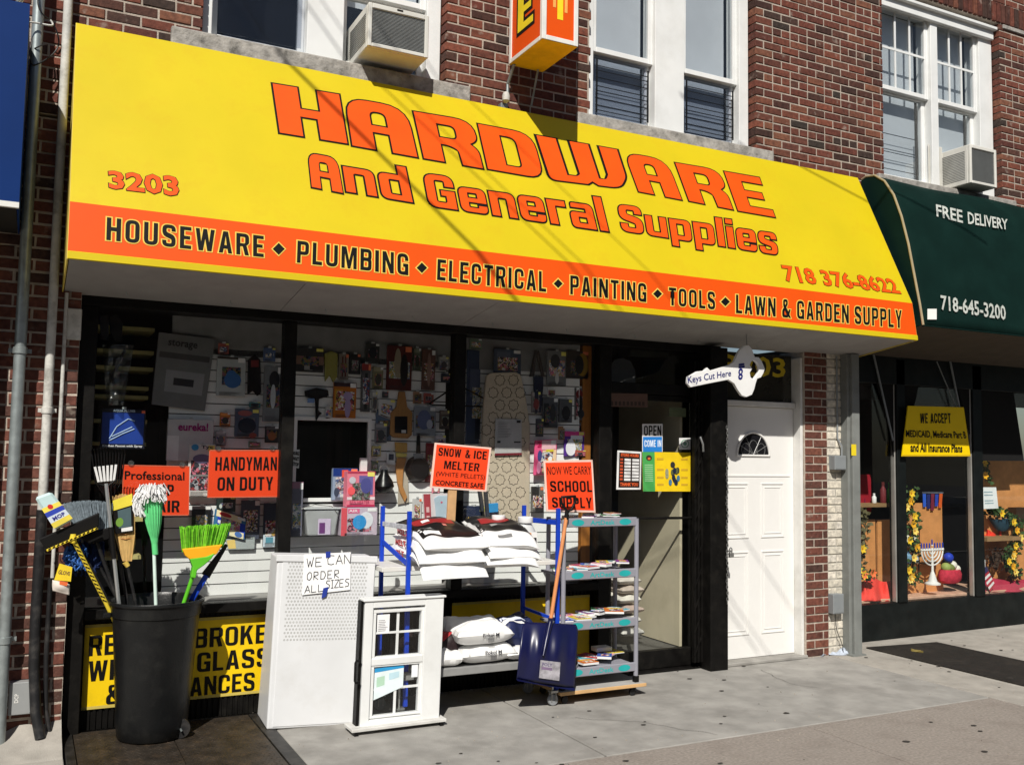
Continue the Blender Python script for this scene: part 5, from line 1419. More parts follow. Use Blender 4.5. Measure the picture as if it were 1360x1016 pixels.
# blue long handled dust pan pieces
dp = thing('dust_pan', 'dark dust pan with bright blue handle tucked behind the lime green broom', 'dust pan', B(260, 790, -.1))
a, b = B(274, 764, -.13), B(254, 797, -.12); m = MB(); m.bar(a, b, .034, .016); m.build('blue_handle', mat('royal_blue_plastic', srgb(30, 70, 190), .4), dp, bevel=.006, seg=2)
m = MB(); m.bar(b, down(a, b, .25), .02, .012); m.build('handle_stem', M_blk, dp)
m = MB(); m.prism([B(268, 762, -.11), B(300, 722, -.10), B(303, 724, -.10), B(278, 768, -.11)], (0, .02, 0)); m.build('pan_blade', M_hose, dp)
# blue mop yarn and gloves hanging on the left
bm_ = thing('duster', 'bright blue yarn duster hanging behind the squeegee handle', 'duster', B(100, 745, -.12))
f = MB()
for i in range(120):
    p0 = B(rnd(88, 112), rnd(722, 748), -.12 + rnd(-.03, .03)); f.tube([p0, p0 + Vector((rnd(-.02, .02), rnd(-.02, 0), -.02)), p0 + Vector((rnd(-.03, .03), 0, -.045))], .0045, 5)
f.build('yarn', mat('blue_yarn', srgb(60, 105, 175), .9, var=.35, scale=30), bm_, kind='stuff', smooth=True)
m = MB(); m.tube([B(104, 722, -.1), B(150, 810, -.08)], .009); m.build('handle', M_hose, bm_)
gl = thing('gloves', 'pair of packaged work gloves with yellow card hanging left of the bin', 'gloves', B(84, 770, -.15))
c = plate([(79, 748), (96, 753), (94, 772), (72, 770)], -.2)
quad(c, flat(235, 205, 50), gl, 'card', .002, thick=.006); text('GLOVE', sub_quad(c, .1, .35, .9, .62), flat(120, 90, 60), gl, bold=.03, lift=.003)
m = MB(); m.grid(lambda u, v: tuple(B(70 + 22 * u, 770 + 14 * v + 6 * u, -.2 - .02 * math.sin(math.pi * u) * math.sin(math.pi * min(1, v + .1)))), 10, 8); m.build('glove_fabric', flat(215, 205, 195, .9), gl, smooth=True, solid=.012)
quad(plate([(79, 771), (90, 773), (89, 778), (79, 776)], -.222), flat(225, 110, 60), gl, 'cuff_patch', .003)
MB().tube([B(86, 750, -.2), B(80, 744, -.15), B(80, 735, -.05)], .002, 5).build('hang_string', M_blk, gl)
m = MB(); mm = thing('spare_mop', 'navy blue mop head in shadow behind the squeegee broom', 'mop', B(115, 730, -.05))
f = MB()
for i in range(130):
    p0 = B(rnd(92, 138), rnd(716, 740), -.05 + rnd(-.03, .03)); f.tube([p0, p0 + Vector((rnd(-.02, .02), 0, -.05)), p0 + Vector((rnd(-.03, .03), 0, -rnd(.06, .12)))], .006, 5)
f.build('mop_yarn', mat('navy_yarn', srgb(30, 45, 85), .9, var=.3, scale=30), mm, kind='stuff', smooth=True)
a, b = B(120, 730, -.05), B(165, 812, -.06); pole(mm, [a, b, down(a, b, .35)], .01, M_hose, 'handle')

# ================================================================== WHITE CABINET
M_cab = mat('cabinet_white_enamel', (0.72, 0.73, 0.74), .4, var=.05, scale=3, dirt=(.5, .48, .44), dirt_amt=.28, dirt_scale=4, bump=.12, bscale=5)
Yc = -0.34
FL = at(354, 969, -.30); nF = Vector((-.06, -1, 0)).normalized()
FR_, TR_, TL_ = (on_plane(x, y, FL, nF) for x, y in ((486, 961), (500, 741), (368.5, 739)))
FL.z = max(FL.z, .004)
bk = Vector((0.03, .36, 0)); bt = Vector((0.02, .27, 0))
cab = thing('metal_cabinet', 'white metal cabinet with a perforated front and a handwritten paper sign', 'cabinet', (FL + FR_) / 2)
MB().hexa([FL, FR_, FR_ + bk, FL + bk + Vector((-.01, 0, .0)), TL_, TR_, TR_ + bt, TL_ + bt]).build('body', M_cab, cab, bevel=.012, seg=3)
cf = [TL_, TR_, FR_, FL]
nC = (cf[1] - cf[0]).cross(cf[3] - cf[0]).normalized(); nC = -nC if nC.y > 0 else nC
quad(sub_quad(cf, -.01, -.012, 1.01, .028), M_cab, cab, 'top_lip', .010, thick=.012, bevel=.003)
quad(sub_quad(cf, .055, .028, .99, .985), M_cab, cab, 'front_sheet', .004, thick=.006, bevel=.002)
# punched holes: a staggered field of small dark rings on the sheet
hc = MB(); hp = MB(); NX, NY = 25, 23
for j in range(NY):
    for i in range(NX):
        u = .115 + .805 * (i + (.5 if j % 2 else 0)) / NX; v = .036 + .47 * j / NY
        if .31 < u < .80 and v < .185: pass
        p = bil(cf, u, v) + nC * .0046; r = .0062
        ring = lambda q_: [p + Vector((q_ * math.cos(6.283 * k / 8), 0, q_ * math.sin(6.283 * k / 8))) for k in range(8)]
        hp.add(ring(r) + ring(r * .62), [(k, (k + 1) % 8, 8 + (k + 1) % 8, 8 + k) for k in range(8)])
        hc.add([q_ + nC * .0001 for q_ in ring(r * .6)], [tuple(range(8))])
hc.build('hole_centre', mat('hole_centre_grey', (.6, .6, .59), .6), cab, kind='stuff'); hp.build('punched_hole', mat('punched_hole_dark', (.34, .34, .33), .8), cab, kind='stuff')
# handwritten sheet, a thing of its own
ps = thing('paper_sign', 'handwritten sheet WE CAN ORDER ALL SIZES taped on the white cabinet with blue tape', 'sign', at(435, 760, -.35))
pc = [on_plane(x, y, TL_ + nC * .012, nC) for x, y in ((404, 736), (466, 733), (465, 783), (401, 790))]
quad(pc, flat(250, 250, 248, .8), ps, 'sheet', .002, thick=.001)
M_ink = mat('marker_ink', (.02, .02, .03), .6)
def hand(parent, strokes, c, r=.0022, m=M_ink):
    """marker writing: strokes in unit box of the sheet"""
    k = MB()
    for s_ in strokes:
        pts = [bil(c, u, v) + nC * .0035 for u, v in s_]
        for a_, b_ in zip(pts, pts[1:]):
            if (b_ - a_).length < 1e-5: continue
            k.bar(a_, b_, r * 2, .0006)
    return k.build('handwriting', m, parent, kind='stuff')
def H(chs, x0, y0, w, h, sp):
    F = {'W': [[(0, 0), (.3, 1), (.5, .3), (.75, 1), (1, -.1)]], 'E': [[(.9, 0), (0, 0), (0, 1), (.9, 1)], [(0, .5), (.7, .5)]], 'C': [[(1, .05), (.4, 0), (0, .4), (.1, .9), (.6, 1), (1, .9)]],
         'A': [[(0, 1), (.5, 0), (1, 1)], [(.2, .65), (.85, .65)]], 'N': [[(0, 1), (0, 0), (.9, 1), (1, -.1)]], 'O': [[(.5, 0), (.05, .3), (.1, .85), (.6, 1), (1, .6), (.85, .1), (.5, 0)]],
         'R': [[(0, 1), (0, 0), (.8, .05), (.85, .4), (0, .55), (.9, 1)]], 'D': [[(0, 0), (0, 1), (.7, .95), (1, .5), (.7, .05), (0, 0)]], 'L': [[(0, 0), (0, 1), (.9, .95)]],
         'S': [[(1, .05), (.3, 0), (.1, .3), (.9, .6), (.8, .95), (0, 1)]], 'I': [[(.5, 0), (.5, 1)], [(0, 0), (1, 0)], [(0, 1), (1, 1)]], 'Z': [[(0, 0), (1, 0), (0, 1), (1, 1)]]}
    out, x = [], x0
    for chh in chs:
        if chh == ' ': x += w * .7; continue
        for s_ in F[chh]: out.append([(x + w * (.6 if chh == 'I' else 1) * a_, y0 + h * b_) for a_, b_ in s_])
        x += (w * (.6 if chh == 'I' else 1) + sp)
    return out
hand(ps, H('WE', .06, .10, .14, .22, .05) + H('CAN', .50, .06, .14, .24, .04), pc)
hand(ps, H('ORDER', .08, .45, .10, .20, .045), pc); hand(ps, H('ALL', .05, .78, .11, .18, .03) + H('SIZES', .48, .70, .09, .20, .02), pc)
M_btape = flat(40, 60, 150, .6)
quad([bil(pc, .45, -.04), bil(pc, .55, -.05), bil(pc, .56, .10), bil(pc, .46, .12)], M_btape, ps, 'blue_tape', .005)
quad([bil(pc, .43, .88), bil(pc, .54, .86), bil(pc, .50, 1.10), bil(pc, .40, 1.14)], M_btape, ps, 'blue_tape', .005)

# ================================================================== WINDOW SAMPLE
YW = -0.585
ws = thing('window_sample', 'small white window sample with grilles standing on the sidewalk before the white cabinet', 'window sample', at(530, 968, YW))
W4 = [at(485.3, 799, YW), at(590, 793, YW), at(583, 958, YW), at(478, 970, YW)]
dpt = Vector((0, .085, 0))
def wbar(q, y0, d_, nm='frame', m=M_vinylwhite, b=.003): 
    m_ = MB(); m_.prism([p + Vector((0, y0, 0)) for p in q], (0, d_, 0)); return m_.build(nm, m, ws, bevel=b)
wbar(sub_quad(W4, 0, 0, .105, 1), 0, .085); wbar(sub_quad(W4, .76, 0, 1, 1), 0, .085, 'frame')
wbar(sub_quad(W4, .105, 0, .76, .055), 0, .085); wbar(sub_quad(W4, .105, .93, .76, 1), 0, .085)
wbar(sub_quad(W4, .105, .455, .76, .51), .008, .05, 'meeting_rail')
wbar([W4[0] + Vector((-.012, -.01, 0)), W4[1] + Vector((.012, -.01, 0)), W4[1] + Vector((.012, -.01, .014)), W4[0] + Vector((-.012, -.01, .014))], 0, .11, 'head_cap')
wbar([W4[0] + Vector((-.018, .02, 0)), W4[0] + Vector((-.001, .02, 0)), W4[3] + Vector((-.001, .02, 0)), W4[3] + Vector((-.022, .02, 0))], 0, .07, 'side_strip', M_blackmetal)
g1, g2 = sub_quad(W4, .155, .10, .725, .445), sub_quad(W4, .155, .525, .725, .905)
for g in (g1, g2):
    for (a_, b_, c_, d_) in ((-.09, -.08, 1.09, .0), (-.09, 1.0, 1.09, 1.05), (-.09, 0, 0, 1.0), (1.0, 0, 1.09, 1.0)):
        wbar(sub_quad(g, a_, b_, c_, d_), .014, .04, 'sash_rail')
    wbar(sub_quad(g, 0, 0, 1, 1), .034, .004, 'glass_pane', M_glass, 0)
    wbar(sub_quad(g, .465, 0, .52, 1), .028, .005, 'muntin', M_vinylwhite, 0); wbar(sub_quad(g, 0, .44, 1, .49), .0265, .005, 'muntin', M_vinylwhite, 0)
def wdec(q, m): return quad([p + Vector((0, .025, 0)) for p in q], m, ws, 'label', .001, thick=.0008)
q = sub_quad(g1, .03, .04, .30, .48); wdec(q, flat(240, 240, 240, .7))
k_ = MB()
for i in range(7): a_ = [bil(q, .1, .3 + i * .09) + Vector((0, .022, 0)), bil(q, rnd(.6, .92), .3 + i * .09) + Vector((0, .022, 0))]; k_.bar(a_[0], a_[1], .0015, .0004)
k_.build('label_print', M_ink, ws, kind='stuff')
q = [bil(g2, .02, .03), bil(g2, .66, .0), bil(g2, .66, .46), bil(g2, .02, .68)]; wdec(q, flat(225, 238, 240, .6))
quad([p + Vector((0, .024, 0)) for p in sub_quad(q, 0, 0, 1, .13)], flat(50, 150, 205), ws, 'label_band', .001); 
quad([p + Vector((0, .024, 0)) for p in sub_quad(q, .08, .30, .35, .62)], flat(180, 215, 190), ws, 'label_patch', .001); quad([p + Vector((0, .024, 0)) for p in sub_quad(q, .5, .25, .85, .5)], flat(190, 220, 230), ws, 'label_patch', .001)
q = sub_quad(g2, .84, .02, .98, .28); wdec(q, flat(235, 238, 240, .6))
# black pull handle on the side
h0, h1 = at(477, 877, YW - .01), at(476, 906, YW - .01)
MB().tube([h0 + Vector((.01, 0, 0)), h0 + Vector((-.02, -.005, 0)), h0 + Vector((-.025, -.005, -.012)), h1 + Vector((-.025, -.005, .012)), h1 + Vector((-.02, -.005, 0)), h1 + Vector((.01, 0, 0))], .0075, 8).build('pull_handle', M_blk, ws, smooth=True)
base = [at(466.5, 968, YW - .03), at(592, 960, YW - .03)]
zb_ = .035
m = MB(); m.box(base[0].x, base[1].x, YW - .045, YW + .12, .024, .044); m.build('base_board', mat('base_board_white', (.62, .61, .58), .6, dirt=(.3, .29, .27), dirt_amt=.4), ws, bevel=.003)
for x in (base[0].x + .03, base[1].x - .03):
    for y in (YW - .03, YW + .1): MB().box(x - .012, x + .012, y - .01, y + .01, 0.001, .024).build('foot', M_blk, ws)
wbar([W4[3] + Vector((0, 0, 0)), W4[2], Vector((W4[2].x, YW, .044)), Vector((W4[3].x, YW, .044))], .001, .083, 'frame')

# ================================================================== BLUE RACK
M_bl = mat('blue_powder_coat', srgb(25, 65, 185), .4, var=.07)
YR, YRb = -.46, -.10
rx0, rx1 = at(543, 730, YR).x, at(741, 735, YR).x
rkk = thing('metal_rack', 'blue metal rack with white shelves holding bags of ice melter', 'rack', ((rx0 + rx1) / 2, -.3, 0))
zt1, zt2 = at(544, 679, YR).z, at(742, 675, YR).z
for x, y, z in ((rx0, YR, zt1), (rx1, YR, zt2), (at(508, 700, YRb).x, YRb, at(508, 672, YRb).z), (at(696, 700, YRb).x, YRb, at(696, 671, YRb).z)):
    MB().box(x - .013, x + .013, y - .010, y + .016, .10, z).build('post', M_bl, rkk, bevel=.002)
zs = .935
def shelf(z, m, nm='shelf', x0=None, x1=None, th=.03): return MB().box(x0 if x0 else rx0 - .17, x1 if x1 else rx1 + .0, YR + .02, YRb + .04, z - th, z).build(nm, m, rkk, bevel=.003)
M_shw = mat('shelf_white_laminate', (.68, .67, .63), .5, var=.05, dirt=(.4, .38, .34), dirt_amt=.3)
shelf(zs + .045, M_shw); 
zl = at(640, 882, YR).z
MB().box(rx0 - .12, rx1 - .02, YR - .03, YRb + .05, zl - .05, zl).build('shelf', mat('shelf_grey', (.26, .26, .255), .55, dirt=(.15, .14, .13), dirt_amt=.4), rkk, bevel=.003)
z_ = at(720, 692, -.3).z
MB().bar((rx1, YR, z_), (at(696, 700, YRb).x, YRb, z_), .012, .035, up=(0, 0, 1)).build('side_rail', M_bl, rkk, bevel=.002)
z_ = at(525, 698, -.3).z
MB().bar((rx0, YR, z_), (at(508, 700, YRb).x, YRb, z_), .012, .03, up=(0, 0, 1)).build('side_rail', mat('rail_chipped', (.45, .46, .5), .5, var=.3, scale=40), rkk, bevel=.002)
MB().bar((rx0, YR, z_ - .24), (at(508, 700, YRb).x, YRb, z_ - .12), .012, .03, up=(0, 0, 1)).build('brace', M_bl, rkk)
z_ = at(720, 815, -.3).z
MB().bar((rx1, YR, z_ - .02), (at(694, 800, YRb).x, YRb, z_ + .02), .012, .02, up=(0, 0, 1)).build('side_rail', M_bl, rkk)
for x in (rx0 - .05, rx1 - .04):
    for y in (YR + .0, YRb):
        w_ = MB(); w_.lathe([(.012, -.014), (.036, -.013), (.040, -.006), (.040, .006), (.036, .013), (.012, .014)], (x, y - .02, .041), 18, axis='Y'); wh = w_.build('caster_wheel', mat('caster_grey_rubber', (.25, .26, .27), .6, var=.1), rkk, smooth=True)
        f = MB(); f.box(x - .018, x - .014, y - .04, y, .03, .105); f.box(x + .014, x + .018, y - .04, y, .03, .105); f.box(x - .025, x + .03, y - .045, y + .005, .09, .104); f.build('caster_fork', M_chain, wh)
        MB().tube([(x, y - .02, .10), (x, y - .02, zl - .05)], .007).build('caster_stem', M_chain, rkk)

# bags
def bag(name, lab, cx, cy, z0, lx, ly, h, m, decals=(), rz=0, group=None, droop=0.0, sag=0.0, seed=0, cat='bag', tilt=0, slope=0.0):
    t = thing(name, lab, cat, (cx, cy, z0), group)
    r = random.Random(seed); ph = [r.uniform(0, 6) for _ in range(6)]
    T = Matrix.Translation((cx, cy, z0)) @ Matrix.Rotation(rz, 4, 'Z') @ Matrix.Rotation(tilt, 4, 'Y')
    def sf_(u, v, top=True, off=0.0):
        x = (u - .5) * lx; y = (v - .5) * ly
        ex = max(0.0, 1 - abs(2 * u - 1) ** 3.2); ey = max(0.0, 1 - abs(2 * v - 1) ** 3.2)
        th = (h * .5) * (ex * ey) ** .38
        wob = .10 * h * math.sin(7 * u + ph[0]) * math.sin(5 * v + ph[1]) + .05 * h * math.sin(15 * u + 6 * v + ph[2]) + .035 * h * math.sin(27 * v + 4 * u + ph[3])
        z = h * .5 + (th * (1 if top else -1)) + (wob * min(1, th * 4 / h) if top else wob * .15)
        z -= droop * (max(0, .35 - v) / .35) ** 2 + sag * (max(0, u - .7) / .3) ** 2
        z += slope * (v - .5) * ly
        x *= 1 - .035 * math.sin(math.pi * v); y *= 1 - .05 * math.sin(math.pi * u)
        return T @ Vector((x, y - (.01 if False else 0), max(z, .002 - droop - slope * ly) + off))
    b = MB(); N_ = 26
    b.grid(lambda u, v: sf_(u, v, True), N_, N_); b.grid(lambda u, v: sf_(u, 1 - v, False), N_, N_)
    me = b.mesh('bag_body'); bm = bmesh.new(); bm.from_mesh(me); bmesh.ops.remove_doubles(bm, verts=bm.verts, dist=.0006); bmesh.ops.recalc_face_normals(bm, faces=bm.faces); bm.to_mesh(me); bm.free()
    link('bag_body', me, m, t, smooth=True)
    for (u0, v0, u1, v1, dm, nm) in decals:
        b = MB(); k = 14
        b.grid(lambda a, c: sf_(u0 + (u1 - u0) * a, v0 + (v1 - v0) * c, True, .0022), k, k); b.build(nm, dm, t, smooth=True)
    def front(s_, u0, u1, fz0, fz1, tm, bold=.02):
        """print on the bag's front end"""
        y = cy - ly * .5
        return sf_
    return t, sf_
M_bagw = mat('white_bag_plastic', (.78, .78, .77), .38, var=.05, scale=6, bump=.25, bscale=28)
M_bagb = flat(30, 28, 28, .35); M_bagr = flat(150, 45, 45, .4); M_bagg = flat(150, 150, 148, .4)
GRP = 'white bags of ice melter stacked on the blue rack'
zt_ = zs + .047
# left stack of three
xL0, xL1 = at(528, 740, -.3).x, at(628, 740, -.45).x
cxL, lxL = (2.12 + 2.80) / 2, .58
cxL = (at(533, 740, -.35).x + at(632, 740, -.5).x) / 2; lxL = at(632, 740, -.5).x - at(533, 740, -.35).x
for k in range(3):
    lab = ['bottom white bag in the left stack of ice melter bags', 'middle white bag in the left stack of ice melter bags', 'top ice melter bag with black and red print in the left stack'][k]
    dec = []
    if k == 2: dec = [(.03, .12, .97, .93, M_bagb, 'black_panel')]
    t, sfn = bag('ice_melter_bag', lab, cxL + .012 * k, -.40 + .012 * k, zt_ + .020 + .066 * k, lxL, .56, .105, M_bagw, dec, rz=[.07, -.03, .05][k], group=GRP, droop=[.12, .07, .03][k], seed=k + 3, slope=[.05, .11, .17][k])
    if k == 2:
        for (u0, v0, u1, v1, dm, o_) in ((.15, .52, .75, .74, M_bagr, .0045), (.12, .30, .30, .42, M_bagg, .0045), (.08, .16, .34, .24, M_wht, .0045), (.28, .62, .40, .68, M_wht, .006), (.5, .4, .56, .46, flat(200, 120, 110), .0045)):
            b_ = MB(); b_.grid(lambda a, c: sfn(u0 + (u1 - u0) * a, v0 + (v1 - v0) * c, True, o_), 6, 6); b_.build('printed_patch', dm, t, smooth=True)
    # red word on the narrow end facing left
    e = [Vector((cxL - lxL / 2 - .002 + .012 * k, y_, zt_ + .02 + .066 * k + z_)) for y_, z_ in ((-.22, .072), (-.42, .072), (-.42, .035), (-.22, .035))]
    text('MELT', e, flat(190, 60, 60), t, bold=.05, lift=.006)
cxR = (at(632, 740, -.35).x + at(688, 740, -.5).x) / 2 + .03; lxR = .40
for k in range(3):
    lab = ['bottom white bag in the right stack of ice melter bags', 'middle white bag in the right stack of ice melter bags', 'top ice melter bag with black and red print in the right stack'][k]
    dec = [(.03, .20, .97, .93, M_bagb, 'black_panel')] if k == 2 else []
    t, sfn = bag('ice_melter_bag', lab, cxR + .01 * k, -.38 + .012 * k, zt_ + .02 + .066 * k, lxR, .54, .105, M_bagw, dec, rz=[-.08, .02, -.14][k], group=GRP, droop=[.05, .06, .03][k], sag=.03, slope=[.05, .10, .17][k], seed=k + 23)
    if k == 2:
        for (u0, v0, u1, v1, dm, o_) in ((.18, .56, .7, .76, M_bagr, .0045), (.3, .40, .42, .5, M_bagg, .0045), (.3, .06, .55, .11, flat(120, 120, 120), .003)):
            b_ = MB(); b_.grid(lambda a, c: sfn(u0 + (u1 - u0) * a, v0 + (v1 - v0) * c, True, o_), 6, 6); b_.build('printed_patch', dm, t, smooth=True)
# lower shelf bags
zq = zl + .001
xa, xb2 = at(612, 865, -.45).x, at(682, 860, -.45).x
M_bagn = mat('navy_bag_plastic', srgb(35, 42, 78), .4, var=.3, scale=14, bump=.3, bscale=28)
M_bagk = mat('black_red_bag', srgb(40, 30, 32), .4, var=.3, scale=14, bump=.3, bscale=28)
G2 = 'bags on the lower shelf of the blue rack'
cx_, lx_ = (xa + xb2) / 2 - .005, (xb2 - xa) * 1.04
for k in range(2):
    t, sfn = bag('pellet_bag', ['lower white pellet bag lying on the grey bottom shelf', 'upper white pellet bag with grey print on the bottom shelf stack'][k], cx_ - .02 * k, -.30, zq + .115 * k, lx_, .42, [.13, .16][k], M_bagw, (), rz=[.02, -.05][k], group=G2, seed=41 + k)
    yv = -.30 - .212
    p0 = Vector((cx_ + .02 - .02 * k, yv, zq + .115 * k))
    text('Pokol M', [p0 + Vector((-.06, 0, .095)), p0 + Vector((.06, -.002, .095)), p0 + Vector((.06, -.002, .072)), p0 + Vector((-.06, 0, .072))], M_ink, t, bold=.03, lift=.002)
    kk_ = MB()
    for i in range(9): kk_.box(p0.x - .02 + i * .005, p0.x - .018 + i * .005, yv - .003, yv - .002, p0.z + .035, p0.z + .062)
    kk_.build('barcode', M_ink, t, kind='stuff')
t, sfn = bag('pellet_bag', 'red and black bag at the left end of the bottom shelf', xa - .10, -.22, zq, .34, .40, .19, M_bagk, [(.1, .1, .9, .5, flat(170, 45, 50), 'red_panel')], rz=.2, group=G2, seed=50)
t, sfn = bag('pellet_bag', 'white bag squeezed low at the left end of the bottom shelf', xa - .09, -.36, zq, .20, .28, .11, M_bagw, [], rz=-.1, group=G2, seed=52)
t, sfn = bag('pellet_bag', 'dark navy bag with white lettering on the bottom shelf behind the shovel', xb2 + .09, -.24, zq + .05, .34, .42, .20, M_bagn, [], rz=-.1, group=G2, seed=54)
for (u0, v0, u1, v1, dm) in ((.1, .1, .6, .22, M_wht), (.15, .27, .7, .36, flat(210, 215, 230)), (.2, .42, .5, .47, flat(190, 80, 80))):
    b_ = MB(); b_.grid(lambda a, c: sfn(u0 + (u1 - u0) * a, v0 + (v1 - v0) * c, True, .003), 6, 6); b_.build('printed_patch', dm, t, smooth=True)
t, sfn = bag('pellet_bag', 'pale bag under the navy bag behind the blue shovel', xb2 + .09, -.30, zq, .32, .42, .10, M_bagw, [], group=G2, seed=55)

# plastic jugs
M_jug = mat('milky_plastic', (.70, .71, .71), .35, var=.04, trans=.15)
M_cap = mat('white_cap', (.82, .82, .82), .4)
def jug(lab, px, yt, yb, Y, w, group='white plastic jugs on the rack'):
    c0 = at(px, yb, Y); ztp = at(px, yt, Y).z; h = ztp - zt_
    t = thing('plastic_jug', lab, 'jug', (c0.x, Y, zt_), group)
    m = MB(); m.lathe([(w * .46, 0), (w * .5, .01), (w * .5, h * .55), (w * .44, h * .68), (w * .32, h * .80), (w * .27, h * .84), (w * .27, h * .88)], (c0.x, Y, zt_), 28, sy=.8); m.build('jug_body', M_jug, t, smooth=True)
    m = MB(); m.lathe([(w * .32, h * .86), (w * .33, h * .87), (w * .32, h * .99), (w * .30, h)], (c0.x, Y, zt_), 28); m.build('cap', M_cap, t, smooth=True)
    return t, c0, h
jug('white plastic jug with white cap half hidden behind the right ice melter stack', 661, 684, 750, -.22, .15)
t, c0, h = jug('white plastic jug with orange and black picture label, right end of the rack', 697, 686, 748, -.36, .165)
lb = [Vector((c0.x - .062, -.36 - .068, zt_ + h * .66)), Vector((c0.x + .055, -.36 - .068, zt_ + h * .66)), Vector((c0.x + .065, -.36 - .07, zt_ + .02)), Vector((c0.x - .065, -.36 - .07, zt_ + .02))]
quad(lb, M_wht, t, 'label', .002, thick=.001); quad(sub_quad(lb, .08, .03, .62, .22), flat(220, 140, 50), t, 'label_print', .003); quad(sub_quad(lb, .08, .22, .95, .78), M_blk, t, 'label_print', .003)
quad(sub_quad(lb, .10, .34, .62, .48), flat(110, 150, 200), t, 'label_print', .004); blob_print(t, lb, .6, .62, .28, .12, flat(235, 175, 130), .0045)
quad(sub_quad(lb, .02, .84, .95, .9), flat(190, 50, 50), t, 'label_print', .004)

# ================================================================== SIGNS ON STICKS
M_osg = mat('fluorescent_orange_card', srgb(242, 72, 30), .6, var=.03)
M_card_border = flat(235, 200, 185)  # pale border colour of the orange placards
def ocard(t, c, border=True, thick=.004):
    quad(c, M_card_border if border else M_osg, t, 'card', 0, thick=thick)
    if border: quad(sub_quad(c, .035, .04, .965, .96), M_osg, t, 'orange_face', .0012)
snow = thing('placard', 'orange SNOW & ICE MELTER placard on a wooden stick among the white bags', 'sign', at(600, 715, -.28))
YN = -.30
c = plate([(577.4, 587.7), (652.7, 594.4), (646, 653), (571, 647.5)], YN); ocard(snow, c)
for w_, u0, v0, u1, v1 in (('SNOW', .08, .10, .47, .28), ('&', .55, .10, .64, .28), ('ICE', .70, .10, .93, .28), ('MELTER', .20, .38, .82, .56)):
    block(w_, sub_quad(c, u0, v0, u1, v1), M_blk, snow, asp=.55, lift=.0025)
text('(WHITE PELLETS)', sub_quad(c, .08, .63, .94, .76), M_blk, snow, bold=.0, lift=.0025); text('CONCRETE SAFE', sub_quad(c, .08, .82, .93, .93), M_blk, snow, bold=.025, lift=.0025)
m = MB(); m.prism([at(596, 650, YN + .006), at(607, 650, YN + .006), at(603.5, 718, YN + .006), at(592.5, 718, YN + .006)], (0, .02, 0)); m.build('stick', mat('pine_stick', srgb(200, 160, 115), .7, var=.1, scale=20), snow, bevel=.002)
# grey cart next
YK, YKb = -.47, -.16
M_crt = mat('cart_grey_plastic', (.27, .27, .31), .5, var=.06)
kx0, kx1 = at(748, 790, YK).x, at(845, 790, YK).x
cart = thing('shelf_cart', 'grey four shelf cart of books on a wooden dolly beside the shop door', 'cart', ((kx0 + kx1) / 2, -.3, 0))
zsh = [at(798, y, YK).z for y in (693, 762, 828, 889)]
M_teal = mat('teal_print', srgb(40, 165, 165), .5)
kz0 = at(845, 906, YK).z; kz0 = .105
for x, y in ((kx0, YK), (kx1, YK), (kx0 + .05, YKb), (kx1 + .02, YKb)):
    MB().tube([(x, y, kz0), (x, y, zsh[0] + .02)], .0165, 14).build('post', M_crt, cart, smooth=True)
for i, z in enumerate(zsh):
    s_ = MB().box(kx0 + .003, kx1 - .003, YK - .012, YK + .004, z - .033, z + .030).build('shelf_lip', M_crt, cart, bevel=.005)
    MB().box(kx0, kx1 + .015, YK + .004, YKb + .02, z - .008, z + .008).build('shelf_tray', M_crt, cart, bevel=.003)
    q = rect(kx0 + .005, kx1 - .005, z - .033, z + .03, YK - .012)
    for u in (.17, .83):
        pts = [bil(q, u + .085 * math.cos(6.283 * k / 16), .5 + .36 * math.sin(6.283 * k / 16)) + Vector((0, -.0012, 0)) for k in range(16)]
        MB().add(pts, [tuple(range(16))[::-1]]).build('oval_logo', M_teal, cart)
    text('ArtDesk', sub_quad(q, .34, .25, .68, .78), M_teal, cart, bold=.02, lift=.0012)
for x in (kx0, kx1): MB().box(x - .018, x + .018, YK - .018, YK + .018, kz0 - .01, kz0 + .035).build('foot_socket', M_blk, cart, bevel=.003)
dl = thing('dolly', 'wooden board dolly on small black casters under the grey cart', 'dolly', ((kx0 + kx1) / 2, -.3, 0))
MB().box(kx0 - .04, kx1 + .06, YK - .05, YKb + .06, .068, .092).build('board', mat('plywood_board', srgb(205, 165, 115), .7, var=.12, scale=10), dl, bevel=.002)
MB().box(kx0 - .036, kx1 + .056, YK - .046, YKb + .056, .0921, .0935).build('grey_top', mat('board_grey_carpet', (.40, .39, .37), .9, var=.1), dl)
for x in (kx0 + .02, kx1 - .03):
    for y in (YK + .0, YKb): 
        w_ = MB(); w_.lathe([(.006, -.010), (.024, -.009), (.026, 0), (.024, .009), (.006, .010)], (x, y, .0265), 14, axis='Y'); wh = w_.build('caster_wheel', M_hose, dl, smooth=True)
        MB().box(x - .016, x + .016, y - .014, y + .014, .045, .0675).build('caster_plate', M_blk, dl)
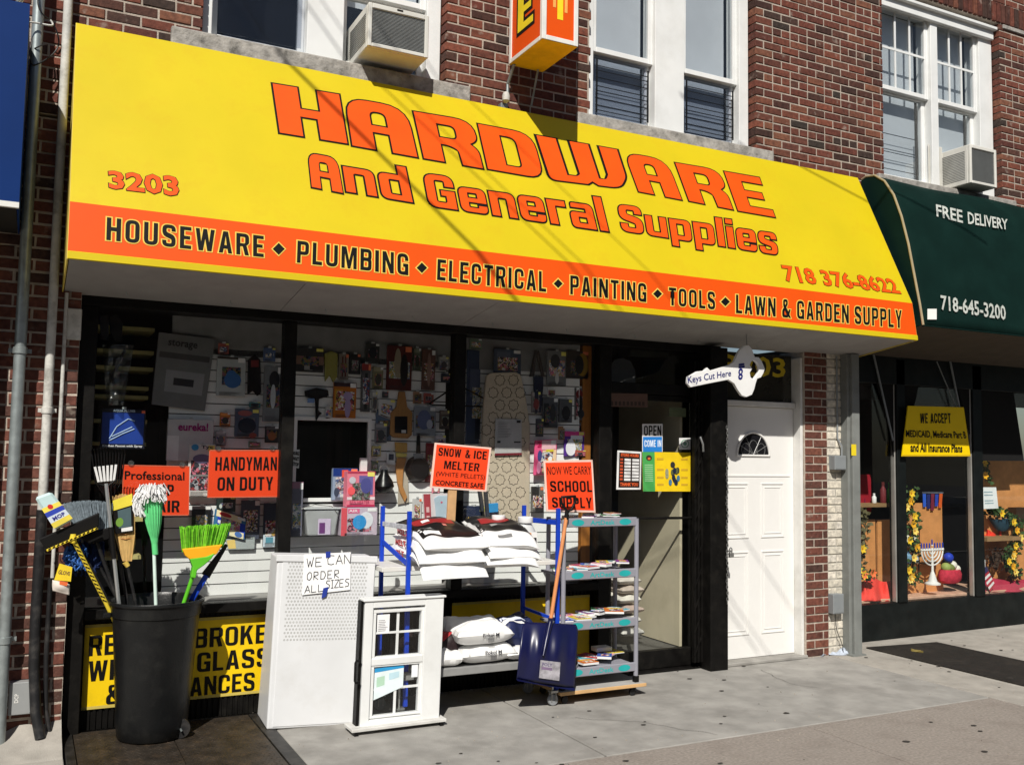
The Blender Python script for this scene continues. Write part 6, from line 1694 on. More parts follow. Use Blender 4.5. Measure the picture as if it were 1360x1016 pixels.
# books, pads and small packs lying on the cart
pal = [(210, 190, 60), (190, 60, 60), (60, 130, 80), (225, 225, 220), (60, 90, 170), (200, 110, 50), (120, 60, 130), (230, 150, 170), (90, 170, 190), (40, 40, 45)]
labs = ['slim book lying on the %s shelf of the grey cart', 'picture pad lying on the %s shelf of the grey cart']
sn = ['top', 'second', 'third', 'bottom']
col = ['mustard yellow', 'red', 'green', 'white', 'blue', 'orange', 'purple', 'pink', 'pale blue', 'black']
for i, z in enumerate(zsh):
    n_b = [6, 9, 9, 9][i]
    for j in range(n_b):
        u = (j + .5) / n_b; ci = (j * 3 + i * 2) % 10
        x = kx0 + .05 + (kx1 - kx0 - .08) * u; w_, d_, h_ = rnd(.08, .14), rnd(.10, .18), rnd(.004, .02)
        y = rnd(YK + .09, YKb - .06); zz = z + .0085 + .006 * j
        if i > 0: zz += .004
        T = Matrix.Translation((x, y, zz)) @ Matrix.Rotation(rnd(-.8, .8), 4, 'Z')
        pos = ['leftmost', 'second from the left', 'third from the left', 'fourth from the left', 'middle', 'fourth from the right', 'third from the right', 'second from the right', 'rightmost'][j if n_b == 9 else [0, 1, 2, 6, 7, 8][j]]
        t = thing('book', '%s %s, %s on the %s shelf of the grey cart' % (col[ci], ['picture book', 'drawing pad', 'sticker pack'][j % 3], pos, sn[i]), 'book', (x, y, zz), 'books and pads lying on the grey cart')
        MB(T).box(-w_ / 2, w_ / 2, -d_ / 2, d_ / 2, 0, h_).build('pages', M_wht, t); 
        MB(T).box(-w_ / 2 - .001, w_ / 2 + .001, -d_ / 2 - .001, d_ / 2 + .001, h_, h_ + .0015).build('cover', flat(*pal[ci]), t)
        MB(T).box(-w_ / 4, w_ / 3, -d_ / 3, d_ / 6, h_ + .0016, h_ + .0022).build('cover_picture', busy(j % 5, [pal[(ci + 3) % 10], pal[(ci + 1) % 10], pal[(ci + 6) % 10], (235, 230, 220), pal[(j + 4) % 10]], 90), t)
        MB(T).box(-w_ / 3, w_ / 3, d_ / 4, d_ / 2.6, h_ + .0016, h_ + .0022).build('cover_title', flat(*pal[(ci + 5) % 10]), t)
bxw = thing('white_box', 'small white carton at the back of the bottom cart shelf', 'box', (kx1 - .12, YKb - .02, zsh[3] + .01))
MB().box(kx1 - .19, kx1 - .06, YKb - .09, YKb - .0, zsh[3] + .07, zsh[3] + .10).build('carton', M_wht, bxw, bevel=.002)
scs = thing('placard', 'orange NOW WE CARRY SCHOOL SUPPLY placard standing on the grey cart', 'sign', at(758, 682, YK + .06))
c = plate([(721.7, 611.8), (787, 610.5), (791, 680.5), (725.7, 679)], YK + .05); ocard(scs, c)
text('NOW WE CARRY', sub_quad(c, .06, .12, .95, .28), M_blk, scs, bold=.0, lift=.0025)
block('SCHOOL', sub_quad(c, .10, .40, .95, .61), M_blk, scs, asp=.52, lift=.0025); block('SUPPLY', sub_quad(c, .12, .72, .93, .92), M_blk, scs, asp=.52, lift=.0025)

# ================================================================== SNOW SHOVEL
M_nav = mat('navy_shovel_plastic', srgb(17, 20, 62), .32, var=.1, scale=8, spec=.5)
M_wood = mat('shovel_handle_wood', srgb(205, 135, 85), .55, var=.12, scale=10, stretch=(10, 10, 1))
sv = thing('snow_shovel', 'dark blue plastic snow shovel with wooden handle leaning on the rack and cart', 'shovel', at(725, 900, -.6))
def blade(u, v, off=0.0):
    xl = 694 - 8 * v; xr_ = 768 - 5 * v; yt = 826 + 3 * u; yb = 901 + 12 * u
    # rounded upper corners
    e = max(0, .12 - v) / .12; k = 1 - .10 * e ** 2
    uu = .5 + (u - .5) * k
    Y = -.56 - .06 * v - .05 * math.sin(math.pi * v) + .035 * (2 * u - 1) ** 2 - .012 * math.cos(6.283 * 3 * u) * math.sin(math.pi * v)
    return at(xl + (xr_ - xl) * uu, yt + (yb - yt) * v, Y + off)
b_ = MB(); b_.grid(blade, 30, 24); b_.build('blade', M_nav, sv, smooth=True, solid=.006)
b_ = MB(); b_.prism([blade(.0, 1, -.005), blade(1, 1, -.005), at(763, 917, -.60), at(688, 904, -.62)], (0, .008, 0)); b_.build('wear_strip', M_nav, sv)
k0, k1, k2 = at(752, 688, -.50), at(731, 826, -.575), blade(.42, .55, -.02)
MB().tube([k0, k1], .0135, 14).build('shaft', M_wood, sv, smooth=True)
MB().tube([k1 + Vector((0, -.004, .03)), k1, blade(.45, .3, -.015), k2], [.018, .018, .014, .006], 14).build('shaft_socket', M_nav, sv, smooth=True)
g0 = at(752, 690, -.50)
MB().tube([at(752.5, 690, -.5), at(753, 678, -.5)], [.016, .014], 12).build('grip_collar', M_blk, sv, smooth=True)
MB().tube([at(753, 679, -.5), at(746, 668, -.5), at(746, 660, -.5), at(764, 659, -.5), at(765, 664, -.5), at(759, 677, -.5), at(753, 679, -.5)], .009, 10).build('d_grip', M_blk, sv, smooth=True)
q = [blade(.37, .62, -.006), blade(.72, .62, -.006), blade(.72, .92, -.006), blade(.37, .92, -.006)]
quad(q, mat('silver_sticker', (.55, .53, .58), .35, .3, var=.35, scale=25), sv, 'sticker', .008, thick=.001); 
quad(sub_quad(q, .08, .35, .6, .5), flat(140, 120, 150), sv, 'sticker_print', .0095); text('POLY', sub_quad(q, .1, .12, .6, .3), flat(110, 100, 140), sv, bold=.02, lift=.0095)

# ================================================================== GOODS IN THE SHOP WINDOWS
YD = YS - .012
G_ = 'goods hanging on the slatted display walls'
def item(name, lab, cat, px, m, Y=YD, thick=.02, decals=(), shapes=(), group=G_, texts=()):
    """px: (x0, y0, x1, y1) box or four corner pixels"""
    c = prect(*px, Y - thick) if len(px) == 4 and not isinstance(px[0], tuple) else [at(x, y, Y - thick) for x, y in px]
    t, c = pack(name, lab, cat, c, thick, m, decals, group)
    if group == G_ and Y < .5 and name not in ('notice_sheet', 'figurine_box', 'timer', 'faucet_box', 'storage_bag', 'clear_bag', 'cleaner_box'):
        global NB; NB += 1
        r_ = random.Random(NB); bc_ = [(225, 222, 218), (60, 62, 70), (150, 60, 60), (70, 95, 140), (190, 160, 80), (120, 150, 110), (205, 120, 140), (40, 42, 48), (170, 172, 178)]
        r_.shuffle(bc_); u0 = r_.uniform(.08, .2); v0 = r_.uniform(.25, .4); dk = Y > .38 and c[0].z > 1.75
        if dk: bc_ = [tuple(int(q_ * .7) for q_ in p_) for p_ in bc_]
        quad(sub_quad(c, u0, v0, 1 - u0, r_.uniform(.72, .9)), busy(10 + NB % 9, bc_[:5], 60 + 12 * (NB % 4)), t, 'picture', .0028)
        k_ = MB()
        for q_ in range(5): v_ = .91 + .018 * q_; k_.bar(bil(c, .1, v_) + Vector((0, -.003, 0)), bil(c, r_.uniform(.5, .9), v_) + Vector((0, -.003, 0)), .0016, .0004)
        k_.build('fine_print', F(60, 60, 62), t, kind='stuff')
        quad(sub_quad(c, .72, .02, .97, .02 + .12), F(*r_.choice([(245, 235, 120), (240, 130, 90), (240, 240, 240)])), t, 'price_sticker', .0032)
    for i, (u, v, ru, rv, sm) in enumerate(shapes): blob_print(t, c, u, v, ru, rv, sm, .004 + .0006 * i)
    if len(px) == 4 and not isinstance(px[0], tuple) and Y > .2 and name not in ('figurine_box', 'heater_box', 'tall_box', 'spray_box', 'notice_sheet'):
        p = bil(c, .5, .0) + Vector((0, 0, .004)); k_ = MB(); k_.tube([p + Vector((0, thick + .01, .003)), p + Vector((0, -.012, .003)), p + Vector((0, -.016, .008))], .0022, 5); k_.build('peg', M_chain, t)
        quad([p + Vector((-.012, 0, .008)), p + Vector((.012, 0, .008)), p + Vector((.012, 0, -.006)), p + Vector((-.012, 0, -.006))], F(200, 202, 204, .3), t, 'hang_tab', .002)
    for (s_, u0, v0, u1, v1, tm, bo) in texts: text(s_, sub_quad(c, u0, v0, u1, v1), tm, t, bold=bo, lift=.0052)
    return t, c
F = flat
NB = 0
# ---- left window
t, c = item('faucet_box', 'blue boxed kitchen faucet hanging in the dark left corner of the window', 'box', (134, 543, 193, 596), F(22, 26, 40), Y=.30, thick=.05,
     decals=[(.02, .10, .96, .88, F(28, 62, 150))], texts=[('AQUA PLUMB', .25, .02, .75, .09, F(190, 200, 215), .02), ('Kitchen Faucet with Spray', .05, .90, .95, .97, F(225, 225, 230), .03)])
k = MB()
for pts in ([(.2, .75), (.35, .45), (.6, .25), (.75, .3)], [(.25, .7), (.7, .45)], [(.2, .8), (.5, .62), (.75, .5)]):
    k.tube([bil(c, u, v) + Vector((0, -.004, 0)) for u, v in pts], .004, 5)
k.build('faucet_picture', F(170, 195, 225), t); quad(sub_quad(c, .9, .03, .98, .1), F(235, 110, 80), t, 'price_tag', .004)
t, c = item('storage_bag', 'large grey vacuum storage bag pack hanging high in the left window', 'package', [(211, 441), (286, 450), (272, 546), (201, 537)], F(120, 120, 120, .35), thick=.015,
     decals=[(.05, .26, .95, .34, F(80, 78, 78)), (.2, .5, .9, .8, F(150, 150, 152)), (.35, .6, .72, .70, F(45, 45, 50))], texts=[('storage', .18, .08, .7, .2, F(60, 60, 60), .02)])
t, c = item('storage_pack', 'small pack with a blue picture on the slat wall, left window', 'package', (288, 474, 326, 526), F(185, 190, 190), decals=[(0, 0, 1, .06, F(60, 50, 45))], shapes=[(.55, .6, .30, .20, F(60, 105, 165)), (.5, .48, .18, .14, F(60, 105, 165))])
def hangshape(name, lab, cat, polys, m, Y=YD, th=.02, group=G_, rest=()):
    t = thing(name, lab, cat, at(*polys[0][0], Y), group)
    for i, p in enumerate(polys):
        mm = m[i] if isinstance(m, (list, tuple)) else m
        nm = rest[i] if i < len(rest) else 'body'
        k = MB(); k.prism([at(x, y, Y - th - .001 * i) for x, y in p], (0, th, 0)); k.build(nm, mm, t, bevel=.003)
    return t
hangshape('gloves', 'pair of black and red gloves hanging beside the blue picture pack', 'gloves', [[(330, 478), (338, 470), (346, 478), (347, 522), (342, 526), (336, 519), (329, 524)], [(333, 478), (344, 478), (344, 488), (333, 488)]], [F(28, 26, 28, .9), F(120, 45, 45)], rest=('glove', 'cuff'))
t, c = item('blister_brush', 'tall clear blister pack with a dark brush against the first mullion', 'package', (350, 486, 375, 560), F(130, 134, 138, .25), shapes=[(.55, .25, .28, .16, F(40, 42, 48)), (.5, .55, .14, .22, F(200, 205, 210))])
t, c = item('tool_bag', 'clear bag holding dark blue tools below the gloves, left window', 'package', (312, 543, 344, 580), F(90, 100, 120, .25), shapes=[(.5, .6, .38, .28, F(30, 36, 55)), (.4, .16, .3, .1, F(160, 90, 90)), (.75, .95, .16, .1, F(150, 70, 60))])
t, c = item('cleaner_box', 'white carton with a magenta brand word under the grey storage bag', 'box', (222, 557, 283, 612), F(205, 203, 205), thick=.04, texts=[('eureka!', .22, .08, .88, .28, F(165, 40, 120), .03)], decals=[(0, .4, .25, 1, F(235, 235, 235))])
t, c = item('iron_box', 'white carton with a blue dot and grey picture between the orange notices', 'box', (250, 590, 285, 659), F(228, 226, 222), thick=.05, shapes=[(.22, .06, .14, .06, F(70, 160, 215)), (.5, .28, .35, .09, F(120, 115, 150)), (.5, .6, .42, .02, F(130, 130, 130))], texts=[('Tyc', .45, .02, .9, .1, F(50, 50, 70), .02)])
t, c = item('dark_packet', 'dark green packet under the HANDYMAN notice, left window', 'package', (288, 660, 313, 680), F(35, 50, 48), shapes=[(.2, .6, .08, .15, F(200, 210, 205)), (.55, .6, .1, .15, F(200, 210, 205))])
t, c = item('black_packet', 'black packet with grey top hanging left of the mop refill', 'package', (255, 672, 280, 705), F(25, 25, 27), decals=[(0, 0, 1, .12, F(150, 152, 155))])
t, c = item('blister_card', 'smoky clear blister card hanging right of the mop refill', 'package', (320, 664, 345, 716), F(75, 80, 95, .25))
t, c = item('tool_card', 'dark tool card hanging beside the first mullion above the white cabinet', 'package', (350, 668, 372, 726), F(60, 64, 80, .3), decals=[(.0, .72, .95, 1, F(200, 215, 225)), (.15, .78, .6, .92, F(90, 150, 170))])
t, c = item('sponge_mop_pack', 'blue, white and yellow sponge mop refill pack behind the lime broom', 'package', [(287, 676), (327, 689), (325, 717), (283, 706)], F(60, 120, 165), thick=.04, decals=[(.03, .0, .85, .28, F(245, 232, 190)), (.08, .28, .98, .9, F(25, 60, 190)), (.1, .42, .8, .56, F(235, 238, 245)), (.5, .7, .95, .98, F(245, 235, 195))], shapes=[(.32, .12, .2, .09, F(200, 40, 50)), (.78, .83, .12, .13, F(80, 120, 190))])
t, c = item('clear_bag', 'clear plastic bag with a yellow sponge hanging low in the left window', 'package', [(300, 716), (339, 712), (338, 729), (303, 730)], F(170, 178, 178, .25), decals=[(.02, .1, .3, .9, F(235, 205, 120))])
# crinkled plastic bags hanging at the far left
M_film = glass_mat('crinkled_film', (.55, .62, .63), ior=1.9, rough=.18, film=.10)
pb = thing('plastic_bag', 'crinkled clear plastic bag hanging in the dark left corner of the shop window', 'bag', at(150, 500, .22), G_)
k = MB(); k.grid(lambda u, v: tuple(at(136 + 34 * u - 12 * v * u + 6 * v + (8 * (1 - v) if u > .5 else 0), 458 + 80 * v, .22 - .04 * math.sin(math.pi * u) + .012 * math.sin(14 * u + 9 * v) + .008 * math.sin(31 * v + 7 * u))), 16, 24)
k.build('film', M_film, pb, smooth=True)
k = MB(); k.tube([at(150, 500, .24), at(158, 480, .24), at(166, 465, .24)], [.01, .012, .008], 8); k.build('dark_tool', M_blk, pb)
hangshape('hand_saw', 'dark handled tool hanging high in the dark left corner', 'tool', [[(145, 420), (156, 418), (163, 430), (162, 452), (152, 454), (146, 440)], [(132, 420), (144, 418), (145, 452), (134, 450)]], [F(22, 20, 20), F(48, 46, 50)], Y=.3)
# ---- middle window
t, c = item('hardware_pack', 'dark hardware pack hanging high beside the first mullion, middle window', 'package', (393, 462, 430, 494), F(52, 50, 50), decals=[(0, .35, 1, .7, F(130, 100, 85)), (.3, .6, .6, .95, F(150, 150, 150)), (.5, .7, .98, .9, F(25, 25, 28))])
hangshape('gloves', 'pair of dull yellow rubber gloves hanging high in the middle window', 'gloves', [[(431, 470), (440, 466), (449, 470), (448, 500), (443, 508), (438, 498), (432, 507)]], [F(150, 145, 75, .8)], rest=('glove',))
t, c = item('chisel_card', 'narrow card of screwdrivers beside the yellow gloves', 'package', (450, 470, 463, 504), F(130, 122, 112), decals=[(.3, .1, .45, .9, F(90, 45, 40)), (.6, .1, .75, .9, F(90, 45, 40))])
t, c = item('black_card', 'small black card with grey edge right of the screwdriver card', 'package', (464, 470, 479, 497), F(38, 38, 40))
t, c = item('small_card', 'small dark card hanging alone at the top of the middle window', 'package', (486, 456, 504, 481), F(58, 56, 52), shapes=[(.5, .5, .3, .3, F(35, 35, 38))])
t, c = item('red_card_tool', 'long narrow tool with red card hanging in the middle window', 'package', (480, 483, 492, 547), F(92, 92, 92, .3), decals=[(0, 0, 1, .14, F(140, 50, 50)), (.35, .2, .65, .95, F(45, 50, 50))])
t, c = item('shears_card', 'dark red card holding pruning shears, high in the middle window', 'package', (514, 459, 547, 518), F(85, 32, 28), shapes=[(.42, .4, .14, .34, F(150, 140, 120)), (.68, .55, .16, .36, F(30, 26, 24))])
t, c = item('wrench_card', 'brown card with a long wrench beside the dark red shears card', 'package', (561, 464, 578, 518), F(105, 75, 65), shapes=[(.5, .5, .16, .42, F(150, 120, 110))])
t, c = item('orange_pack', 'orange and yellow pack with a lilac handle above the dark opening', 'package', (443, 508, 473, 555), F(190, 110, 35), decals=[(0, 0, 1, .12, F(60, 40, 45)), (.05, .2, .4, .8, F(205, 145, 40))], shapes=[(.62, .38, .2, .12, F(170, 150, 190)), (.62, .7, .13, .3, F(170, 150, 190))])
hangshape('dust_brush', 'black brush with a small blue tag hanging above the dark opening', 'brush', [[(405, 519), (420, 515), (436, 518), (437, 526), (424, 530), (423, 545), (428, 549), (424, 552), (420, 560), (419, 530), (406, 527)], [(409, 529), (418, 529), (418, 535), (409, 535)]], [F(14, 14, 16), F(120, 150, 200)], rest=('brush_body', 'tag'))
t, c = item('price_card', 'white card with scrawled dark figures hung beside the cutting board', 'card', [(503, 530), (525, 531), (523, 559), (503, 551)], F(205, 205, 205), thick=.01, decals=[(.2, .25, .5, .8, F(60, 60, 62)), (.55, .45, .95, .75, F(90, 90, 95))])
t, c = item('blue_bag', 'clear blue bag hanging behind the scrawled white card', 'package', (499, 545, 520, 585), F(95, 112, 135, .25), Y=YD + .006, thick=.01, shapes=[(.6, .7, .35, .2, F(55, 58, 66))])
cbd = hangshape('cutting_board', 'wooden cutting board with a black label hanging in the middle window', 'cutting board', [[(519, 548), (527, 540), (530, 520), (538, 520), (541, 540), (548, 548), (547, 578), (542, 582), (523, 581), (518, 577)]], [mat('board_wood', srgb(165, 120, 70), .6, var=.12, scale=9, stretch=(8, 8, 1))], th=.018, rest=('board',))
quad(plate([(524, 553), (541, 553), (541, 576), (524, 575)], YD - .018), M_blk, cbd, 'label', .002); quad(plate([(533, 571), (539, 571), (539, 575), (533, 575)], YD - .018), F(200, 200, 200), cbd, 'label_patch', .0035)
t, c = item('lint_bag', 'clear bag with a pale blue floral print beside the cutting board', 'package', (550, 540, 579, 579), F(140, 146, 155, .25), shapes=[(.45, .45, .32, .34, F(95, 105, 140)), (.7, .6, .14, .16, F(170, 175, 190))])
# clothes hanger across the second mullion
hg = thing('clothes_hanger', 'black clothes hanger hanging across the second mullion', 'hanger', at(610, 520, .3), G_)
k = MB(); k.tube([at(570, 536, .3), at(602, 515, .3), at(610, 512, .3), at(650, 533, .3), at(648, 540, .3), at(574, 538, .3), at(570, 536, .3)], .006, 8); k.build('hanger_frame', M_blk, hg, smooth=True)
k = MB(); k.tube([at(610, 512, .3), at(610, 504, .3), at(616, 498, .3), at(612, 492, .3), at(606, 494, .3)], .003, 6); k.build('hook', M_chain, hg)
# paint brush with long wooden handle
bt_ = hangshape('paint_brush', 'large paint brush with a curved wooden handle and brass ferrule', 'brush', [[(525, 587), (541, 588), (541, 601), (526, 600)], [(526, 601), (541, 602), (540, 607), (527, 607)], [(528, 608), (540, 608), (536, 625), (535, 645), (541, 660), (538, 667), (532, 655), (528, 640), (526, 620)]],
    [F(190, 150, 75, .8), F(220, 205, 110, .3), F(185, 130, 75)], th=.02, rest=('bristles', 'ferrule', 'handle'))
quad(plate([(530, 612), (541, 607), (543, 667), (528, 670)], YD - .004), F(185, 175, 160, .3), bt_, 'clear_wrap', 0)
t, c = item('timer', 'small white kitchen timer with a dark screen beside the paint brush', 'timer', (514, 601, 525, 617), F(225, 228, 230), thick=.02, decals=[(.2, .12, .8, .62, F(50, 65, 85))])
# frying pan
fpn = thing('frying_pan', 'black frying pan with a round paper label hanging in the middle window', 'pan', at(556, 625, YD), G_)
pcn = at(556, 623, YD - .03); R2 = (at(572, 623, YD) - at(556, 623, YD)).length
k = MB(); k.lathe([(R2 * .70, .02), (R2 * .72, .0), (R2 * 1.0, -.03), (R2 * 1.03, -.03), (R2 * .78, .026), (.01, .026)], pcn, 32, axis='Y', sy=1.0); k.build('pan_body', F(22, 22, 24, .35), fpn, smooth=True)
k = MB(); k.prism([at(553, 604, YD - .02), at(559, 604, YD - .02), at(558, 575, YD - .02), at(554, 575, YD - .02)], (0, .012, 0)); k.build('pan_handle', M_blk, fpn, bevel=.003)
k = MB(); k.lathe([(R2 * .68, .0), (R2 * .68, -.003), (.002, -.003)], pcn + Vector((0, .002, 0)), 28, axis='Y'); k.build('paper_label', F(230, 225, 225), fpn)
k = MB(); k.prism([at(549, 602, YD - .04), at(563, 602, YD - .04), at(561, 614, YD - .04), at(551, 614, YD - .04)], (0, .003, 0)); k.build('label_flap', F(140, 145, 150), fpn)
for (x, y, cm_) in ((551, 622, F(205, 150, 170)), (557, 628, F(220, 120, 130)), (565, 618, F(40, 40, 45)), (562, 628, F(60, 60, 70))):
    k = MB(); k.lathe([(.008, 0), (.008, -.002), (.001, -.002)], at(x, y, YD - .036), 10, axis='Y'); k.build('label_spot', cm_, fpn)
# ladle / mesh strainer, black
ld = thing('strainer', 'black kitchen strainer with a wire ring hanging beside the fan heater boxes', 'strainer', at(510, 640, YD), G_)
k = MB(); k.lathe([(.01, -.07), (.05, -.055), (.075, -.02), (.062, .02), (.03, .07), (.024, .10), (.004, .10)], at(510, 642, YD - .06), 20); k.build('bowl', F(18, 18, 20, .3), ld, smooth=True)
k = MB(); cc = at(510, 624, YD - .05); k.tube([cc + Vector((.035 * math.cos(a_), 0, .035 * math.sin(a_))) for a_ in [6.283 * i / 18 for i in range(19)]], .003, 5); k.build('wire_ring', M_chain, ld)
# boxes of heaters on the display board
t, c = item('heater_box', 'pink fan heater box showing a blue grille, right of the dark opening', 'box', (461, 626, 498, 673), F(235, 130, 150), Y=.36, thick=.09, decals=[(0, 0, 1, .06, F(190, 60, 90)), (.42, .12, .92, .66, F(110, 100, 165)), (0, .72, 1, .80, F(245, 225, 230)), (0, .94, 1, 1, F(190, 50, 90))], shapes=[(.18, .25, .12, .1, F(210, 205, 215)), (.67, .4, .2, .22, F(85, 85, 150)), (.15, .55, .13, .12, F(245, 95, 100))], texts=[('FAN HEATER', .1, .82, .8, .92, F(200, 70, 110), .0)])
t, c = item('heater_box', 'rosy box with a bright blue oval standing below the pink heater box', 'box', (453, 674, 501, 711), F(200, 185, 200), Y=.35, thick=.10, decals=[(0, 0, .16, 1, F(215, 85, 95)), (.18, .04, .5, .2, F(225, 110, 150))], shapes=[(.68, .45, .2, .3, F(225, 228, 235))], texts=[('AIR', .2, .07, .45, .16, F(250, 230, 235), .02)])
blob_print(t, c, .50, .52, .19, .26, F(55, 150, 215), .006)
t, c = item('spray_box', 'blue and white box with a red nozzle behind the pink heater box', 'box', (442, 622, 475, 664), F(150, 165, 190), Y=.40, thick=.04, decals=[(0, 0, 1, .25, F(25, 55, 130)), (.3, .4, .6, 1, F(190, 205, 205)), (.35, .05, .6, .3, F(225, 85, 60))], shapes=[(.15, .75, .1, .14, F(60, 70, 90))])
t, c = item('figurine_box', 'small white figurine at the top of the pink heater box', 'figurine', (479, 608, 488, 626), F(225, 225, 225), Y=.36, thick=.03)
wt = thing('warning_card', 'white card with stacked black capitals beside the first mullion', 'card', at(392, 620, .3), G_)
c = plate([(388, 597), (398, 597), (397, 622), (388, 620)], .22); quad(c, M_wht, wt, 'card', 0, thick=.006)
for i, w_ in enumerate(('DOUBLE', 'WAIT', 'STOP')): text(w_, sub_quad(c, .02, .1 + i * .3, .95, .32 + i * .3), M_blk, wt, bold=.06, lift=.002)
t, c = item('tall_box', 'tall grey box with a pink lower part standing behind the first mullion', 'box', (386, 640, 402, 712), F(105, 105, 118), Y=.34, thick=.08, decals=[(.0, .0, 1, .12, F(150, 110, 130))])
tb = thing('plastic_tub', 'clear lidded plastic tub with a purple label on the display board', 'tub', at(428, 712, .3), G_)
q = prect(404, 676, 446, 711, .30)
k = MB(); k.hexa([Vector((q[3].x + .02, .27, q[3].z)), Vector((q[2].x - .01, .27, q[3].z)), Vector((q[2].x - .01, .38, q[3].z)), Vector((q[3].x + .02, .38, q[3].z)), Vector((q[0].x - .01, .25, q[0].z)), Vector((q[1].x + .01, .25, q[0].z)), Vector((q[1].x + .01, .40, q[0].z)), Vector((q[0].x - .01, .40, q[0].z))])
k.build('tub_body', mat('clear_tub', (.68, .70, .71), .3, trans=.4), tb, bevel=.012, seg=3); MB().box(q[0].x - .018, q[1].x + .018, .24, .405, q[0].z, q[0].z + .012).build('lid', mat('tub_lid', (.55, .57, .58), .4), tb, bevel=.004)
quad(sub_quad(q, .38, .35, .78, .95), F(205, 190, 215), tb, 'label', .045, thick=.001); quad(sub_quad(q, .42, .5, .6, .9), F(110, 60, 120), tb, 'label_print', .047)
k = MB(); k.tube([at(400, 676, .25), at(418, 670, .25), at(440, 672, .25), at(450, 684, .25)], .003, 5); k.build('wire_handle', M_chain, tb)
sw_ = thing('garment_pack', 'pale blue garment in a clear sleeve with a red spine behind the placard stick', 'package', at(585, 690, .35), G_)
c = plate([(563, 656), (600, 655), (600, 712), (566, 714)], .36); quad(c, F(225, 215, 218), sw_, 'card', 0, thick=.03); quad(sub_quad(c, -.02, 0, .22, 1), F(175, 70, 80), sw_, 'spine', .003)
k = MB(); k.prism([bil(c, u, v) + Vector((0, -.004, 0)) for u, v in ((.34, .1), (.5, .04), (.8, .05), (1.0, .12), (.92, .35), (.9, .9), (.4, .92), (.38, .4))], (0, -.008, 0)); k.build('garment', F(185, 205, 220, .8), sw_, bevel=.003)
for i in range(3): quad(sub_quad(c, .05, .3 + .2 * i, .16, .42 + .2 * i), F(230, 190, 190), sw_, 'spine_print', .0045)
blob_print(sw_, c, .6, .2, .04, .02, F(220, 90, 120), .014)
# red shape behind the snow placard
t, c = item('red_packet', 'dark red packet half hidden behind the SNOW & ICE placard', 'package', (566, 588, 582, 640), F(120, 25, 38), thick=.02)
# more small goods filling the walls
MORE = [
 ('screw_pack', 'tiny orange pack between the blue picture pack and the tool bag', 'package', (292, 548, 306, 566), (205, 120, 50), (60, 60, 60)),
 ('bulb_card', 'pale card with a grey bulb left of the blue tool bag', 'package', (286, 572, 300, 592), (150, 152, 158), (95, 98, 104)),
 ('brush_card', 'small teal card beside the tall clear blister pack', 'package', (331, 534, 346, 541), (70, 120, 125), (40, 50, 60)),
 ('battery_card', 'black and copper card under the tall clear blister pack', 'package', (352, 566, 370, 588), (60, 58, 60), (160, 100, 60)),
 ('tape_pack', 'grey pack under the price card beside the dark opening', 'package', (498, 562, 514, 588), (120, 122, 128), (60, 62, 66)),
 ('string_pack', 'faded green pack right of the shears card', 'package', (549, 462, 559, 492), (88, 98, 82), (50, 55, 50)),
 ('plug_pack', 'tiny white pack above the clothes hanger', 'package', (583, 474, 596, 492), (150, 150, 148), (80, 80, 84)),
 ('cord_pack', 'brown pack low at the right side of the middle window', 'package', (584, 545, 598, 570), (92, 82, 74), (50, 46, 44)),
 ('scissors_card', 'card with purple handled scissors under the floral bag', 'package', (578, 578, 592, 600), (165, 160, 170), (110, 70, 130)),
 ('lamp_card', 'yellowish card left of the red and black shears card', 'package', (495, 487, 509, 516), (128, 122, 92), (70, 66, 58)),
 ('sponge_card', 'pink sponge card low beside the frying pan', 'package', (574, 640, 584, 655), (215, 130, 150), (240, 235, 235)),
 ('hook_card', 'white hook card right of the long narrow tool with red card', 'package', (494, 520, 501, 548), (160, 160, 158), (90, 90, 92)),
 ('towel_pack', 'striped grey towel pack under the cleaner carton', 'package', (226, 622, 246, 650), (170, 168, 172), (110, 108, 116)),
 ('glue_card', 'silver and red glue card high on the angled wall by the blue garment bag', 'package', (706, 520, 718, 548), (135, 130, 130), (130, 60, 60)),
 ('filter_pack', 'white round filter pack under the lopping shears', 'package', (722, 610, 738, 612), (200, 200, 200), (150, 150, 150)),
 ('knob_card', 'dark knob card in the row beneath the yellow drill pack', 'package', (766, 562, 780, 574), (80, 80, 84), (40, 40, 44)),
]
for nm, lab, cat, box_, c1, c2 in MORE:
    if box_[3] - box_[1] < 5: continue
    Y_ = YD if box_[0] < 615 else .235
    item(nm, lab, cat, box_, F(*c1, .35), Y=Y_, thick=.012, decals=[(.08, .05, .92, .22, F(min(255, c1[0] + 40), min(255, c1[1] + 38), min(255, c1[2] + 36)))], shapes=[(.5, .6, .3, .26, F(*c2))])
FILL = [('left of the picture pack, high on the left wall', (290, 456, 304, 470)), ('beside the gloves, high on the left wall', (350, 462, 366, 480)), ('under the tall storage bag edge', (288, 598, 300, 612)),
        ('low on the left wall by the mullion', (330, 586, 346, 594)), ('under the yellow gloves in the middle window', (432, 540, 440, 556)), ('over the cutting board', (508, 520, 516, 528)),
        ('between the board and the floral bag', (549, 520, 560, 536)), ('under the wrench card', (563, 522, 576, 536)), ('at the second mullion low down', (588, 606, 600, 630)), ('over the pink heater box', (494, 592, 506, 606)),
        ('beside the strainer', (494, 612, 502, 626)), ('left of the garment pack', (548, 662, 560, 690)), ('high beside the second mullion', (586, 496, 600, 508))]
fc_ = [(170, 90, 80), (90, 110, 150), (190, 180, 120), (120, 140, 120), (200, 200, 200), (70, 70, 80), (160, 120, 90)]
fcn = ['brick red', 'slate blue', 'straw', 'sage', 'off white', 'charcoal', 'tan']
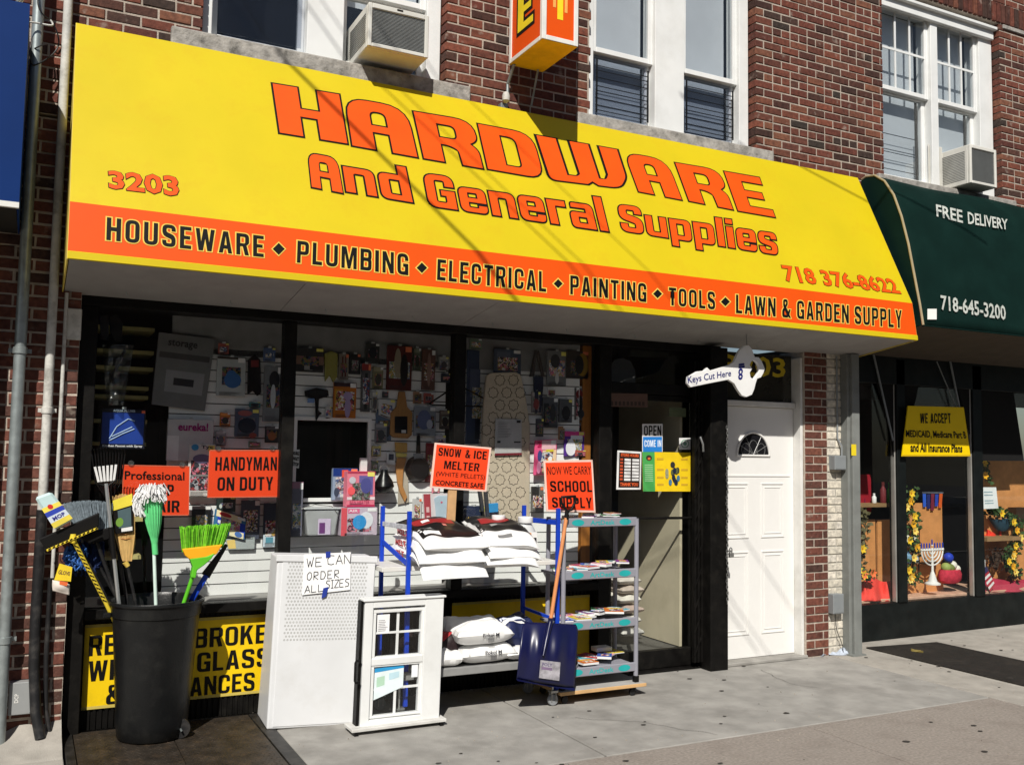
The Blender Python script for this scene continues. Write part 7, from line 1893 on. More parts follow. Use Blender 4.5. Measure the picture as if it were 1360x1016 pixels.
for i, (wh_, box_) in enumerate(FILL):
    item('small_pack', '%s little pack %s' % (fcn[i % 7], wh_), 'package', box_, F(*fc_[i % 7], .35), Y=YD, thick=.012)
for i, (wh_, box_) in enumerate([('above the blue garment bag', (624, 450, 640, 464)), ('right of the lopping shears', (727, 515, 738, 526)), ('over the pink card', (712, 556, 722, 580)), ('beside the purple card', (742, 566, 750, 584)), ('under the dark pliers card', (764, 598, 778, 606)), ('low beside the cart in the right window', (770, 640, 780, 664))]):
    item('small_pack', '%s little pack %s' % (fcn[(i + 3) % 7], wh_), 'package', box_, F(*fc_[(i + 3) % 7], .35), Y=.20, thick=.012)
# ---- right window
YI = .25
t, c = item('blue_dress_bag', 'dusky blue garment bag hanging at the left of the right window', 'package', (620, 466, 658, 590), F(60, 72, 98, .4), Y=.38, thick=.02, decals=[(.3, .5, .9, .95, F(38, 44, 60)), (.1, .2, .45, .5, F(90, 100, 125))])
t, c = item('folded_sheet', 'dusky blue folded sheet hanging over the top of the star printed cover', 'package', (656, 464, 692, 500), F(78, 88, 106, .5), Y=.30, thick=.01, decals=[(.1, .1, .6, .9, F(95, 104, 122))])
ib = thing('ironing_cover', 'beige ironing board cover printed with black star outlines in the right window', 'ironing board', at(675, 600, YI), G_)
M_cov = mat('cover_fabric', srgb(200, 186, 165), .9, var=.06, scale=20, bump=.2)
pts = [(640, 720), (640, 600), (642, 540), (646, 499), (652, 495), (686, 494), (692, 498), (699, 530), (704, 565), (704, 720)]
k = MB(); k.prism([at(x, y, YI) for x, y in pts], (0, .025, 0)); k.build('cover', M_cov, ib, bevel=.008, seg=2)
stn = 0
for j in range(14):
    for i in range(4):
        x, y = 646 + i * 18 + (9 if j % 2 else 0), 505 + j * 16.5
        if not (643 < x < 700 and y < 722) or (y < 540 and not (650 < x < 692)): continue
        r0 = 7.2; P_ = []
        for q_ in range(17):
            a_ = 6.283 * q_ / 16; rr_ = r0 if q_ % 2 == 0 else r0 * .78
            P_.append(at(x + rr_ * math.cos(a_), y + rr_ * math.sin(a_) * 1.08, YI - .0005))
        k = MB(); k.tube(P_, .0022, 4, cap=False); o = k.build('star_outline', M_blk, ib); stn += 1
t, c = item('notice_sheet', 'grey printed sheet with a dark red foot line hanging over the ironing cover', 'card', [(658, 556), (693, 557), (693, 604), (657, 605)], F(190, 188, 188), Y=YI - .01, thick=.004, decals=[(0, .94, 1, 1, F(120, 40, 50)), (.08, .6, .2, .66, F(60, 60, 60)), (.7, .62, .95, .66, F(60, 60, 60)), (.8, .03, .95, .1, F(50, 50, 50))])
k = MB()
for i in range(10): k.bar(bil(c, .1, .1 + .045 * i) + Vector((0, -.003, 0)), bil(c, rnd(.4, .6), .1 + .045 * i) + Vector((0, -.003, 0)), .002, .0005)
k.build('fine_print', F(110, 110, 110), t, kind='stuff')
mp = hangshape('sponge_mop', 'blue headed sponge mop with grey bars standing in the right window', 'mop', [[(648, 669), (662, 668), (662, 680), (649, 681)], [(636, 652), (640, 652), (644, 678), (640, 680)], [(644, 652), (648, 652), (651, 690), (647, 692)]], [F(60, 150, 210), F(60, 62, 66), F(60, 62, 66)], Y=.22, th=.03, rest=('sponge_head', 'bar', 'bar'))
t, c = item('navy_sheet', 'navy blue folded sheet in the shadows left of the ironing cover', 'package', (615, 672, 645, 722), F(38, 48, 75, .8), Y=.30, thick=.05)
hangshape('lopping_shears', 'pair of lopping shears with blue jaws hanging in the right window', 'shears', [[(704, 500), (711, 465), (714, 465), (710, 500)], [(716, 465), (724, 500), (720, 500), (713, 470)], [(709, 500), (722, 500), (722, 512), (719, 548), (716, 548), (716, 520), (714, 549), (711, 549)]], [F(70, 62, 58), F(70, 62, 58), F(34, 40, 60)], Y=.24, th=.018, rest=('handle', 'handle', 'jaws'))
t, c = item('clear_blister', 'clear blister with a silver fitting, high in the right window', 'package', (727, 466, 752, 512), F(120, 122, 124, .25), Y=.235, shapes=[(.4, .3, .25, .2, F(60, 62, 65)), (.5, .8, .1, .16, F(200, 200, 200))])
t, c = item('yellow_drill', 'dark and yellow coiled tool pack at the upper right of the right window', 'package', (753, 466, 782, 503), F(66, 60, 56, .3), Y=.22, shapes=[(.7, .5, .26, .42, F(150, 115, 40)), (.55, .5, .2, .34, F(45, 42, 42))])
t, c = item('hinge_card', 'grey card with dark hinge, left one of the small tool cards', 'package', (721, 528, 741, 568), F(88, 90, 95, .3), Y=.235, decals=[(.05, .2, .4, .95, F(32, 34, 38))], shapes=[(.65, .5, .18, .3, F(50, 52, 56))])
t, c = item('hinge_card', 'grey card with round dark knob, middle one of the small tool cards', 'package', (743, 530, 760, 561), F(92, 94, 98, .3), Y=.23, shapes=[(.5, .6, .34, .3, F(38, 40, 44))])
t, c = item('hinge_card', 'card with dark pliers and red handles below the yellow drill pack', 'package', (763, 515, 778, 558), F(100, 98, 98, .3), Y=.225, shapes=[(.4, .2, .3, .14, F(120, 45, 45)), (.5, .5, .2, .26, F(36, 38, 42)), (.55, .8, .3, .14, F(52, 56, 60))])
t, c = item('pink_card', 'pink card with a bottle picture hanging above the SCHOOL SUPPLY placard', 'package', [(711, 585), (740, 583), (738, 630), (709, 631)], F(235, 90, 140), Y=.22, thick=.015, decals=[(.35, .3, .98, .95, F(250, 215, 175)), (.3, .02, .95, .28, F(240, 190, 200)), (.5, .28, .85, .36, F(225, 205, 60))], shapes=[(.22, .45, .10, .16, F(70, 70, 130)), (.2, .78, .10, .18, F(240, 150, 190)), (.7, .62, .18, .1, F(235, 160, 70)), (.7, .55, .09, .08, M_wht and F(250, 250, 250))], texts=[('3', .1, .04, .3, .2, F(200, 30, 90), .04)])
t, c = item('purple_card', 'purple and pink card with a white bulb above the SCHOOL SUPPLY placard', 'package', (750, 573, 776, 606), F(90, 50, 150), Y=.215, thick=.02, decals=[(.0, .0, 1, .2, F(225, 70, 150)), (.3, .16, .9, .40, F(235, 235, 245))], shapes=[(.3, .68, .26, .30, F(240, 238, 245)), (.3, .46, .14, .16, F(240, 238, 245))])
t, c = item('caulk_gun', 'black and silver bracket pack low beside the SCHOOL SUPPLY placard', 'package', (706, 646, 722, 680), F(110, 108, 104), Y=.22, thick=.02, decals=[(.0, .0, .6, .5, F(48, 46, 45)), (.3, .45, 1, 1, F(35, 33, 34))])
# bags and pieces seen low through the glass beside the cart
for i, (x, y, w_, col_) in enumerate(((822, 770, 20, (205, 198, 190)), (826, 782, 22, (190, 176, 165)), (822, 795, 24, (215, 210, 200)), (826, 808, 22, (180, 160, 150)), (822, 822, 24, (200, 196, 190)), (826, 838, 22, (205, 202, 196)))):
    p = at(x, y, .5)
    bag('stacked_bag', ['topmost', 'second', 'third', 'fourth', 'fifth', 'lowest'][i] + ' pale sack in the pile inside the door glass beside the cart', p.x + .02, .5, p.z - .03, .22, .3, .075, F(*col_, .6), group='pale sacks piled inside the shop door', seed=70 + i)

# ---- orange notices behind the glass
M_disc = glass_mat('suction_cup', (.7, .72, .72), ior=1.6, rough=.1, film=.12)
def notice(lab, c, lines):
    t = thing('notice', lab, 'sign', c[3])
    quad(c, M_osg, t, 'card', 0, thick=.004)
    fr_ = F(225, 110, 80)
    for q_ in ((0, 0, 1, .02), (0, .98, 1, 1), (0, 0, .012, 1), (.988, 0, 1, 1)): quad(sub_quad(c, *q_), fr_, t, 'card_edge', .0012)
    for kind_, w_, u0, v0, u1, v1 in lines:
        if kind_ == 'b': block(w_, sub_quad(c, u0, v0, u1, v1), M_blk, t, asp=.55, lift=.0025)
        else: text(w_, sub_quad(c, u0, v0, u1, v1), M_blk, t, bold=.015, lift=.0025)
    for u in (.12, .88):
        p = bil(c, u, -.03); k = MB(); k.lathe([(.017, .006), (.019, 0), (.010, -.006), (.003, -.008)], p + Vector((0, -.004, 0)), 14, axis='Y'); k.build('suction_cup', M_disc, t, smooth=True)
    return t
notice('orange HANDYMAN ON DUTY notice hung behind the glass by the first mullion', plate([(278, 597.5), (372.5, 597.5), (371.5, 660), (275, 661)], .145), [('b', 'HANDYMAN', .09, .15, .95, .43), ('b', 'ON DUTY', .13, .57, .90, .85)])
notice('orange Professional LAMP REPAIR notice behind the broom heads', plate([(163, 617), (252, 619), (251, 684.5), (162, 684.5)], .145), [('t', 'Professional', -.0 + .03, .12, .92, .29), ('b', 'LAMP', .28, .38, .76, .60), ('b', 'REPAIR', .12, .70, .85, .93)])
# ---- yellow base signs
M_ysn = mat('yellow_enamel_sign', srgb(238, 200, 20), .45, var=.05, scale=4, dirt=srgb(150, 125, 30), dirt_amt=.4, dirt_scale=5)
def ysign(lab, c, lines):
    t = thing('yellow_sign', lab, 'sign', c[3]); quad(c, M_ysn, t, 'sign_plate', 0, thick=.006, bevel=.0015)
    ed = F(200, 180, 90)
    quad(sub_quad(c, 0, .0, 1, .035), ed, t, 'edge_strip', .001); quad(sub_quad(c, 0, .965, 1, 1), ed, t, 'edge_strip', .001)
    for w_, u0, v0, u1, v1 in lines: block(w_, sub_quad(c, u0, v0, u1, v1), M_blk, t, asp=.66, gap=.13, lift=.002)
    return t
Yp = .148
zA = (at(116, 829, Yp).z + at(341, 816.5, Yp).z) / 2; zB = (at(100, 941, Yp).z + at(328, 924, Yp).z) / 2
c = rect(.372, 1.52, zB, zA, Yp)
uu = lambda x: (at(x, 880, Yp).x - .372) / (1.52 - .372)
ysign('yellow REPAIR BROKEN WINDOW GLASS sign on the riser behind the bin', c, [('REPAIR', uu(117), .13, uu(222), .37), ('BROKEN', uu(257), .13, uu(372), .37), ('WINDOW', uu(118), .43, uu(238), .67), ('GLASS', uu(262), .43, uu(357), .67), ('&', uu(143), .73, uu(165), .96), ('APPLIANCES', uu(173), .73, uu(339), .96)])
zA2, zB2 = at(612, 800, Yp).z, at(797, 864, Yp).z
c = rect(at(600, 830, Yp).x, jb0 - .03, zB2 - .06, zA2 - .0, Yp); ysign('second yellow sign on the riser behind the rack and cart', c, [])

# ================================================================== PAPERS ON THE SHOP DOOR
YO = .122
def paper(name, lab, pxs, m, th=.0012, Y=YO): 
    c = plate(pxs, Y); t = thing(name, lab, 'sign', c[3]); quad(c, m, t, 'sheet', 0, thick=th); return t, c
t, c = paper('open_sign', 'black, white and blue OPEN COME IN sign on the door glass', [(853, 563), (880, 563), (880, 600), (853, 600)], M_wht)
block('OPEN', sub_quad(c, .08, .06, .93, .42), M_blk, t, asp=.5, lift=.002); quad(sub_quad(c, .03, .46, .97, 1), F(40, 125, 205), t, 'blue_panel', .001); block('COME IN', sub_quad(c, .1, .58, .93, .82), F(225, 235, 245), t, asp=.5, lift=.002)
t, c = paper('hours_sign', 'black, orange and white store hours card on the door glass', [(820, 598), (852, 600), (851, 650), (818.5, 650)], M_wht)
quad(sub_quad(c, .08, .05, .94, .95), F(40, 26, 22), t, 'black_field', .001)
text('STORE HOURS', sub_quad(c, .14, .07, .88, .15), F(235, 100, 50), t, bold=.04, lift=.002); text('THANK YOU', sub_quad(c, .14, .82, .88, .91), F(235, 100, 50), t, bold=.04, lift=.002)
for i in range(7):
    v = .20 + .085 * i
    quad(sub_quad(c, .12, v, .24, v + .05), F(205, 85, 50), t, 'day_label', .0018)
    quad(sub_quad(c, .30, v, .56, v + .062), M_wht, t, 'hour_box', .0018); quad(sub_quad(c, .62, v, .90, v + .062), M_wht, t, 'hour_box', .0018)
t, c = paper('poster', 'green and yellow poster with a cluster of bottles on the door glass', [(853, 600), (917, 601), (917, 652.5), (854, 652.5)], F(235, 200, 30))
quad(sub_quad(c, 0, 0, .25, 1), F(75, 165, 85), t, 'green_panel', .001)
blob_print(t, c, .13, .15, .06, .07, F(60, 50, 40)); blob_print(t, c, .13, .17, .03, .03, F(230, 110, 60), .005)
for i in range(9): quad(sub_quad(c, .04, .32 + .05 * i, .21, .345 + .05 * i), F(150, 200, 150), t, 'text_line', .0018)
r_ = random.Random(5)
for i in range(13):
    u, v = .62 + r_.uniform(-.13, .13), .62 + r_.uniform(-.2, .18)
    blob_print(t, c, u, v, .035, .08, F(*[(50, 55, 50), (90, 95, 60), (30, 40, 60), (150, 150, 120), (70, 120, 150)][i % 5]), .002 + .0004 * i)
blob_print(t, c, .62, .32, .05, .08, F(50, 50, 50), .003)
for i in range(8):
    u = [.33, .33, .33, .33, .84, .84, .84, .84][i]; v = [.15, .42, .62, .8][i % 4]; quad(sub_quad(c, u - .04, v, u + .1, v + .05), F(205, 165, 45), t, 'text_line', .0018)
t, c = paper('window_sticker', 'small white square sticker with a round green emblem high on the door glass', [(902, 581.5), (917, 581.5), (917, 597), (902, 597)], M_wht)
for r1, mm_, lf_ in ((.36, F(120, 160, 140), .0015), (.29, F(235, 240, 235), .0022), (.16, F(120, 160, 140), .0029)): blob_print(t, c, .5, .5, r1, r1, mm_, lf_)
t, c = paper('brown_notice', 'faded brown notice on the dark bar above the door glass', [(808, 522), (860, 523), (860, 541), (808, 540)], F(95, 72, 62), Y=.078)
text('NO BILLS', sub_quad(c, .12, .1, .9, .42), F(40, 30, 28), t, bold=.02, lift=.002) if False else None
for i in range(9): quad(sub_quad(c, .06 + i * .1, .6, .12 + i * .1, .9), F(60, 48, 42), t, 'dark_mark', .001)
t, c = paper('pale_tag', 'small pale green tag near the top right of the door glass', [(889, 541), (911, 542), (911, 554), (889, 553)], F(95, 105, 80))
t = hangshape('paper_bell', 'grey paper cut in an arch hanging behind the transom glass', 'decoration', [[(808, 510), (809, 488), (816, 478), (826, 475), (838, 480), (844, 492), (844, 512)]], [F(88, 92, 98)], Y=.3, th=.004, rest=('paper',), group=None)
MB().box(at(833, 465, .5).x, at(884, 465, .5).x, .45, .5, at(858, 475, .5).z, at(858, 464, .5).z).build('lamp_tube', F(70, 74, 66), shop)

# ================================================================== PHARMACY SHOPFRONT
YP = .34
ph = thing('shopfront', 'dark framed pharmacy display windows to the right of the grey post', 'shopfront', (8.5, YP, 0))
M_pf = mat('pharmacy_frame', (.006, .008, .008), .45, spec=.18, var=.3, scale=8, dirt=(.03, .03, .028), dirt_amt=.25)
M_pe = mat('frame_edge_steel', (.40, .39, .36), .4, .5)
zpb = (at(1199, 800, YP).z + at(1296, 789, YP).z) / 2
pm = [(at(1188, 720, YP).x, at(1199.5, 720, YP).x), (at(1290, 720, YP).x, at(1302, 720, YP).x), (at(1405, 720, YP).x, at(1417, 720, YP).x)]
ztp = 2.70
def pfb(nm, a, b, z0, z1, m=M_pf, y0=None, y1=None): return MB().box(a, b, YP - .05 if y0 is None else y0, YP + .06 if y1 is None else y1, z0, z1).build(nm, m, ph, bevel=.004)
pfb('stall_riser', 6.646, 12.4, 0, zpb - .001, y0=YP - .03)
for a, b in pm: pfb('mullion', a, b, zpb, ztp); pfb('edge_trim', a - .018, a - .001, zpb, ztp, M_pe, YP - .03, YP + .02)
pfb('header', 6.646, 12.4, 2.45, 2.9)
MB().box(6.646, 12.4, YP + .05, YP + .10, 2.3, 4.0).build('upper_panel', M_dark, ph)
xs_ = [6.646] + [v for p in pm for v in p] + [12.4]
for i in range(0, len(xs_), 2):
    MB().box(xs_[i] + .001, xs_[i + 1] - .001, YP - .003, YP + .003, zpb + .001, 2.449).build('glass_pane', M_glass, ph)
MB().box(6.66, 12.3, YP + .07, YP + .75, zpb - .06, zpb + .02).build('display_shelf', mat('marble_board', srgb(205, 165, 140), .5, var=.2, scale=12), ph, bevel=.004)
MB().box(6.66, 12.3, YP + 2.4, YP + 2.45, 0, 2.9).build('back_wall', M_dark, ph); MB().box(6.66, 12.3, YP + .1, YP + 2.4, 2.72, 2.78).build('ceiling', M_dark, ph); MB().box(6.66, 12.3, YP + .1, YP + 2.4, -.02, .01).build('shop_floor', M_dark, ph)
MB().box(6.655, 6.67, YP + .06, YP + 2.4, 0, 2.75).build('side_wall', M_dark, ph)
# cork coloured display backs
M_cork = mat('cork_board', srgb(205, 142, 85), .85, var=.12, scale=12, bump=.2)
YQ = YP + .27
def back(a, b, y0, y1): 
    q = prect(a, y0, b, y1, YQ); MB().box(q[0].x, q[1].x, YQ, YQ + .02, zpb + .02, q[0].z).build('display_back', M_cork, ph)
back(1134, 1163, 690, 790); back(1166, 1184, 690, 790); back(1190, 1252, 668, 780); back(1305, 1400, 612, 780)
q = prect(1134, 668, 1188, 673, YQ - .1); MB().box(q[0].x, q[1].x, YQ - .14, YQ + .0, q[2].z, q[0].z).build('glass_shelf', mat('pale_shelf', srgb(150, 120, 85), .5), ph)
q = prect(1300, 712, 1345, 717, YQ - .1); MB().box(q[0].x, q[1].x, YQ - .2, YQ, q[2].z, q[0].z).build('glass_shelf', mat('pale_shelf', srgb(150, 120, 85), .5), ph)
# dark slanting awning frame struts behind the glass
for i_, (a, b) in enumerate((((1160, 470), (1186, 585)), ((1262, 480), (1284, 590)), ((1244, 480), (1278, 560)))):
    MB().bar(at(*a, .27), at(*b, .29), .018 if i_ < 2 else .006, .01).build('awning_strut', M_jb, ph)
# black sheets painting in dark reflections and valance shadow between sign and mullions
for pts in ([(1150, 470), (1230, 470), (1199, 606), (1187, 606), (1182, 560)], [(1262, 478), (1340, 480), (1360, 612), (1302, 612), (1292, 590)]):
    k = MB(); k.prism([at(x, y, .315) for x, y in pts], (0, .01, 0)); k.build('shadow_sheet', mat('shadow_black', (.006, .006, .006), .9), ph)
# insurance sign
isg = thing('insurance_sign', 'yellow WE ACCEPT insurance plans sign hanging in the pharmacy window', 'sign', at(1243, 606, .24))
c = plate([(1206, 539), (1280, 541), (1289, 606), (1198, 606)], .24)
quad(c, mat('yellow_insurance_panel', srgb(240, 205, 0), .5, var=.03), isg, 'panel', 0, thick=.01)
quad(sub_quad(c, .0, .97, 1, 1), F(200, 165, 20), isg, 'panel_edge', .001)
block('WE ACCEPT', [at(1222, 549, .238), at(1262, 549, .238), at(1263, 562, .238), at(1222, 562, .238)], M_blk, isg, asp=.42, gap=.1, lift=.002)
text('MEDICAID, Medicare Part B', [at(1203, 571, .238), at(1282, 573, .238), at(1284, 584, .238), at(1203, 582, .238)], M_blk, isg, bold=.02, lift=.002)
text('and All Insurance Plans', [at(1209, 588, .238), at(1278, 590, .238), at(1278, 601, .238), at(1209, 600, .238)], M_blk, isg, bold=.03, lift=.002)
# menorah
YM = YP + 0.087
mn = thing('menorah', 'white nine branched menorah with blue candles in the pharmacy window', 'menorah', at(1238, 776, YM))
M_mw = mat('menorah_white', (.78, .78, .76), .4)
cx = at(1238, 730, YM).x; zb0 = at(1238, 776, YM).z; ztt = at(1238, 731, YM).z
H_ = ztt - zb0
k = MB(); k.lathe([(.075, 0), (.075, .012), (.045, .03), (.022, H_ * .32), (.012, H_ * .4), (.011, H_ * 1.08)], (cx, YM, zb0), 20); k.build('stem', M_mw, mn, smooth=True)
wdt = (at(1252, 731, YM).x - cx)
for j in range(1, 5):
    r = wdt * j / 4; k = MB(); k.tube([(cx + r * math.cos(a_), YM, ztt - r * .95 * math.sin(a_) * 1.0) for a_ in [math.pi * i / 16 for i in range(17)]], .0075, 8); k.build('branch', M_mw, mn, smooth=True)
k = MB(); k.box(cx - wdt * 1.06, cx + wdt * 1.06, YM - .012, YM + .012, ztt, ztt + .012); k.build('top_bar', M_mw, mn, bevel=.003)
M_cdl = F(40, 60, 160)
for j in range(-4, 5):
    zz = ztt + .012 + (.035 if j == 0 else 0)
    k = MB(); k.lathe([(.012, 0), (.013, .012), (.009, .012)], (cx + wdt * j / 4, YM, zz), 10); cp = k.build('candle_cup', M_mw, mn)
    k = MB(); k.lathe([(.0075, 0), (.0075, .045), (.002, .055)], (cx + wdt * j / 4, YM, zz + .012), 10); k.build('candle', M_cdl, mn)
# draped cloths, baskets, bottles, flowers, flag
def cloth(lab, x0, x1, yt, yb, Y, m, seed=0, depth=.15):
    r = random.Random(seed); ph_ = [r.uniform(0, 6) for _ in range(4)]
    k = MB()
    def fn(u, v):
        x = x0 + (x1 - x0) * u; y = yb + (yt - yb) * (v * (1.1 - .25 * abs(math.sin(5 * u + ph_[0]))))
        return tuple(at(x, y, Y + depth * v + .03 * math.sin(11 * u + 3 * v + ph_[1]) + .015 * math.sin(23 * u + ph_[2])))
    k.grid(fn, 26, 10); t = tag(k.build('cloth', m, smooth=True, solid=.004), lab, 'cloth'); return t
cloth('coral red cloth bunched in the first pane beside the grey post', 1134, 1187, 768, 798, YP + 0.050, mat('coral_cloth', srgb(225, 70, 60), .85, var=.1), 1)
cloth('dark pink cloth spread under the flag in the third pharmacy pane', 1303, 1400, 768, 786, YP + 0.050, mat('rose_cloth', srgb(170, 45, 70), .85, var=.1), 2)
cloth('orange red cloth hanging over the shelf edge in the third pane', 1301, 1330, 704, 716, YP + 0.186, mat('scarlet_cloth', srgb(225, 60, 40), .85, var=.1), 3, .1)
cloth('magenta cloth hanging at the left of the first pharmacy pane', 1137, 1150, 640, 686, YP + 0.250, mat('magenta_cloth', srgb(130, 25, 60), .85), 4, .05)
t = thing('display_board', 'dark red panel standing high in the first pharmacy pane', 'panel', at(1147, 650, YP + 0.250)); quad(prect(1136, 630, 1157, 680, YP + 0.250), F(150, 25, 40, .8), t, 'board', 0, thick=.02)
def bottle(lab, x, yb, yt, Y, m, capm=None, w=.03, group='bottles and small goods in the pharmacy window'):
    p = at(x, yb, Y); h = at(x, yt, Y).z - p.z; t = thing('bottle', lab, 'bottle', p, group)
    k = MB(); k.lathe([(w * .9, 0), (w, .005), (w, h * .62), (w * .5, h * .76), (w * .42, h * .82)], p, 14); k.build('bottle_body', m, t, smooth=True)
    k = MB(); k.lathe([(w * .5, h * .82), (w * .5, h), (w * .4, h)], p, 12); k.build('cap', capm or m, t)
bottle('small white bottle on the shelf in the first pharmacy pane', 1161, 668, 655, YQ - .1, M_wht, M_wht, .022)
bottle('dark red bottle on the shelf in the first pharmacy pane', 1173, 668, 640, YQ - .1, F(110, 40, 45), F(90, 30, 30), .03)
bottle('bright green bottle on the shelf beside the first pharmacy mullion', 1182, 668, 641, YQ - .1, F(70, 215, 60), F(60, 220, 60), .03)
bottle('left cream bottle left of the menorah', 1204, 727, 701, YP + 0.217, F(215, 212, 190), M_wht, .035)
bottle('right cream bottle left of the menorah', 1214, 724, 703, YP + 0.217, F(215, 212, 190), M_wht, .032)
bottle('blue and white jar at the left on the little stand by the menorah', 1206, 748, 731, YP + 0.186, F(120, 160, 190), F(60, 90, 140), .035)
bottle('blue and white jar at the right on the little stand by the menorah', 1216, 747, 735, YP + 0.186, F(190, 205, 215), F(60, 90, 140), .035)
bottle('tall white bottle beside the small flag', 1304, 757, 735, YP + 0.124, M_wht, M_wht, .035)
st_ = thing('wire_stand', 'black wire stand holding two jars left of the menorah', 'stand', at(1210, 770, YP + 0.186))
k = MB()
for x in (1202, 1212, 1220): k.tube([at(x, 770, YP + 0.186), at(x + 1, 700, YP + 0.198)], .006, 6)
k.build('stand_legs', M_blk, st_); k = MB(); k.box(at(1200, 748, .75).x, at(1222, 748, .75).x, YP + 0.155, YP + 0.248, at(1210, 749.5, YP + 0.186).z, at(1210, 748, YP + 0.186).z); k.build('stand_shelf', M_blk, st_)
M_pet = [F(240, 200, 50), F(235, 175, 40), F(245, 215, 110)]
M_leaf = mat('silk_leaf', srgb(60, 85, 45), .7, var=.3, scale=20); M_leaf2 = mat('dry_vine', srgb(110, 105, 75), .8, var=.3)
def garland(lab, path, Y, nl=60, nf=6, spread=5, leafm=M_leaf, seed=0, fm=None, fs=.045):
    r = random.Random(seed); t = thing('garland', lab, 'flowers', at(*path[-1], Y))
    P = [at(x, y, Y) for x, y in path]; k = MB(); k.tube(P, .006, 5); k.build('vine_stem', leafm, t)
    lf_ = MB()
    for i in range(int(nl * 2.4)):
        s_ = r.uniform(0, len(path) - 1.001); a, b = path[int(s_)], path[int(s_) + 1]; f_ = s_ - int(s_)
        p = at(a[0] + (b[0] - a[0]) * f_ + r.uniform(-spread, spread), a[1] + (b[1] - a[1]) * f_ + r.uniform(-spread, spread), Y + r.uniform(-.05, .02))
        d = Vector((r.uniform(-1, 1), r.uniform(-1, .2), r.uniform(-1, 1))).normalized() * r.uniform(.035, .06); s2 = d.cross(Vector((r.uniform(-1, 1), 1, r.uniform(-1, 1)))).normalized() * .02
        lf_.add([p, p + d * .5 + s2, p + d, p + d * .5 - s2], [(0, 1, 2, 3)])
    lf_.build('leaves', leafm, t, kind='stuff')
    for i in range(nf):
        s_ = (i + .5) / nf * (len(path) - 1); a, b = path[int(s_)], path[min(int(s_) + 1, len(path) - 1)]; f_ = s_ - int(s_)
        p = at(a[0] + (b[0] - a[0]) * f_ + r.uniform(-spread, spread) * .7, a[1] + (b[1] - a[1]) * f_ + r.uniform(-2, 2), Y - .06)
        k = MB(); np_ = 6; z_ = r.uniform(0, 1)
        for q_ in range(np_):
            a_ = z_ + 6.283 * q_ / np_; d = Vector((math.cos(a_), -.35, math.sin(a_))) * fs; s2 = Vector((-math.sin(a_), 0, math.cos(a_))) * fs * .42
            k.add([p, p + d * .55 + s2, p + d * 1.05, p + d * .55 - s2], [(0, 1, 2, 3)])
        fl = k.build('flower', (fm or M_pet)[i % len(fm or M_pet)], t)
        k = MB(); k.lathe([(.010, .0), (.008, -.012), (.002, -.014)], p + Vector((0, -.006, 0)), 8, axis='Y'); k.build('flower_eye', F(200, 130, 30), fl)
garland('yellow daffodil garland climbing beside the second pane mullion', [(1213, 650), (1204, 670), (1216, 690), (1210, 712), (1214, 730), (1205, 765), (1216, 770)], YP + 0.174, 100, 12, 7, seed=1)
garland('dry vine with a yellow bloom at the grey post in the first pane', [(1145, 672), (1150, 700), (1143, 730), (1142, 750), (1141, 765)], YP + 0.155, 60, 1, 5, M_leaf2, seed=2)
garland('yellow silk flowers bunched low in the first pharmacy pane', [(1139, 756), (1146, 766), (1160, 762)], YP + 0.074, 40, 4, 4, seed=3, fm=[F(245, 205, 60), F(240, 120, 70)])
garland('sunflower garland curving down the right edge of the third pane', [(1350, 690), (1352, 712), (1342, 735), (1338, 745), (1352, 762)], YP + 0.155, 120, 9, 8, seed=4)
garland('sunflower hanging by the second mullion above the white notice', [(1308, 608), (1306, 622), (1312, 640)], YP + 0.186, 40, 2, 4, seed=5)
garland('dark green leaves filling the blue basket in the third pane', [(1312, 680), (1322, 678), (1336, 684), (1346, 690)], YP + 0.186, 90, 1, 4, seed=6)
garland('dark dried plants standing behind the flag in the third pane', [(1315, 750), (1325, 735), (1340, 750), (1348, 768)], YP + 0.186, 90, 0, 7, mat('dried_plant', srgb(60, 45, 35), .9), seed=7)
bs = thing('basket', 'blue cloth lined basket on the shelf in the third pharmacy pane', 'basket', at(1330, 706, YP + 0.186))
k = MB(); p = at(1331, 705, YP + 0.217); k.lathe([(.05, 0), (.09, .03), (.15, .12), (.155, .13), (.14, .13), (.04, .02)], p, 24, sx=1.2, sy=.5); k.build('basket_bowl', mat('blue_cloth', srgb(40, 75, 95), .8, var=.2, scale=30), bs, smooth=True)
rb_ = thing('basket', 'pink red cloth basket with green and white balls beside the menorah', 'basket', at(1262, 774, YP + 0.155))
k = MB(); p = at(1262, 774, YP + 0.174); k.lathe([(.10, 0), (.14, .03), (.15, .09), (.125, .14), (.05, .12)], p, 24, sx=1.0, sy=.55); k.build('basket_bowl', mat('pink_cloth', srgb(190, 50, 70), .8, var=.2, scale=30), rb_, smooth=True)
for dx, dz, r__, mm_ in ((-.06, .16, .05, F(150, 165, 90)), (.04, .18, .045, F(225, 222, 210)), (.10, .14, .04, F(225, 222, 210)), (.0, .15, .05, F(110, 120, 60)), (-.02, .26, .05, F(30, 60, 180))):
    k = MB(); k.lathe([(r__ * math.sin(math.pi * i / 10) + .0005, -r__ * math.cos(math.pi * i / 10)) for i in range(11)], p + Vector((dx, 0, dz)), 16); k.build('ball', mm_, rb_, smooth=True)
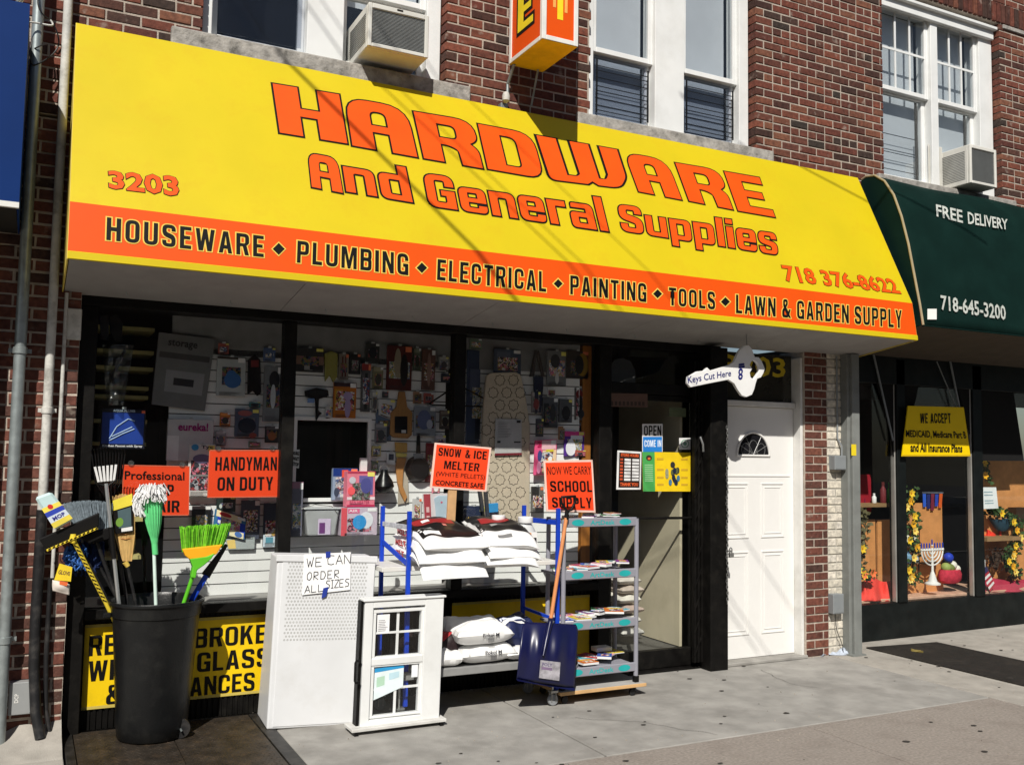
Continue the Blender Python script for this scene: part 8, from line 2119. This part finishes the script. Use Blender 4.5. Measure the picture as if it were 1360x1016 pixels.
# banner of letters high behind the menorah
t = thing('banner', 'blue, red and orange paper banner hanging above the menorah', 'banner', at(1240, 676, YP + 0.248))
c = plate([(1225, 653), (1253, 653), (1251, 678), (1226, 680)], YP + 0.248)
quad(sub_quad(c, 0, .0, 1, .08), F(190, 200, 220), t, 'string_edge', 0, thick=.003)
for i, mm_ in enumerate((F(50, 95, 200), F(35, 45, 110), F(120, 40, 60), F(45, 70, 170), F(215, 95, 40))): 
    quad(sub_quad(c, .02 + .2 * i, .1 + .03 * (i % 2), .17 + .2 * i, .75 + .1 * (i % 3)), mm_, t, 'pennant', 0, thick=.003)
# flag
fg = thing('small_flag', 'small red and white striped flag drooping at the foot of the second mullion', 'flag', at(1310, 785, YP + 0.062))
c = plate([(1306, 764), (1313, 758), (1322, 777), (1315, 786)], YP + 0.050)
for i in range(7): quad([bil(c, 0, i / 7), bil(c, 1, i / 7), bil(c, 1, (i + 1) / 7), bil(c, 0, (i + 1) / 7)], F(230, 225, 225) if i % 2 else F(175, 50, 65), fg, 'stripe', 0, thick=.002)
quad(plate([(1303, 757), (1310, 752), (1314, 759), (1306, 765)], YP + 0.050), F(50, 50, 90), fg, 'blue_canton', 0, thick=.002)
t = thing('notice_sheet', 'white printed notice taped inside the third pharmacy pane', 'sign', at(1312, 676, YP + 0.030)); c = plate([(1300, 647), (1323, 647), (1326, 675), (1303, 676)], YP + 0.030); quad(c, F(235, 240, 242, .8), t, 'sheet', 0, thick=.001)
for v in (.2, .34, .6, .72): quad(sub_quad(c, .25, v, .75, v + .05), F(150, 175, 185), t, 'text_line', .001)
t = thing('hanging_shelf_box', 'dark box on the cork wall at the right edge of the pharmacy window', 'box', at(1356, 690, YQ - .1)); q = prect(1350, 674, 1366, 697, YQ - .1); MB().box(q[0].x, q[1].x, YQ - .1, YQ - .001, q[2].z, q[0].z).build('box_body', F(60, 45, 35), t)

# ================================================================== OVERHEAD WIRES (their shadows fall on the awning)
def wire_from_shadow(lab, a, b, dist, r):
    A, B_ = yp(*a), yp(*b); d = (B_ - A)
    P = A - SUN * dist - d * 1.6; Q = A - SUN * dist + d * 2.6
    tag(MB().tube([P, Q], r, 8).build('overhead_wire', M_hose), lab, 'wire', 'utility wires above the street')
wire_from_shadow('thick overhead utility cable crossing above the shop awning', (388, 88), (600, 300), 5.5, .014)
wire_from_shadow('thin overhead wire beside the thick cable above the awning', (500, 108), (716, 312), 5.5, .006)
wire_from_shadow('second thin overhead wire above the awning', (520, 108), (740, 318), 5.7, .005)
wire_from_shadow('third thin overhead wire right of the others above the awning', (620, 130), (830, 330), 5.8, .0045)
wire_from_shadow('overhead wire whose shadow crosses the right end of the awning', (1065, 222), (1160, 272), 5.0, .009)

# ================================================================== THE OTHER SIDE OF THE STREET (mirrored in the panes)
M_opp = mat('opposite_brick', (.16, .09, .065), .9, var=.25, scale=6)
M_opw = mat('opposite_glass', (.03, .035, .04), .2)
for i, (x0, x1, h) in enumerate(((-26, -14, 9.5), (-14, -2, 10.4), (-2, 9, 9.6), (9, 20, 10.2), (20, 34, 9.4))):
    t = thing('street_building', ['brick building farthest left across the street', 'second brick building from the left across the street', 'brick building straight across the street', 'brick building right of centre across the street', 'brick building farthest right across the street'][i], 'building', ((x0 + x1) / 2, -24, 0))
    MB().box(x0 + .05, x1 - .05, -32, -24, -.15, h).build('wall', M_opp, t)
    for k_ in range(4):
        cx = x0 + (x1 - x0) * (k_ + .5) / 4
        for z_ in (3.9, 7.0): MB().box(cx - .6, cx + .6, -24.0, -23.94, z_, z_ + 1.5).build('window', M_opw, t)
        MB().box(cx - 1.1, cx + 1.1, -24.0, -23.94, .3, 2.6).build('shop_window', M_opw, t)
MB().box(-60, 60, -24, -19, -.2, 0).build('far_sidewalk', M_conc, kind='structure')
